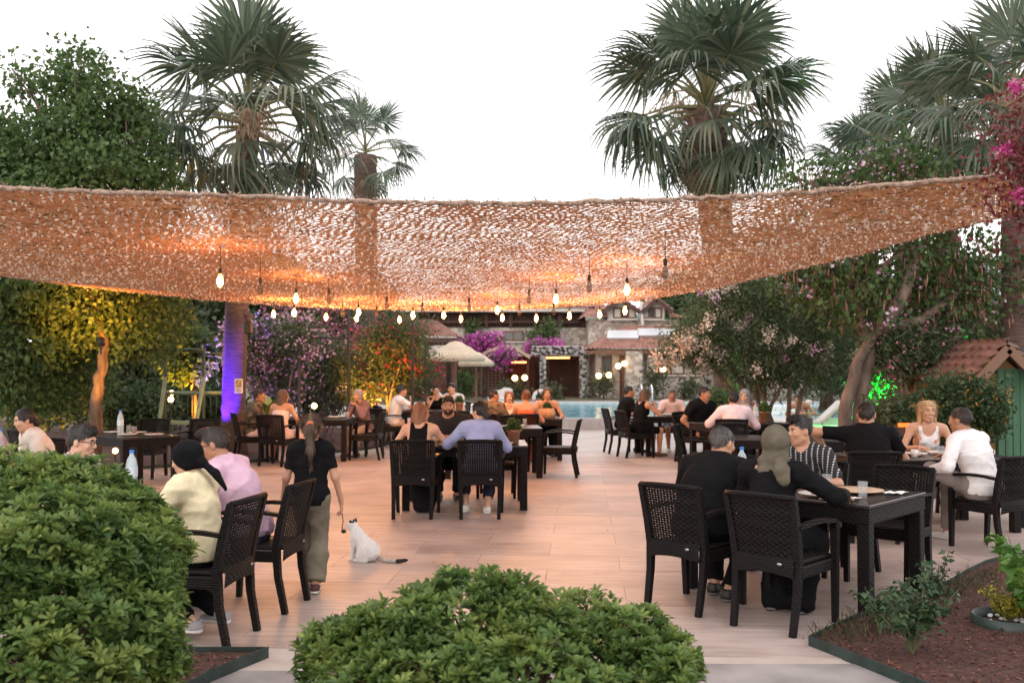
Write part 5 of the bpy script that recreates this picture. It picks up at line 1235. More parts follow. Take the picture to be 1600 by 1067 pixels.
table('dark woven table between the big man and the man in pale shirt', 3.72, 16.5, 1.3, .9, .9, .4)
table('empty dark woven table with three glasses behind the striped shirt man', 3.55, 12.95, 1.4, .85, .97, -.25)
table('dark table at the left frame edge of the two young diners', -5.2, 9.9, 1.1, .8, .9, .4)
P_CH = {}
f1 = (.68, .73)
CHS = [  # label, x, y, fx, fy
 ('chair of the man in black, nearest couple', 1.28, 7.00, *f1), ('chair of the olive hijab woman', 1.765, 6.50, *f1),
 ('chair of the man in the striped shirt', 2.42, 8.22, -.6, -.8), ('empty chair right of the striped shirt man, back to the far table', 2.93, 7.78, -.68, -.73),
 ('chair of the man in white at the right edge', 4.40, 9.18, -.42, .9), ('chair of the broad man in black seen from behind', 3.45, 9.70, .12, .99),
 ('chair of the smiling woman in white', 4.62, 11.15, -.1, -.99), ('empty chair left of the broad man in black', 2.92, 9.95, .6, .8), ('far right empty chair behind the man in white', 5.5, 10.6, -1, -.1),
 ('chair of the long haired blonde woman', -1.08, 11.19, .03, 1), ('chair of the woman in pale blue', -.35, 11.19, .0, 1), ('chair of the bearded man', -.86, 12.88, .05, -1), ('empty chair beside the bearded man', -.2, 12.9, 0, -1),
 ('empty chair pulled out sideways right of the pot plant', .72, 15.3, -.99, .14), ('empty chair behind the used plates', .02, 16.15, .05, -1), ('empty chair left behind the used plates', -.75, 16.1, .0, -1),
 ('chair of the bare shouldered woman in orange', .22, 17.3, .02, 1), ('chair of the man in camouflage tee by the pool', -.42, 17.4, .25, 1), ('chair of the girl facing the camera', -.05, 19.0, 0, -1), ('chair of the woman in the black strapless top', .68, 19.05, -.05, -1),
 ('chair of the man in the white tee', -2.5, 20.7, .9, .45), ('chair of the woman with hair tied up', -1.7, 22.3, .1, -1), ('chair of the man in white beyond the bearded man', -1.25, 22.6, -.2, -1),
 ('chair of the woman with the pale strapless dress', -3.98, 17.0, .25, .97), ('chair of the man in flowered shirt beside the palm', -4.6, 17.6, .9, .4), ('chair of the headscarf woman', -2.78, 18.9, -.55, -.85), ('empty chair beside the headscarf woman at the table corner', -2.65, 18.1, -1, .05),
 ('first empty chair behind the laid table at left', -5.55, 15.1, -.1, -1), ('second empty chair behind the laid table, near the violet palm', -4.75, 15.0, -.15, -1), ('empty chair left of the laid table', -6.15, 13.0, .7, .7),
 ('chair of the black hijab woman', -1.92, 6.16, -.97, .18), ('chair of the man in pink', -1.77, 6.98, -.97, .16), ('chair of the man with glasses behind the hedge', -3.35, 7.15, .97, -.1),
 ('chair of the man in black by the pool', 2.12, 19.5, .97, .15), ('chair of the long haired woman in black sleeveless top', 2.3, 18.55, .93, .3), ('chair of the boy in pale tee', 3.2, 20.1, -.05, -1), ('chair of the big man in black tee', 3.22, 17.55, .55, -.8),
 ('chair of the man in the pale shirt seen from behind', 3.45, 15.55, .3, .95), ('chair of the grey headscarf woman', 4.1, 17.4, -.3, -.95), ('empty violet tinged chair behind the man in black, left of his head', 2.55, 13.6, .85, -.3), ('empty violet tinged chair behind the olive hijab woman', 3.15, 13.75, .2, -1), ('empty chair behind the striped shirt man', 3.85, 13.6, .1, -1),
 ('chair of the flowered shirt diner at the left frame edge', -4.98, 9.05, -.3, .9), ('chair of the capped diner at left', -5.15, 10.75, .2, -1)]
for c in CHS: chair('black woven ' + c[0], *c[1:])
# ================================================================ things on the tables
PORC = mat('porcelain', (.70, .68, .66), .2, spec=.6); CLEAR = glass_mat('clear_glass', (.5, .53, .55), .78, .05)
TERRA = mat('terracotta', (.30, .14, .08), .85, (.40, .20, .12), scale=8); FOODR = mat('red_food', (.40, .03, .03), .4, (.5, .2, .12), scale=40)
NAPK = mat('napkin', (.72, .70, .69), .9); WOODP = mat('turned_wood', (.45, .27, .15), .5)
TZ = .752
def plate(label, x, y, r_=.13, food=None, z=TZ, m=PORC, cat='plate', name='plate'):
    p = empty(name, (x, y, z)); tag(p, label, cat, 'plates on the tables')
    MB().lathe([(.001, .004), (r_*.55, .003), (r_*.62, .008), (r_, .022), (r_*.985, .026), (r_*.6, .012), (.001, .009)], n=24).ob('dish', m, p, True)
    if food:
        rr = random.Random(int(x*100)); b = MB()
        for k in range(7): b.ell((rr.uniform(-.5, .5)*r_, rr.uniform(-.4, .4)*r_, .016), (rr.uniform(.015, .03), rr.uniform(.012, .025), .009), nu=7, nv=5)
        b.ob('food', food, p, True)
    return p
def glass(label, x, y, h=.11, r_=.034, z=TZ, drink=None):
    p = empty('drinking_glass', (x, y, z)); tag(p, label, 'glass', 'drinking glasses')
    MB().lathe([(.001, 0), (r_*.85, 0), (r_, h), (r_*.93, h), (r_*.8, .012), (.001, .012)], n=14).ob('tumbler', CLEAR, p, True)
    if drink: MB().lathe([(.001, .013), (r_*.78, .013), (r_*.86, h*.6), (.001, h*.6)], n=12).ob('drink', drink, p, True)
    return p
def bottle(label, x, y, z=TZ, h=.29, r_=.042):
    p = empty('water_bottle', (x, y, z)); tag(p, label, 'bottle', 'plastic water bottles')
    MB().lathe([(.001, 0), (r_*.9, 0), (r_, .012), (r_, h*.28), (r_*.94, h*.32), (r_, h*.36), (r_, h*.62), (r_*.75, h*.78), (.015, h*.88), (.014, h*.94)], n=18).ob('body', glass_mat('bottle_plastic', (.62, .75, .82), .5, .1), p, True)
    MB().lathe([(r_*1.02, h*.36), (r_*1.02, h*.58)], n=18, caps=False).ob('wrapper', mat('bottle_label', (.42, .58, .72), .4, (.75, .76, .78), scale=30), p, True)
    MB().lathe([(.001, h*.93), (.017, h*.93), (.017, h), (.001, h)], n=12).ob('cap', mat('blue_cap', (.04, .18, .6), .4), p)
    return p
def pot_plant(label, x, y, z=TZ, s_=1):
    p = empty('potted_plant', (x, y, z)); tag(p, label, 'potted plant', 'potted plants on the tables')
    MB().lathe([(.001, 0), (.055*s_, 0), (.075*s_, .13*s_), (.082*s_, .13*s_), (.082*s_, .155*s_), (.07*s_, .155*s_), (.066*s_, .135*s_), (.001, .135*s_)], n=16).ob('pot', TERRA, p, True)
    rng = np.random.default_rng(int(abs(x)*1000)); n = 420; d = unit(rng.normal(size=(n, 3))); d[:, 2] = np.abs(d[:, 2])
    P = d*rng.uniform(.3, 1, n)[:, None]*np.array([.085, .085, .13])*s_ + np.array([0, 0, .15*s_]); A = d+rng.normal(0, .4, (n, 3))
    o = ob('foliage', leaf_mesh('foliage', P, A, rng.normal(size=(n, 3)), .032*s_, .026*s_, rng), LGRN, p); o['kind'] = 'stuff'
    return p
def t1(u, v): return T1c[0]+T1a[0]*u+T1n[0]*v, T1c[1]+T1a[1]*u+T1n[1]*v
plate('white plate with red leftovers before the olive hijab woman', *t1(.28, -.27), .15, FOODR)
plate('large round tan board in the middle of the nearest table', *t1(.38, .10), .19, None, m=mat('tan_board', (.45, .29, .18), .6, (.52, .36, .24), scale=12), cat='board', name='serving_board')
glass('empty tumbler in front of the striped shirt man', *t1(.12, .17)); glass('empty tumbler near the right corner of the nearest table', *t1(.54, -.16), .115); glass('small tumbler by the pepper mill on the nearest table', *t1(-.14, .05), .09)
r = empty('pepper_mill', (*t1(-.08, -.02), TZ)); tag(r, 'turned wooden pepper mill beside the white jar', 'pepper mill')
MB().lathe([(.001, 0), (.024, 0), (.026, .02), (.017, .05), (.02, .085), (.024, .095), (.012, .102), (.018, .118), (.013, .132), (.001, .136)], n=14).ob('body', WOODP, r, True)
r = empty('white_jar', (*t1(-.20, -.10), TZ)); tag(r, 'white ceramic jar before the man in the striped shirt', 'jar')
MB().lathe([(.001, 0), (.034, 0), (.038, .03), (.034, .075), (.001, .075)], n=16).ob('body', PORC, r, True); MB().lathe([(.036, .075), (.036, .092), (.012, .098), (.001, .1)], n=16).ob('lid', PORC, r, True)
def napkin(label, x, y, a, z=TZ, m=NAPK):
    r = empty('napkin', (x, y, z), a); tag(r, label, 'napkin')
    rng = random.Random(int(x*77)); V = [(i*.04-.08, j*.035-.05, .004+rng.uniform(0, .016)) for j in range(4) for i in range(5)]
    Q = [(j*5+i, j*5+i+1, j*5+i+6, j*5+i+5) for j in range(3) for i in range(4)]
    ob('sheet', np_mesh('sheet', V, [np.array(Q)], True), m, r)
napkin('crumpled white napkin on the right half of the nearest table', *t1(.62, .22), .4)
napkin('white napkin at the near edge under the tumbler', *t1(.50, -.30), .1)
r = empty('phone', (*t1(.42, -.40), TZ)); r.rotation_euler[2] = .2; tag(r, 'dark phone lying at the near edge of the nearest table', 'phone'); MB().box((0, 0, .005), (.15, .075, .009), bev=.003).ob('body', mat('phone', (.01, .01, .012), .2), r); MB().box((0, 0, .0105), (.14, .067, .001)).ob('screen', mat('screen', (.02, .022, .03), .05), r)
bottle('water bottle beside the man in black, nearest couple', *t1(-.48, -.02))
# far right table
napkin('red napkin pile before the broad man in black', 3.85, 10.25, .2, m=mat('red_cloth', (.42, .02, .04), .8))
plate('white plate left before the smiling woman', 4.15, 10.30, .13, FOODR); plate('wide white plate with bread before the smiling woman', 4.50, 10.42, .16, mat('bread', (.5, .33, .18), .8))
for k, (x, y, l) in enumerate(((4.05, 10.05, 'white mug'), (4.85, 10.15, 'white mug'))):
    r = empty('coffee_cup', (x, y, TZ)); tag(r, l + (' nearest the broad man in black' if k == 0 else ' nearest the man in white'), 'cup')
    MB().lathe([(.001, 0), (.027, 0), (.036, .08), (.033, .08), (.026, .01), (.001, .01)], n=16).ob('body', PORC, r, True); MB().tube([(.033, 0, .065), (.055, 0, .06), (.056, 0, .03), (.031, 0, .02)], .005, 6).ob('handle', PORC, r, True)
glass('tumbler before the smiling woman, left', 4.35, 10.12); glass('tumbler before the smiling woman, right', 4.72, 10.3); glass('tumbler at the man in white', 4.9, 10.4, .1)
# middle tables
pot_plant('potted plant on the corner of the blue shirt woman\'s table', .02, 11.95, s_=1.05)
plate('white plate between the blonde and blue shirt women', -.68, 11.98, .14, mat('bread', (.5, .33, .18), .8)); plate('white plate at the blue shirt woman\'s elbow', -.1, 11.75, .12); napkin('folded white napkin on the blue shirt woman\'s table', -.5, 12.2, .5); glass('tumbler before the bearded man', -.95, 12.1, .1)
plate('white plate with red food on the used plates table', .05, 15.3, .14, FOODR); plate('white plate at the back of the used plates table', -.35, 15.5, .13); glass('tumbler left on the used plates table', -.55, 15.2); glass('tumbler right on the used plates table', .2, 15.55)
plate('pale plate on the pool side table', .1, 18.1, .13, FOODR)
r = empty('straw_bag', (.62, 17.95, TZ)); tag(r, 'brown straw bag standing on the pool side table', 'bag'); MB().lathe([(.001, 0), (.15, 0), (.17, .08), (.14, .17), (.12, .17), (.15, .09), (.001, .02)], n=16).ob('body', mat('bag_straw', (.38, .2, .11), .9, (.5, .3, .18), scale=30), r, True)
MB().tube([(.12*math.cos(a), 0, .16+.14*math.sin(a)) for a in np.linspace(0, math.pi, 9)], .012, 6).ob('handle', TERRA, r, True)
pot_plant('potted plant behind the straw bag', .66, 18.35); pot_plant('potted plant on the table beyond the bearded man', -1.12, 21.2, s_=1.1); pot_plant('potted plant at the pale shirt man\'s table', 4.2, 16.6, s_=1.15)
plate('white plate on the headscarf woman\'s table', -3.2, 18.05, .15, mat('bread', (.5, .33, .18), .8)); glass('tumbler on the headscarf woman\'s table', -3.0, 18.2, .1)
plate('white plate on the family table by the pool', 3.0, 19.0, .17); glass('orange drink on the family table by the pool', 2.75, 19.2, .1, drink=mat('orange_drink', (.7, .3, .03), .2))
plate('pinkish plate between the big man and the pale shirt man', 3.55, 16.35, .15, FOODR); glass('tumbler before the big man in black', 3.4, 16.6, .1, drink=mat('tea', (.25, .06, .02), .2)); bottle('water bottle beside the grey headscarf woman', 3.98, 16.3, h=.33, r_=.05)
glass('tumbler on the empty table, left of three', 3.35, 12.7); glass('tumbler on the empty table, middle of three', 3.5, 12.85); glass('tumbler on the empty table, right of three', 3.64, 12.68)
plate('white plate on the empty table', 3.72, 13.0, .14)
def t8(u, v): return -5.15-.69*u+.73*v, 13.55+.73*u+.69*v
for k, (u, v, l) in enumerate(((-.45, .1, 'nearest the right corner'), (-.2, -.15, 'at the near edge'), (.1, .1, 'in the middle'), (.4, -.1, 'at the left end'))): plate('white plate on the laid table ' + l, *t8(u, v), .13, (FOODR, None, MATS['bread'], None)[k])
bottle('tall water bottle on the laid table', *t8(.12, -.12), h=.33); glass('tumbler on the laid table beside the bottle', *t8(.0, -.18)); glass('amber drink on the laid table', *t8(-.05, .0), drink=MATS['tea']); glass('tumbler at the left of the laid table', *t8(.25, .05))
napkin('white napkin heap on the laid table', *t8(-.25, .12), .3)
bottle('water bottle behind the hedge before the man in pink', -2.78, 7.30, h=.30); plate('white plate before the black hijab woman', -2.30, 6.66, .14); plate('white plate before the man in pink', -2.28, 7.08, .13)
napkin('white napkin standing behind the hedge', -2.95, 7.45, 1.2)
bottle('water bottle between the two young diners at left', -5.0, 9.75, h=.31)
# ================================================================ people: implicit surfaces polygonised with surface nets
def cap(a, b, ra, rb=None, k=.03, ax=None, fl=1.0, clip=None, op='u'): return dict(t='cap', a=np.array(a, float), b=np.array(b, float), ra=ra, rb=ra if rb is None else rb, k=k, ax=None if ax is None else np.array(ax, float), fl=fl, clip=clip, op=op)
def ell(c, r, R=None, k=.03, clip=None, op='u'): return dict(t='ell', c=np.array(c, float), r=np.array(r, float), R=R, k=k, clip=clip, op=op)
def _bb(p):
    if p['t'] == 'cap':
        m = max(p['ra'], p['rb'])*max(1, p['fl']); return np.minimum(p['a'], p['b'])-m, np.maximum(p['a'], p['b'])+m
    m = max(p['r']) if p['R'] is not None else p['r']; return p['c']-m, p['c']+m
def _ev(p, X):
    if p['t'] == 'cap':
        ba = p['b']-p['a']; L2 = max(ba @ ba, 1e-9); q = X-p['a']; h = np.clip((q @ ba)/L2, 0, 1); q = q-h[:, None]*ba
        d2 = (q*q).sum(1)
        if p['ax'] is not None:
            c = q @ p['ax']; d2 = d2 + c*c*(1/p['fl']**2-1)
        d = np.sqrt(np.maximum(d2, 1e-12))-(p['ra']+(p['rb']-p['ra'])*h)
    else:
        q = X-p['c']
        if p['R'] is not None: q = q @ p['R']
        k0 = np.sqrt(((q/p['r'])**2).sum(1)); k1 = np.sqrt(((q/p['r']**2)**2).sum(1)); d = k0*(k0-1)/np.maximum(k1, 1e-6)
    if p['clip']:
        for pt, n in p['clip']: d = np.maximum(d, (X-np.array(pt)) @ np.array(n))
    return d
def surf(prims, vox, fold=0, fseed=0, gclip=None, smooth=1):
    U = [p for p in prims if p['op'] == 'u']; lo = np.min([_bb(p)[0] for p in U], 0)-3*vox-.01; hi = np.max([_bb(p)[1] for p in U], 0)+3*vox+.01
    n = np.ceil((hi-lo)/vox).astype(int)+1; Fd = np.full(n, .2, np.float32)
    axs = [lo[i]+np.arange(n[i])*vox for i in range(3)]
    for p in prims:
        a, b = _bb(p); m = p['k']+2.5*vox
        i0 = np.maximum(np.floor((a-m-lo)/vox).astype(int), 0); i1 = np.minimum(np.ceil((b+m-lo)/vox).astype(int)+1, n)
        if np.any(i1 <= i0): continue
        g_ = np.stack(np.meshgrid(*[axs[i][i0[i]:i1[i]] for i in range(3)], indexing='ij'), -1); sh = g_.shape[:3]
        d = _ev(p, g_.reshape(-1, 3)).reshape(sh); S = (slice(i0[0], i1[0]), slice(i0[1], i1[1]), slice(i0[2], i1[2])); f = Fd[S]; k = p['k']
        if p['op'] == 'u':
            h = np.maximum(k-np.abs(f-d), 0)/k; Fd[S] = np.minimum(f, d)-h*h*k*.25
        else:
            h = np.maximum(k-np.abs(f+d), 0)/k; Fd[S] = np.maximum(f, -d)+h*h*k*.25
    if gclip or fold:
        g_ = np.stack(np.meshgrid(*axs, indexing='ij'), -1)
        if fold:
            r = fseed*1.7; x, y, z = g_[..., 0], g_[..., 1], g_[..., 2]
            rg = lambda f: 1.5*(1-np.abs(np.sin(f)))**4-.42
            w = -rg(x*11+z*16+np.sin(z*9+r)*1.3+np.sin(x*13+y*7)*1.1+y*6+r)-rg(x*-13+z*12+np.sin(x*11+r*2)*1.5+y*14+r*3)-.7*rg(z*25+np.sin(x*9+y*11+r)*1.6+r)+.22*np.sin(x*61+z*33+y*29)
            Fd += (fold*w).astype(np.float32)
        if gclip:
            for pt, nn in gclip: Fd = np.maximum(Fd, ((g_-np.array(pt)) @ np.array(nn)).astype(np.float32))
    ins = Fd < 0; c = [ins[i:ins.shape[0]-1+i, j:ins.shape[1]-1+j, k:ins.shape[2]-1+k] for i in (0, 1) for j in (0, 1) for k in (0, 1)]
    s_ = np.sum(c, 0); act = np.argwhere((s_ > 0) & (s_ < 8)); vid = np.full(s_.shape, -1, np.int32); vid[act[:, 0], act[:, 1], act[:, 2]] = np.arange(len(act))
    acc = np.zeros((len(act), 3)); cnt = np.zeros(len(act)); co = [(i, j, k) for i in (0, 1) for j in (0, 1) for k in (0, 1)]
    fv = [Fd[act[:, 0]+i, act[:, 1]+j, act[:, 2]+k] for i, j, k in co]
    for a in range(8):
        for b in range(a+1, 8):
            if sum(abs(co[a][q]-co[b][q]) for q in range(3)) != 1: continue
            m = (fv[a] < 0) != (fv[b] < 0); t = fv[a]/(fv[a]-fv[b]+1e-12)
            acc[m] += np.array(co[a])+(np.array(co[b])-np.array(co[a]))*t[m, None]; cnt[m] += 1
    V = lo+(act+acc/np.maximum(cnt, 1)[:, None])*vox; Q = []
    for ax in range(3):
        o1, o2 = (ax+1) % 3, (ax+2) % 3; A = np.take(ins, range(ins.shape[ax]-1), ax); Bq = np.take(ins, range(1, ins.shape[ax]), ax)
        e = np.argwhere(A != Bq); e = e[(e[:, o1] > 0) & (e[:, o2] > 0) & (e[:, o1] < ins.shape[o1]-1) & (e[:, o2] < ins.shape[o2]-1)]
        if not len(e): continue
        def vi(d1, d2): q = e.copy(); q[:, o1] += d1; q[:, o2] += d2; return vid[q[:, 0], q[:, 1], q[:, 2]]
        qd = np.stack([vi(-1, -1), vi(0, -1), vi(0, 0), vi(-1, 0)], 1); fl = ~A[e[:, 0], e[:, 1], e[:, 2]]; qd[fl] = qd[fl][:, ::-1]; Q.append(qd)
    Q = np.concatenate(Q)
    for _ in range(smooth):
        sm = np.zeros_like(V); ct = np.zeros(len(V))
        for i in range(4):
            a, b = Q[:, i], Q[:, (i+1) % 4]
            for d in range(3): sm[:, d] += np.bincount(a, V[b, d], len(V))+np.bincount(b, V[a, d], len(V))
            ct += np.bincount(a, minlength=len(V))+np.bincount(b, minlength=len(V))
        V = V*.45+.55*sm/np.maximum(ct, 1)[:, None]
    return V, Q
def mesh_of(name, vq): return np_mesh(name, vq[0], [vq[1]], smooth=True)
# ---------------------------------------------------------------- heads (head frame: x right, y forward, z up; chin -0.115, crown +0.115)
def head_prims(fem):
    j = .93 if fem else 1.0
    P = [ell((0, -.014, .028), (.0735, .092, .086), k=.02), ell((0, .022, -.035), (.060*j, .068, .072), k=.03), ell((0, .046, -.088), (.030*j, .026, .022), k=.03),
         cap((-.05, .006, -.062), (-.014, .054, -.098), .018*j, .014, k=.03), cap((.05, .006, -.062), (.014, .054, -.098), .018*j, .014, k=.03),
         cap((-.028, .079, .026), (.028, .079, .026), .011, k=.02),
         ell((-.036, .072, -.022), (.022, .018, .020), k=.02), ell((.036, .072, -.022), (.022, .018, .020), k=.02),
         ell((-.030, .094, .006), (.017, .014, .011), k=.014, op='s'), ell((.030, .094, .006), (.017, .014, .011), k=.014, op='s'),
         cap((0, .086, .012), (0, .104, -.024), .0075, .0115, k=.014), ell((-.011, .092, -.028), (.009, .010, .007), k=.008), ell((.011, .092, -.028), (.009, .010, .007), k=.008),
         cap((-.017, .083, -.056), (.017, .083, -.056), .0075, k=.012), cap((-.013, .082, -.066), (.013, .082, -.066), .0075, k=.010),
         ell((-.077, -.006, -.008), (.010, .020, .031), k=.01), ell((.077, -.006, -.008), (.010, .020, .031), k=.01),
         cap((0, -.02, -.06), (0, -.026, -.15), .052 if not fem else .046, .056 if not fem else .050, k=.03)]
    return P
HEAD = {(f, l): surf(head_prims(f), (.0065, .011)[l]) for f in (0, 1) for l in (0, 1)}
HAIRC = {}
def up_plane(y0, z0, y1, z1):                # keeps what lies above the line through two points of the side view
    d = np.array([0, y1-y0, z1-z0]); n = np.array([0, d[2], -d[1]]); n = n/np.linalg.norm(n)
    if n[2] > 0: n = -n
    return ((0, y0, z0), tuple(n))
def hair_mesh(style, lod):
    key = (style, lod)
    if key in HAIRC: return HAIRC[key]
    v = (.007, .012)[lod]
    skull = (0, -.016, .030); cl = [up_plane(.085, .074, -.10, -.070)]
    sc = ell(skull, (.082, .101, .096), k=.01, clip=cl); face = ell((0, .082, -.02), (.062, .05, .085), k=.012, op='s')
    if style == 'crop': P = [ell(skull, (.0775, .096, .090), k=.01, clip=cl), face]
    elif style == 'short': P = [sc, ell((0, .03, .10), (.06, .065, .032), k=.03), face]
    elif style == 'quiff': P = [ell(skull, (.0785, .097, .092), k=.01, clip=cl), ell((.0, .035, .108), (.056, .068, .030), k=.025), ell((.01, .060, .102), (.042, .028, .022), k=.02), ell((0, .086, -.03), (.06, .045, .085), k=.01, op='s')]
    elif style in ('long', 'longer'):
        L_ = -.34 if style == 'long' else -.42
        P = [ell(skull, (.084, .102, .097), k=.01, clip=[up_plane(.09, .068, -.02, -.13)]), cap((0, -.075, 0), (0, -.105, L_), .072, .055, k=.03, ax=(0, 1, 0), fl=.55),
             cap((-.072, -.01, .02), (-.085, -.02, -.24), .026, .022, k=.03), cap((.072, -.01, .02), (.085, -.02, -.24), .026, .022, k=.03), cap((-.05, -.05, 0), (-.07, -.08, L_*.9), .04, .03, k=.03), cap((.05, -.05, 0), (.07, -.08, L_*.9), .04, .03, k=.03),
             ell((0, .085, -.025), (.058, .06, .088), k=.012, op='s')]
    elif style == 'pony':
        P = [sc, ell((0, -.03, .035), (.080, .096, .094), k=.01, clip=[up_plane(.085, .06, -.10, -.06)]), cap((0, -.105, .035), (0, -.135, -.01), .024, .03, k=.02), cap((0, -.135, -.01), (.005, -.13, -.16), .031, .033, k=.03), cap((.005, -.13, -.16), (.012, -.115, -.30), .033, .012, k=.03), face]
    elif style == 'bun': P = [sc, ell((0, -.105, .06), (.042, .040, .040), k=.02), face]
    elif style == 'lowbun': P = [ell(skull, (.085, .104, .098), k=.01, clip=[up_plane(.09, .05, -.08, -.09)]), ell((0, -.11, -.045), (.052, .045, .048), k=.03), face]
    elif style == 'hijab':
        P = [ell((0, -.020, .022), (.100, .116, .110), k=.02), ell((0, 0, -.07), (.088, .090, .07), k=.03), cap((0, -.01, -.10), (0, -.012, -.185), .082, .108, k=.03), cap((-.07, -.06, -.125), (.075, -.07, -.115), .046, .042, k=.03), ell((0, .0, -.195), (.155, .135, .060), k=.03), ell((0, .10, -.008), (.053, .062, .082), k=.015, op='s'),
             cap((.05, -.11, -.125), (.075, -.165, -.19), .040, .050, k=.03), cap((.075, -.165, -.19), (.095, -.185, -.25), .056, .046, k=.02, ax=(0, 1, 0), fl=.5)]
    elif style == 'turban':
        P = [ell((0, -.022, .026), (.099, .116, .104), k=.02), ell((0, -.03, -.045), (.086, .078, .052), k=.03), ell((0, -.105, -.052), (.050, .044, .044), k=.02), cap((.0, -.125, -.07), (.035, -.175, -.16), .030, .040, k=.02, ax=(0, 1, 0), fl=.6), cap((.035, -.175, -.16), (.06, -.20, -.27), .042, .022, k=.02, ax=(0, 1, 0), fl=.5), ell((0, .10, -.008), (.055, .064, .084), k=.015, op='s')]
    V, Q = surf(P, v, fold=.0022, fseed=len(style))
    if style in ('hijab', 'turban'): HAIRC[key] = mesh_of('hair', (V, Q)); return HAIRC[key]
    rg_ = np.random.default_rng(len(style)); fn = np.cross(V[Q[:, 1]]-V[Q[:, 0]], V[Q[:, 2]]-V[Q[:, 0]]); Nv = np.zeros_like(V)
    for i in range(4):
        for d_ in range(3): Nv[:, d_] += np.bincount(Q[:, i], fn[:, d_], len(V))
    Nv = unit(Nv); n = (2600, 700)[lod] if 'long' not in style else (1500, 500)[lod]; ii = rg_.integers(0, len(V), n); p = V[ii]; nn = Nv[ii]
    g_ = np.where(p[:, 2:3] > .06, np.column_stack([np.sign(p[:, 0])*.7, np.full(n, -.5), -.25*np.ones(n)] if 'long' in style or style in ('pony', 'bun', 'lowbun') else [p[:, 0]*.5, np.where(p[:, 1] > 0, .25, -.6), -.25*np.ones(n)]), np.array([[0, -.12, -1.]])) + rg_.normal(0, .09, (n, 3))
    t_ = unit(g_-nn*(g_*nn).sum(1)[:, None]*.9); ln = rg_.uniform(.5, 1.2, n)*(.10 if 'long' in style or style == 'pony' else .034); wv = rg_.uniform(.002, .0045, n)*(1, 1.8)[lod]
    sd_ = unit(np.cross(t_, nn)); a0 = p-nn*.003; a1 = p+t_*(ln*.55)[:, None]+nn*rg_.uniform(.001, .004, n)[:, None]; a2 = p+t_*ln[:, None]+nn*rg_.uniform(-.004, .005, n)[:, None]
    w_ = sd_*wv[:, None]; SV = np.stack([a0-w_, a0+w_, a1+w_*.8, a1-w_*.8, a2], 1).reshape(-1, 3); sb = len(V)+np.arange(n)[:, None]*5
    HAIRC[key] = np_mesh('hair', np.concatenate([V, SV]), [Q, sb+np.array([[0, 1, 2, 3]]), sb+np.array([[3, 2, 4]])], smooth=True)
    return HAIRC[key]
def beard_mesh(lod):
    key = ('beard', lod)
    if key not in HAIRC:
        P = [ell((0, .026, -.040), (.064, .071, .077), k=.02, clip=[((0, 0, -.028), (0, 0, 1)), ((0, .0, 0), (0, -1, 0))]), ell((0, .048, -.090), (.035, .031, .028), k=.02), cap((-.022, .090, -.046), (.022, .090, -.046), .008, k=.008),
             ell((0, .10, -.060), (.020, .02, .010), k=.006, op='s'), ell((0, .10, -.01), (.034, .05, .028), k=.01, op='s')]
        HAIRC[key] = mesh_of('beard', surf(P, (.007, .011)[lod]))
    return HAIRC[key]
def ik(S, T, l1, l2, pole):
    S, T, pole = np.array(S, float), np.array(T, float), np.array(pole, float); v = T-S; d = np.linalg.norm(v); dm = (l1+l2)*.985
    if d > dm: T = S+v/d*dm; v = T-S; d = dm
    a = (l1*l1-l2*l2+d*d)/(2*d); h = math.sqrt(max(l1*l1-a*a, 1e-6)); u = v/d; p = pole-u*(pole @ u); p = p/max(np.linalg.norm(p), 1e-6)
    return S+u*a+p*h, T
SKIN = {k: mat('skin_'+k, c, .5, tuple(min(1, q*1.12) for q in c), scale=30, sss=.12) for k, c in dict(fair=(.52, .30, .21), mid=(.42, .22, .14), tan=(.33, .16, .095), pale=(.58, .36, .27)).items()}
HAIRM = {k: mat('hair_'+k, c, .42, tuple(q*2.0 for q in c), scale=60, stretch=(1, 1, .08), bump=.5, bscale=140) for k, c in dict(black=(.008, .006, .006), dark=(.016, .010, .008), brown=(.05, .026, .015), auburn=(.14, .055, .025), blonde=(.24, .14, .065), grey=(.05, .045, .042)).items()}
EYEW = mat('eye_white', (.6, .58, .56), .2); IRIS = mat('iris', (.015, .01, .008), .15); LIP = mat('lips', (.34, .10, .08), .45); LIPM = mat('lips_m', (.28, .11, .085), .5); TEETH = mat('teeth', (.55, .50, .46), .3)
def cloth(name, c, c2=None, rough=.85, **kw): return mat('cloth_'+name, c, rough, c2 or tuple(q*1.25 for q in c), scale=kw.pop('scale', 7), bump=kw.pop('bump', .5), bscale=kw.pop('bscale', 17), spec=.12, **kw)
FEATC = {}
def feat(key, build, m):
    if key not in FEATC: FEATC[key] = build().me(key.split(':')[0], True); FEATC[key].materials.append(m)
    return FEATC[key]
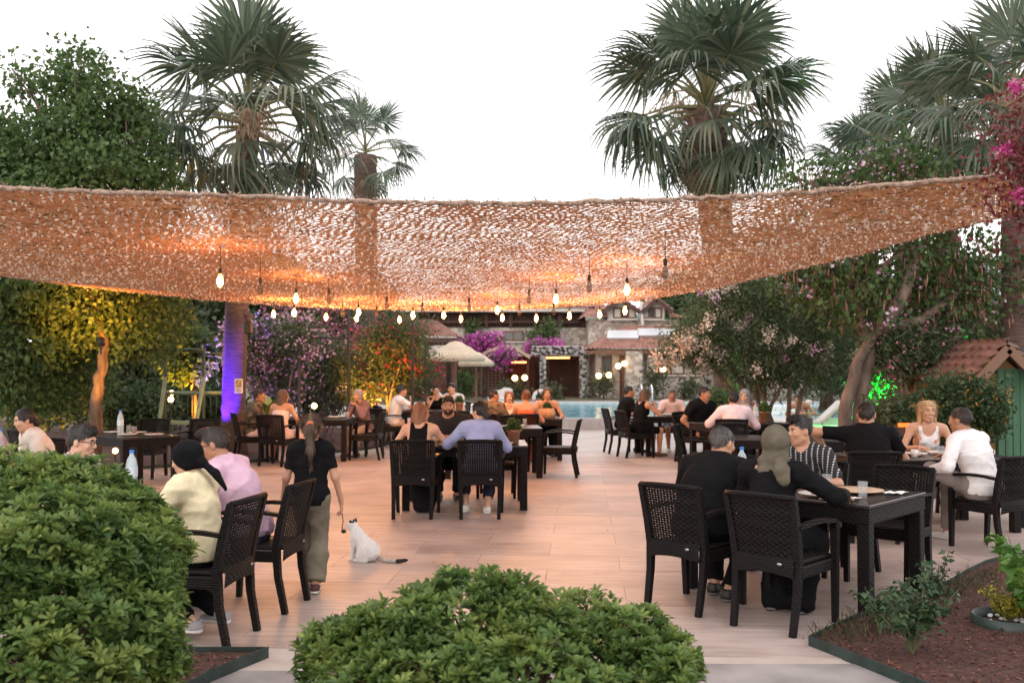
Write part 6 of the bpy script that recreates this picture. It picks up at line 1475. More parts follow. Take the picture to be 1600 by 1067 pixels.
def hand(V, F, wr, d, nv, side, curl, s):
    """five separate, bent fingers rooted in the palm; d pointing, nv back of the hand, side +1 right hand"""
    d = Vector(d).normalized(); nv = Vector(nv); nv = (nv-d*nv.dot(d)).normalized(); lat = d.cross(nv)*side; b = MB(); wr = Vector(wr)
    for q, (o, L_) in enumerate(((.028, .068), (.010, .077), (-.009, .072), (-.027, .057))):
        p = wr+d*.082*s+lat*o*s; dd = d.copy(); pts = [p]; 
        for k in range(3):
            a = curl*(.55+.25*k)+.08*q*.3; R = Matrix.Rotation(-a, 3, lat*side) ; dd = (R @ dd).normalized()
            p = p+dd*L_*s*(.42, .32, .26)[k]; pts.append(p)
        b.tube(pts, [.0092*s, .0088*s, .0078*s, .006*s], 6)
    t0 = wr+d*.03*s+lat*.028*s; dt = (d*.7+lat*.65-nv*.2*curl).normalized(); t1_ = t0+dt*.038*s; t2 = t1_+(d*.95+lat*.1-nv*.3*curl).normalized()*.032*s
    b.tube([t0, t1_, t2, t2+(d-nv*.3*curl).normalized()*.02*s], [.0115*s, .0105*s, .009*s, .0065*s], 6)
    o = len(V); V.extend(tuple(v) for v in b.v); F.extend(tuple(o+i for i in f) for f in b.f)
NPER = [0]
def person(label, x, y, fx, fy, sex='m', s=1.0, lod=1, lean=8, hunch=10, roll=0, twist=0, head=(0, 0), rh=None, lh=None, rel=None, lel=None, feet=None, skin='mid', hair=('short', 'dark'), beard=False,
           top=None, bottom=None, shoes=None, hipz=None, legs='sit', scarf=None, smile=False, glasses=None, rhd=None, lhd=None, build=1.0, child=False, rpole=None, lpole=None, curl=.5, knees=None, hood=None):
    NPER[0] += 1; sd = NPER[0]; fem = sex == 'f'; rz = math.atan2(-fx, fy)
    vox = (.0135, .021)[lod]; R3 = lambda ax, a: np.array(Matrix.Rotation(math.radians(a), 3, ax))
    hz = (.45+.088*s) if hipz is None else hipz
    P = np.array([0, 0, hz]); Tm = R3('Y', roll) @ R3('X', -lean); T2 = R3('Y', roll) @ R3('X', -(lean+hunch))
    tw = R3('Z', twist); up = np.array([0, 0, 1.]); T = Tm @ up; TU = T2 @ up
    X_ = tw @ (Tm @ np.array([1., 0, 0])); Fw = np.cross(TU, X_)*1.0; Fw = -np.cross(X_, TU) if np.dot(np.cross(up, X_), [0, 1, 0]) < 0 else np.cross(TU, X_)
    wa = P+T*.13*s; ch = P+T*.30*s; N = ch+TU*.195*s; sw = (.163 if fem else .188)*s*(.5+.5*build)*(.90 if child else 1)
    Sh = {1: N+X_*sw-TU*.050*s, -1: N-X_*sw-TU*.050*s}
    Hm = R3('Z', twist+head[0]) @ R3('X', head[1]); neck_d = (TU*.6+up*.4); Hc = N+neck_d*.145*s+np.array([0, .012, 0])*s
    hip = {q: P+np.array([q*.088*s, 0, -.018*s]) for q in (1, -1)}
    l1, l2 = .285*s, .252*s; t1_, t2_ = .425*s, .415*s
    if feet is None: feet = {1: (.11, .36, .075), -1: (-.11, .34, .075)}
    else: feet = {1: feet[0], -1: feet[1]}
    W_, E_, K_, A_ = {}, {}, {}, {}
    for q, tg, pl in ((1, rh, rpole), (-1, lh, lpole)):
        tg = tg if tg is not None else (q*.17, .36, .70)
        E_[q], W_[q] = ik(Sh[q], tg, l1, l2, pl if pl is not None else (q*.75, -.45, -.65))
        K_[q], A_[q] = ik(hip[q], feet[q], t1_, t2_, (knees[0 if q == 1 else 1] if knees else ((q*.12, .8, .6) if legs == 'sit' else (q*.05, 1, 0))))
    bw = build; waist, chest, hipr = ((.112, .130, .150) if fem else (.128*bw, .150*bw, .140*bw))
    if child: waist, chest, hipr = .120, .122, .132
    hs = s*(1.10 if child else 1)
    waist, chest, hipr = waist*s, chest*s, hipr*s
    def torso(i=0.0, low=True, upn=1):
        ps = [cap(P-X_*.045*s, P+X_*.045*s, hipr*.86+i, k=.05, ax=(0, 1, 0), fl=.92)] if low else []
        ps += [cap(P+T*.02*s, wa, waist+i, waist+i, k=.06*s+.01, ax=Fw, fl=.80+.12*(bw-1)), cap(wa, ch, waist+i, chest+i, k=.06, ax=Fw, fl=.78+.15*(bw-1))]
        ps += [cap(ch, ch+TU*.09*s, chest+i, chest*.93+i, k=.05, ax=Fw, fl=.74), cap(Sh[1]*.8+Sh[-1]*.2, Sh[-1]*.8+Sh[1]*.2, .066*s+i, k=.06), cap(N-TU*.02*s, Sh[1], .050*s+i, .055*s+i, k=.05), cap(N-TU*.02*s, Sh[-1], .050*s+i, .055*s+i, k=.05)]
        if fem and not child: ps += [ell(ch+TU*.03*s+Fw*.085*s+X_*q*.062*s, (np.array([.056, .052, .056])*s+i*.6), k=.05) for q in (1, -1)]
        if bw > 1.12: ps += [ell(wa+Fw*.05+T*.01, (.13*s, .10*s, .13*s), k=.06)]
        return ps
    def arm(q, i=0.0, a=0.0, b=2.0, clip=True):
        """arm from parameter a to b (1 = elbow, 2 = wrist)"""
        ps = []; u, v = .052*s*(.6+.4*bw)*(.88 if fem else 1)+i, .040*s*(.7+.3*bw)*(.88 if fem else 1)+i
        e = Sh[q]+(E_[q]-Sh[q])*min(b, 1); n = (E_[q]-Sh[q])/np.linalg.norm(E_[q]-Sh[q])
        ps.append(cap(Sh[q], e, u, u+(v-u)*min(b, 1), k=.04, clip=[(tuple(e), tuple(n))] if (b < 1 and clip) else None))
        if b > 1:
            w = E_[q]+(W_[q]-E_[q])*(b-1); n = (W_[q]-E_[q])/np.linalg.norm(W_[q]-E_[q])
            ps.append(cap(E_[q], w, v, .027*s*(.9 if fem else 1)+i+(.012*(2-b)), k=.025, clip=[(tuple(w), tuple(n))] if clip else None))
        return ps
    def leg(q, i=0.0, b=2.0, wide=0.0):
        ps = []; u, v, w_ = .086*s*(.7+.3*bw)+i, .058*s+i, .037*s+i+wide
        e = hip[q]+(K_[q]-hip[q])*min(b, 1); n = (K_[q]-hip[q])/np.linalg.norm(K_[q]-hip[q])
        ps.append(cap(hip[q], e, u, u+(v-u)*min(b, 1), k=.04, clip=[(tuple(e), tuple(n))] if b < 1 else None))
        if b > 1:
            m = K_[q]+(A_[q]-K_[q])*.35; m = m+np.array([0, -.012, 0])*s; e = K_[q]+(A_[q]-K_[q])*(b-1); n = (A_[q]-K_[q])/np.linalg.norm(A_[q]-K_[q])
            ps += [cap(K_[q], m, v, .055*s+i+wide*.5, k=.03), cap(m, e, .055*s+i+wide*.5, w_+(1-(b-1))*.012, k=.03, clip=[(tuple(e), tuple(n))] if b < 2 else None)]
        return ps
    B = torso() + [cap(N-TU*.03*s, Hc-neck_d*.05*s, .060*s*(.85 if fem else 1), .054*s*(.85 if fem else 1), k=.035)]
    hv, hf = [], []
    for q in (1, -1):
        B += arm(q, clip=False) + leg(q)
        fd = rhd if q == 1 else lhd; fa = W_[q]-E_[q]; fa = fa/np.linalg.norm(fa)
        hd = np.array(fd, float) if fd is not None else fa*.75+np.array([-q*.25, .25, -.12]); hd = hd/np.linalg.norm(hd)
        nv = np.array([q*.35, 0, 1.]) if abs(hd[2]) < .8 else np.array([q*1., .2, 0]); nv = nv-hd*(nv @ hd); nv = nv/np.linalg.norm(nv); lt = np.cross(hd, nv)
        B.append(ell(W_[q]+hd*.052*s, (.040*s, .050*s, .0175*s), R=np.column_stack([lt, hd, nv]), k=.02))
        hand(hv, hf, W_[q], hd, nv, q, curl, s)
        ty = A_[q]-K_[q]; yaw = math.atan2(-(K_[q][0]-hip[q][0])*.6, 1.0); fwd = np.array([-math.sin(yaw), math.cos(yaw), 0]); fwd = fwd*np.array([1, 1 if legs == 'sit' or True else 1, 1])
        A0 = A_[q]
        B += [cap(A0+np.array([0, 0, -.035])*s-fwd*.02*s, A0+fwd*.13*s+np.array([0, 0, -.052])*s, .032*s, .026*s, k=.02, ax=(0, 0, 1), fl=.85)]
    V1, Q1 = surf(B, vox)
    hV, hQ = HEAD[(int(fem), lod)]; hV = (hV*hs) @ Hm.T + Hc
    n1 = len(V1); V = np.concatenate([V1, hV, np.array(hv)]); n2 = n1+len(hV)
    tri = [np.array([f for f in hf if len(f) == 4])+n2, np.array([f for f in hf if len(f) == 6])+n2]
    me = np_mesh('person', V, [np.concatenate([Q1, hQ+n1]), *tri], smooth=True)
    body = ob('person', me, SKIN[skin], None); body.location = (x, y, 0); body.rotation_euler = (0, 0, rz); tag(body, label, 'person', 'people at the terrace')
    HM = Matrix.Translation(Vector(Hc)) @ Matrix([[*Hm[i], 0] for i in range(3)] + [[0, 0, 0, 1]]).to_4x4() @ Matrix.Scale(hs, 4)
    def hp(name, mesh, m=None):
        if m is not None: mesh = mesh.copy(); mesh.materials.clear(); mesh.materials.append(m)
        o = bpy.data.objects.new(name, mesh); link(o, body); o.matrix_local = HM; return o
    for q in (-1, 1):
        e = hp('eye', feat('eye:%d' % q, lambda: MB().ell((q*.030, .0770, .006), (.0125, .0085, .0080), nu=10, nv=7), EYEW))
        hp('iris', feat('iris:%d' % q, lambda: MB().ell((q*.0295, .0835, .006), (.0062, .0035, .0066), nu=8, nv=6), IRIS)).parent = e; bpy.data.objects[-1] if False else None
        for c_ in e.children: c_.matrix_local = Matrix.Identity(4)
        hp('eyebrow', feat('eyebrow:%d' % q, lambda: MB().tube([(q*.014, .0915, .0245), (q*.028, .0915, .0295), (q*.046, .081, .0255)], [.0034, .0042, .0022], 6), HAIRM['dark']))
    if smile:
        hp('mouth', feat('mouth:smile', lambda: MB().tube([(-.026, .079, -.050), (-.014, .089, -.060), (0, .092, -.063), (.014, .089, -.060), (.026, .079, -.050)], [.0015, .0036, .0042, .0036, .0015], 6), TEETH))
        hp('lip', feat('lip:smile', lambda: MB().tube([(-.027, .078, -.052), (-.014, .0885, -.067), (0, .0915, -.071), (.014, .0885, -.067), (.027, .078, -.052)], [.002, .004, .0045, .004, .002], 6), LIP))
    else:
        hp('mouth', feat('mouth:%s' % fem, lambda: MB().tube([(-.022, .080, -.060), (-.009, .0905, -.0585), (0, .0915, -.060), (.009, .0905, -.0585), (.022, .080, -.060)], [.0018, .0052, .0056, .0052, .0018], 6), LIP if fem else LIPM))
    if glasses:
        gm = mat('spectacle_'+glasses, (.01, .01, .012), .2); gb = MB()
        for q in (-1, 1):
            if glasses == 'sun': gb.ell((q*.032, .096, .006), (.025, .006, .019), nu=12, nv=6)
            else: gb.tube([(q*.032+.023*math.cos(a), .097, .006+.018*math.sin(a)) for a in np.linspace(0, 6.283, 17)], .0024, 5, caps=False)
            gb.tube([(q*.055, .094, .010), (q*.076, .04, .010), (q*.082, -.01, .006)], .003, 5)
        gb.tube([(-.010, .099, .008), (.010, .099, .008)], .0025, 5); gb.ob('glasses', gm, body).matrix_local = HM
    if beard: hp('beard', beard_mesh(lod), HAIRM['black'])
    if scarf: hp('headscarf', hair_mesh(scarf[0], lod), scarf[1])
    elif hair: hp('hair', hair_mesh(hair[0], lod), HAIRM[hair[1]])
    if hair and not scarf and hair[0] == 'pony': hp('hair_tie', feat('hair_tie:', lambda: MB().tube([(-.001, -.118, .03), (0, -.132, .018)], .034, 10), mat('orange_band', (.5, .13, .05), .7)))
    kid = surf
    if top:
        kind, m = top; i = (.013 if kind != 'loose' else .022) + (.009 if lod else 0); ps = []
        fo = .0062 if lod == 0 else .0042
        nclip = []; nh = lambda r1, fo_: [cap(N-TU*.012*s+Fw*fo_*s, N+TU*.14*s+Fw*fo_*.5*s, r1*s, (r1+.02)*s, k=.010, op='s')]
        if kind in ('tee', 'shirt', 'loose'):
            ps = torso(i) + [cap(P+np.array([-.04, 0, -.01])*s, P+np.array([.04, 0, -.01])*s, hipr*.86+i+.006, k=.04, ax=(0, 1, 0), fl=.95)]
            for q in (1, -1): ps += arm(q, i+.004, b={'tee': .72, 'shirt': 1.92, 'loose': 1.9}[kind])
            if child: ps += [cap(ch, P+np.array([0, 0, -.03]), .146*s, .150*s, k=.03, ax=Fw, fl=.80)]
            if kind == 'loose': ps += [cap(P-T*.02, wa, waist+.045, waist+.03, k=.05, ax=Fw, fl=.86)]
            col = [cap(N+TU*.004*s-X_*.03*s+Fw*.0, N+TU*.02*s+X_*.03*s, .058*s, k=.02)] if kind != 'tee' and not scarf else []
            ps += col + nh(.064 if kind == 'tee' else .056, .016 if kind == 'tee' else .010)
        elif kind == 'half': 
            ps = torso(i)
            for q in (1, -1): ps += arm(q, i+.006, b=.9)
            ps += [cap(N+TU*.004*s-X_*.03*s, N+TU*.02*s+X_*.03*s, .060*s, k=.02)] + nh(.056, .022)
        elif kind in ('tank', 'strapless', 'sleeveless'):
            ps = torso(.010 + (.009 if lod else 0))
            lim = {'tank': .02, 'strapless': -.09, 'sleeveless': .02}[kind]
            nclip = [(tuple(ch+TU*(.13+lim*.0)*s if kind == 'strapless' else N+TU*.005*s), tuple(TU))]
            if kind == 'strapless': nclip = [(tuple(ch+TU*.075*s), tuple(TU))]
            if kind in ('tank', 'sleeveless'):
                w = .105 if kind == 'tank' else .135
                nclip += [(tuple(N+X_*q*w*s), tuple(X_*q)) for q in (1, -1)] if kind == 'tank' else [(tuple(Sh[q]*1.0), tuple(X_*q)) for q in (1, -1)]
                ps += [ell(N+Fw*.075*s+TU*.0, (.062*s, .09*s, (.105 if kind == 'tank' else .05)*s), k=.012, op='s'), ell(N-Fw*.07*s, (.058*s, .07*s, .075*s), k=.012, op='s')]
        if scarf and scarf[0] == 'hijab': ps += [ell(Hc+Hm @ np.array([0, 0, -.185])*s, np.array([.150, .130, .062])*s, R=Hm, k=.012, op='s'), cap(Hc+Hm @ np.array([.08, -.175, -.20])*s, Hc+Hm @ np.array([.095, -.195, -.28])*s, .036*s, .030*s, k=.01, op='s')]
        hem = [(tuple(P-np.array([0, 0, .085 if legs != 'sit' else .055])*s), (0, 0, -1))] if kind != 'long' else []
        ob({'tee': 'tee_shirt', 'shirt': 'shirt', 'loose': 'loose_shirt', 'half': 'short_sleeved_shirt', 'tank': 'tank_top', 'strapless': 'strapless_top', 'sleeveless': 'sleeveless_top'}[kind], mesh_of('garment', surf(ps, vox, fold=fo, fseed=sd, gclip=nclip+hem)), m, body)
    if bottom:
        kind, m = bottom; ps = [cap(P-X_*.045*s-np.array([0, 0, .02]), P+X_*.045*s-np.array([0, 0, .02]), hipr*.86+.009, k=.05, ax=(0, 1, 0), fl=.93, clip=[(tuple(P+T*.075*s), tuple(T))])]
        if kind == 'skirt':
            for q in (1, -1): ps += [cap(hip[q], K_[q], .10*s, .095*s, k=.10), cap(K_[q], A_[q]+np.array([0, 0, -.01]), .090*s, .085*s, k=.12)]
        elif kind == 'wide':
            for q in (1, -1): ps += leg(q, .016, 1.93, wide=.032)
        else:
            for q in (1, -1): ps += leg(q, .012, {'pants': 1.94, 'shorts': .95, 'crop': 1.72}[kind], wide=.012)
        wc = [((0, 0, .012), (0, 0, -1))]
        ob({'skirt': 'skirt', 'wide': 'wide_trousers', 'pants': 'trousers', 'shorts': 'shorts', 'crop': 'cropped_trousers'}[kind], mesh_of('garment', surf(ps, vox, fold=.0050, fseed=sd+3, gclip=wc)), m, body)
    if shoes:
        for q in (1, -1):
            A0 = A_[q]; yaw = math.atan2(-(K_[q][0]-hip[q][0])*.6, 1.0); fwd = np.array([-math.sin(yaw), math.cos(yaw), 0]); gz = max(0.0, A0[2]-.075*s)
            ps = [cap(A0+np.array([0, 0, -.035])*s-fwd*.028*s, A0+fwd*.14*s+np.array([0, 0, -.050])*s, .043*s, .037*s, k=.02, ax=(0, 0, 1), fl=.8), cap(A0-fwd*.02*s, A0-fwd*.02*s+np.array([0, 0, -.03])*s, .044*s, k=.02)]
            sh_o = ob('shoe', mesh_of('shoe', surf(ps, min(vox, .013), gclip=[((0, 0, gz+.004), (0, 0, -1)), (tuple(A0+np.array([0, 0, .012])*s), (0, 0, 1))])), shoes[0], body)
            sl = [cap(A0+np.array([0, 0, -.045])*s-fwd*.03*s, A0+fwd*.14*s+np.array([0, 0, -.052])*s, .046*s, .040*s, k=.02)]
            ob('sole', mesh_of('sole', surf(sl, .009 if lod == 0 else .014, gclip=[((0, 0, gz+.001), (0, 0, -1)), ((0, 0, gz+.024), (0, 0, 1))])), shoes[1], sh_o)
    return body
BLK = cloth('black', (.0045, .0045, .0055)); BLK2 = cloth('charcoal', (.020, .017, .018)); WHT_ = cloth('white', (.60, .58, .60)); CREAM = cloth('cream', (.58, .50, .33)); PNK = cloth('pink', (.52, .34, .43)); BLU = cloth('pale_blue', (.26, .30, .50))
OLI = cloth('olive', (.085, .073, .054), (.12, .105, .08)); KHA = cloth('khaki', (.14, .12, .085), (.19, .165, .125)); GRYT = cloth('grey_trouser', (.17, .145, .14), (.22, .19, .18)); BEI = cloth('beige', (.50, .36, .28)); NAVY = cloth('navy', (.02, .022, .04)); GRYS = cloth('grey_scarf', (.20, .20, .22)); PPAL = cloth('palepink', (.60, .46, .46))
PATT = cloth('flower_print', (.55, .48, .48), (.30, .22, .26), scale=14, bump=.1); CAMO = cloth('camo', (.05, .04, .03), (.18, .13, .09), scale=12, lo=.42, hi=.58); RUST = cloth('rust', (.45, .10, .05)); MAUVE = cloth('mauve', (.16, .10, .11)); JEAN = cloth('jean', (.08, .09, .13))
def striped():
    m, t, b = _nodes('cloth_striped'); N = t.nodes; L = t.links; tc = N.new('ShaderNodeTexCoord')
    w = N.new('ShaderNodeTexWave'); w.wave_type = 'BANDS'; w.bands_direction = 'X'; w.inputs['Scale'].default_value = 7.5; L.new(tc.outputs['Object'], w.inputs[0])
    w2 = N.new('ShaderNodeTexWave'); w2.wave_type = 'BANDS'; w2.bands_direction = 'Z'; w2.inputs['Scale'].default_value = 16; L.new(tc.outputs['Object'], w2.inputs[0])
    g1 = N.new('ShaderNodeMath'); g1.operation = 'GREATER_THAN'; g1.inputs[1].default_value = .86; L.new(w.outputs['Fac'], g1.inputs[0])
    g2 = N.new('ShaderNodeMath'); g2.operation = 'GREATER_THAN'; g2.inputs[1].default_value = .35; L.new(w2.outputs['Fac'], g2.inputs[0])
    mu = N.new('ShaderNodeMath'); mu.operation = 'MULTIPLY'; L.new(g1.outputs[0], mu.inputs[0]); L.new(g2.outputs[0], mu.inputs[1])
    mxr = N.new('ShaderNodeMixRGB'); mxr.inputs[1].default_value = (.012, .012, .016, 1); mxr.inputs[2].default_value = (.42, .40, .40, 1); L.new(mu.outputs[0], mxr.inputs[0]); L.new(mxr.outputs[0], b.inputs['Base Color']); b.inputs['Roughness'].default_value = .85
    return m
SHB = (mat('shoe_black', (.012, .012, .012), .5), mat('sole_grey', (.12, .11, .11), .8)); SHW = (mat('shoe_white', (.60, .58, .56), .6), mat('sole_white', (.62, .6, .58), .7)); SHR = (mat('shoe_red', (.06, .015, .015), .6), SHW[1]); SHG = (mat('shoe_grey', (.3, .29, .3), .7), SHW[1]); SAND = (mat('sandal', (.10, .055, .03), .7), mat('sandal_sole', (.06, .035, .025), .8))
on = lambda i: (CHS[i][1], CHS[i][2], CHS[i][3], CHS[i][4])
# nearest table
person('man in black shirt with cropped grey hair, back turned, nearest couple', 1.33, 7.06, .66, .75, s=1.02, lod=0, lean=22, hunch=18, head=(-12, -14), rh=(.20, .52, .79), lh=(-.16, .50, .80), feet=((.12, .18, .075), (-.06, .30, .075)), hair=('crop', 'grey'), top=('loose', BLK), bottom=('pants', BLK), shoes=SHB, build=1.12, skin='mid')
person('woman in olive headscarf and black dress, back turned', 1.70, 6.58, .60, .80, 'f', s=.97, lod=0, lean=5, hunch=10, head=(10, -8), rh=(.36, .40, .80), lh=(-.16, .42, .80), feet=((.10, .30, .075), (-.10, .28, .075)), scarf=('hijab', OLI), top=('loose', BLK), bottom=('skirt', BLK), shoes=SHB, build=1.15, rpole=(.9, -.3, -.5), skin='fair')
person('young man in black white striped shirt facing the olive headscarf woman', 2.40, 8.16, -.55, -.83, s=.98, lod=0, lean=10, hunch=8, head=(-38, -4), rh=(.12, .42, .80), lh=(-.18, .40, .79), hair=('quiff', 'black'), top=('half', striped()), bottom=('pants', BLK), shoes=SHW, skin='mid')
# right table
person('man in white shirt and grey trousers with legs crossed at right', 4.36, 9.24, -.55, .83, s=1.03, lod=0, lean=16, hunch=10, head=(8, -4), rh=(.16, .44, .80), lh=(-.30, .34, .70), feet=((.10, .44, .075), (-.30, .50, .30)), knees=((.1, .8, .6), (-.35, .6, 1.0)), hair=('crop', 'dark'), top=('shirt', WHT_), bottom=('pants', GRYT), shoes=SHW, build=1.12, skin='tan')
person('broad man in black shirt seen from behind at the far right table', 3.50, 9.80, .25, .97, s=1.05, lod=0, lean=10, hunch=14, head=(-10, -4), rh=(.20, .42, .80), lh=(-.40, .26, .84), lpole=(-1, -.2, .25), hair=('crop', 'dark'), top=('tee', BLK), bottom=('pants', BLK), shoes=SHB, build=1.22, skin='mid')
person('smiling woman with long blonde hair in a white tank top', 4.60, 11.10, -.16, -.98, 'f', s=1.0, lod=0, lean=6, hunch=6, head=(6, 2), rh=(.17, .42, .80), lh=(-.20, .36, .78), hair=('long', 'blonde'), top=('tank', WHT_), bottom=('pants', WHT_), shoes=SHW, smile=True, skin='mid')
# left front
person('woman in black headscarf and cream shirt seen from behind at left', -1.90, 6.17, -.95, .30, 'f', s=.90, lod=0, lean=7, hunch=14, head=(6, -16), rh=(.14, .44, .80), lh=(-.14, .40, .78), feet=((.10, -.06, .13), (-.08, .02, .11)), scarf=('turban', BLK), top=('loose', CREAM), bottom=('pants', BLK), shoes=(SHG[0], SHG[1]), build=1.05, skin='fair')
person('man in pink shirt with sunglasses pushed up at left', -1.84, 7.02, -.97, .18, s=1.0, lod=0, lean=18, hunch=18, head=(10, -18), rh=(.16, .46, .80), lh=(-.12, .56, .80), hair=('quiff', 'dark'), top=('tee', PNK), bottom=('pants', JEAN), shoes=SHB, glasses='sun', build=1.1, skin='tan')
person('dark haired man with glasses looking over the hedge', -3.30, 7.25, .95, -.25, s=.98, lod=0, lean=14, hunch=14, head=(8, -10), hair=('short', 'black'), top=('tee', PATT), bottom=('pants', BLK), shoes=SHB, glasses='clear', skin='fair')
# girl standing
person('girl with a long ponytail in black tee and wide khaki trousers, walking away', -1.50, 7.45, -.05, 1, 'f', s=.785, child=True, lod=0, lean=-1, hunch=2, head=(4, -6), hipz=.70, legs='stand', rh=(.235, .04, .60), lh=(-.225, .06, .62), rpole=(.3, -1, 0), lpole=(-.3, -1, 0), rhd=(.05, .12, -1), lhd=(-.05, .15, -1), feet=((.05, -.10, .062), (-.045, .22, .062)), hair=('pony', 'brown'), top=('tee', BLK), bottom=('wide', KHA), shoes=SHR, skin='mid', curl=.75)
# middle table
person('long haired blonde woman in a dark strap top, back turned', -1.06, 11.25, .12, .99, 'f', s=.98, lean=12, hunch=10, head=(-38, -4), rh=(.20, .46, .80), lh=(-.20, .32, .72), feet=((.08, .16, .075), (-.02, .20, .075)), hair=('longer', 'auburn'), top=('tank', BLK), bottom=('skirt', BLK), shoes=SAND, skin='fair')
person('bearded man in grey tee facing the camera', -.82, 12.86, .05, -1, s=1.03, lean=14, hunch=8, head=(0, -4), rh=(-.06, .40, .80), lh=(.04, .46, .80), hair=('short', 'dark'), top=('tee', BLK2), bottom=('pants', BLK), shoes=SHB, beard=True, skin='tan', build=1.12)
person('woman in pale blue shirt with dark hair in a low bun, back turned', -.36, 11.26, -.06, 1, 'f', s=1.0, lean=10, hunch=12, head=(42, -6), rh=(.18, .40, .78), lh=(-.34, .42, .78), feet=((.08, .08, .075), (-.16, .22, .075)), hair=('lowbun', 'black'), top=('shirt', BLU), bottom=('crop', NAVY), shoes=SHW, skin='fair', build=1.1)
# pool side table
person('man in camouflage tee looking over his shoulder by the pool', -.40, 17.45, .55, .83, s=1.0, lean=8, hunch=10, head=(-32, 0), hair=('crop', 'black'), top=('tee', CAMO), bottom=('pants', BLK), shoes=SHB, skin='tan')
person('girl with long fair hair in a cream top facing the camera', -.06, 18.98, .05, -1, 'f', s=.92, head=(0, -2), hair=('long', 'auburn'), top=('tank', cloth('creamtop', (.6, .5, .38))), bottom=('shorts', WHT_), shoes=SAND, skin='fair')
person('bare shouldered woman in a red orange halter, back turned by the pool', .24, 17.35, .05, 1, 'f', s=.98, lean=10, hunch=8, head=(10, -4), hair=('bun', 'auburn'), top=('strapless', RUST), bottom=('skirt', RUST), shoes=SAND, skin='mid')
person('woman with long dark hair in a black strapless top by the pool', .67, 19.0, -.05, -1, 'f', s=1.0, head=(4, -2), hair=('longer', 'brown'), top=('strapless', BLK), bottom=('skirt', BLK), shoes=SAND, skin='mid')
# left middle
person('man in white tee drinking beside the crimson oleander', -2.46, 20.7, .93, .36, s=1.02, lean=10, hunch=12, head=(0, 0), rh=(.10, .34, 1.02), lh=(-.15, .40, .78), hair=('short', 'black'), top=('tee', WHT_), bottom=('shorts', BEI), shoes=SHW, skin='mid')
person('woman with hair tied up and hand at her mouth beyond the blonde', -1.70, 22.28, .1, -1, 'f', s=.98, rh=(.04, .26, 1.0), hair=('bun', 'black'), top=('sleeveless', BLK), bottom=('pants', BLK), shoes=SAND, skin='fair')
person('man in white tee far behind the bearded man', -1.28, 22.58, -.5, -.85, s=1.03, head=(-15, 0), hair=('short', 'dark'), top=('tee', WHT_), bottom=('pants', JEAN), shoes=SHW, skin='fair')
person('woman with long brown hair in a pale strapless dress, back turned', -3.98, 17.05, .3, .95, 'f', s=1.0, lean=8, head=(-20, -4), hair=('longer', 'brown'), top=('strapless', PPAL), bottom=('skirt', PPAL), shoes=SAND, skin='mid')
person('man in dark flowered shirt in profile beside the violet palm', -4.60, 17.6, .93, .35, s=1.0, head=(-6, -2), rh=(.12, .36, .80), hair=('crop', 'dark'), top=('half', CAMO), bottom=('shorts', PPAL), shoes=SHB, skin='tan')
person('woman in grey headscarf and mauve blouse with hands at her chin', -2.80, 18.85, -.5, -.86, 'f', s=.98, lean=12, hunch=12, rh=(.03, .26, .98), lh=(-.06, .28, .95), head=(10, -4), scarf=('turban', GRYS), top=('shirt', MAUVE), bottom=('crop', BEI), shoes=SAND, skin='mid')
# left edge
person('dark haired diner in white flowered shirt at the left frame edge', -4.93, 9.12, -.2, .95, s=.98, lean=10, hunch=10, head=(-30, -6), hair=('short', 'black'), top=('tee', PATT), bottom=('pants', BLK), shoes=SHB, skin='mid')
person('diner in beige tee with black hair bowed over the left table', -4.82, 10.35, -.75, -.6, s=.98, lean=14, hunch=16, head=(5, -14), hair=('lowbun', 'black'), top=('tee', cloth('oatmeal', (.58, .52, .47))), bottom=('pants', BLK), shoes=SHB, skin='fair')
# right middle
person('man in black shirt and beige shorts beside the pool ladder', 2.16, 19.5, .95, .25, s=1.03, head=(-6, 0), hair=('crop', 'black'), top=('tee', BLK), bottom=('shorts', BEI), shoes=SHB, skin='tan')
person('woman with long brown hair in a black sleeveless top raising a glass', 2.34, 18.57, .9, .4, 'f', s=1.0, lean=12, hunch=10, head=(0, -4), rh=(.08, .30, .98), lh=(-.08, .34, .95), feet=((.08, .42, .075), (-.10, .40, .075)), hair=('longer', 'brown'), top=('sleeveless', BLK), bottom=('shorts', BLK), shoes=SAND, skin='mid')
person('boy in pale pink tee behind the family table by the pool', 3.2, 20.05, .0, -1, s=.93, head=(0, -4), hair=('crop', 'brown'), top=('tee', PPAL), bottom=('shorts', JEAN), shoes=SHW, skin='tan')
person('big man in black tee leaning on the table in three quarter view', 3.22, 17.5, .62, -.78, s=1.08, lean=14, hunch=10, head=(14, -4), rh=(.26, .20, .56), lh=(-.02, .50, .80), hair=('crop', 'black'), top=('tee', BLK), bottom=('pants', BLK), shoes=SHB, skin='tan', build=1.28)
person('man in pale pink shirt with dark hair, back turned, right of the big man', 3.48, 15.62, .2, .98, s=1.02, lean=14, hunch=12, head=(-6, -4), rh=(.20, .42, .80), lh=(-.30, .40, .80), hair=('short', 'black'), top=('shirt', cloth('palerose', (.58, .46, .50))), bottom=('pants', BLK), shoes=SHB, skin='mid')
person('woman in grey headscarf and brown coat facing the pale shirt man', 4.06, 17.35, -.3, -.95, 'f', s=1.0, head=(-5, -4), rh=(.05, .28, .98), scarf=('hijab', GRYS), top=('loose', cloth('browncoat', (.20, .09, .045))), bottom=('skirt', BLK), shoes=SHB, skin='fair')
person('brown haired guest bending down behind the oleander stems', XP(1256, 21.5), 21.5, -.6, -.8, 'f', s=.95, lean=30, hunch=25, head=(0, -20), hair=('lowbun', 'brown'), top=('tank', PPAL), bottom=('shorts', JEAN), shoes=SAND, skin='fair')
sx_, sy_ = XP(1256, 21.5), 21.5
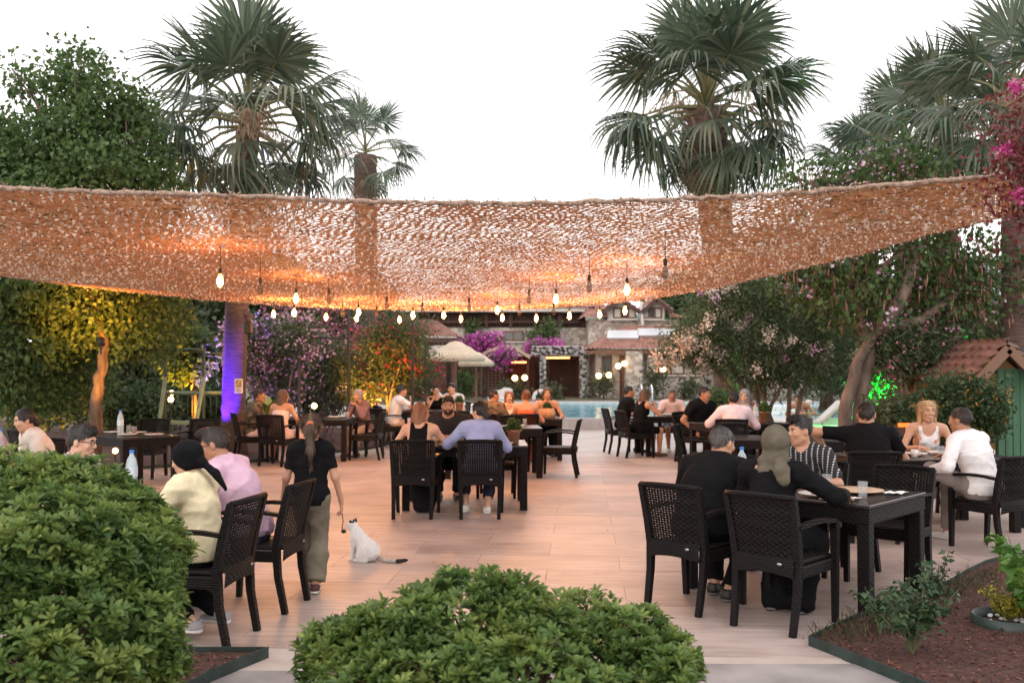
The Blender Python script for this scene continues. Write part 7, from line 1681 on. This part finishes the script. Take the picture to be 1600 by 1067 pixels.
r = empty('garden_stool', (sx_, sy_, 0)); tag(r, 'low stool under the bending guest behind the oleander', 'stool'); MB().lathe([(.001, .40), (.17, .40), (.18, .425), (.17, .445), (.001, .448)], n=18).ob('seat', WOODP, r, True)
for k in range(3): a = k*2.1; MB().tube([(.12*math.cos(a), .12*math.sin(a), .40), (.16*math.cos(a), .16*math.sin(a), 0)], .016, 6).ob('leg', WOODP, r)
# ================================================================ the cat
def cat_():
    s = 1.0; v = .006
    P = [ell((0, -.07, .085), (.075, .095, .085), k=.04), cap((0, -.055, .11), (0, .045, .215), .078, .056, k=.05), cap((0, .045, .215), (0, .075, .265), .052, .042, k=.04),
         ell((0, .10, .302), (.041, .045, .038), k=.02), ell((0, .138, .292), (.020, .020, .016), k=.02), ell((-.018, .128, .287), (.014, .014, .012), k=.01), ell((.018, .128, .287), (.014, .014, .012), k=.01),
         cap((-.026, .085, .328), (-.033, .080, .362), .017, .004, k=.012, ax=(0, 1, 0), fl=.5), cap((.026, .085, .328), (.033, .080, .362), .017, .004, k=.012, ax=(0, 1, 0), fl=.5)]
    for q in (-1, 1):
        P += [cap((q*.034, .062, .19), (q*.030, .078, .085), .031, .019, k=.02), cap((q*.030, .078, .085), (q*.029, .078, .018), .018, .014, k=.015), cap((q*.029, .078, .012), (q*.029, .105, .012), .016, .014, k=.015),
              ell((q*.062, -.055, .075), (.034, .072, .064), k=.03), cap((q*.070, -.005, .05), (q*.070, -.065, .018), .024, .018, k=.02), cap((q*.070, -.065, .016), (q*.068, .035, .014), .017, .015, k=.02)]
    return P
CATW = mat('cat_fur', (.66, .62, .60), .9, (.74, .71, .69), scale=40, bump=.5, bscale=120, sheen=.3); CATB = mat('cat_black', (.015, .012, .012), .9)
cp = G(566, 876); me = mesh_of('cat', surf(cat_(), .007)); ct = ob('cat', me, CATW, None); tag(ct, 'white cat with black head patches sitting and looking up at the girl', 'cat')
ct.location = (cp.x, cp.y, 0); ct.rotation_euler = (0, 0, math.atan2(.93, .36))
def patch(parts, name, m):
    o = ob(name, mesh_of(name, surf(parts, .006)), m, ct); return o
patch([ell((.020, .094, .330), (.026, .030, .018), k=.01), cap((.026, .082, .332), (.033, .078, .364), .0175, .005, k=.012, ax=(0, 1, 0), fl=.55)], 'head_patch', CATB)
patch([ell((-.022, .092, .332), (.022, .026, .014), k=.01)], 'head_patch', CATB)
MB().tube([(0, -.15, .035), (.0, -.20, .022), (.005, -.27, .016), (.01, -.33, .018)], [.020, .017, .016, .016], 8).ob('tail', mat('tail_grey', (.30, .24, .20), .9, (.5, .45, .42), scale=30), ct, True)
MB().tube([(.01, -.325, .018), (.012, -.37, .024), (.012, -.41, .032), (.012, -.43, .036)], [.0175, .017, .015, .006], 8).ob('tail_tip', CATB, ct, True)
for q in (-1, 1): MB().ell((q*.020, .136, .306), (.0075, .005, .0075), nu=8, nv=6).ob('eye', mat('cat_eye', (.12, .14, .03), .1), ct, True)
MB().ell((0, .157, .294), (.007, .005, .005), nu=8, nv=5).ob('nose', mat('cat_nose', (.45, .2, .2), .5), ct, True)
# thing dangling from the girl's hand
gh = Vector((-1.50, 7.45, 0))
r = empty('sunglasses', (-1.50+.235*.795*1.22, 7.49, .505)); tag(r, 'brown sunglasses dangling from the walking girl\'s hand', 'sunglasses')
MB().tube([(0, 0, .06), (.008, 0, 0), (.0, 0, -.05), (.018, 0, -.08)], .004, 5).ob('temple', SAND[0], r, True); MB().ell((.012, 0, -.075), (.020, .006, .016), nu=10, nv=6).ob('lens', mat('dark_lens', (.03, .015, .01), .1), r, True)

# leaf litter and crumbs on the paving
rng = np.random.default_rng(31); n = 260
q = np.column_stack([rng.normal(1.0, 2.2, n), rng.uniform(6.2, 16, n), np.full(n, .003)])
A = rng.normal(size=(n, 3)); A[:, 2] *= .1; Nn = rng.normal(0, .25, (n, 3)); Nn[:, 2] += 1
tag(ob('leaf_litter', leaf_mesh('leaf_litter', q, A, Nn, rng.uniform(.012, .045, n), rng.uniform(.004, .014, n), rng, bend=.05), leaf_mat('litter', (.06, .035, .02), (.30, .22, .15), (.6, .54, .48), trans=.1)), kind='stuff')
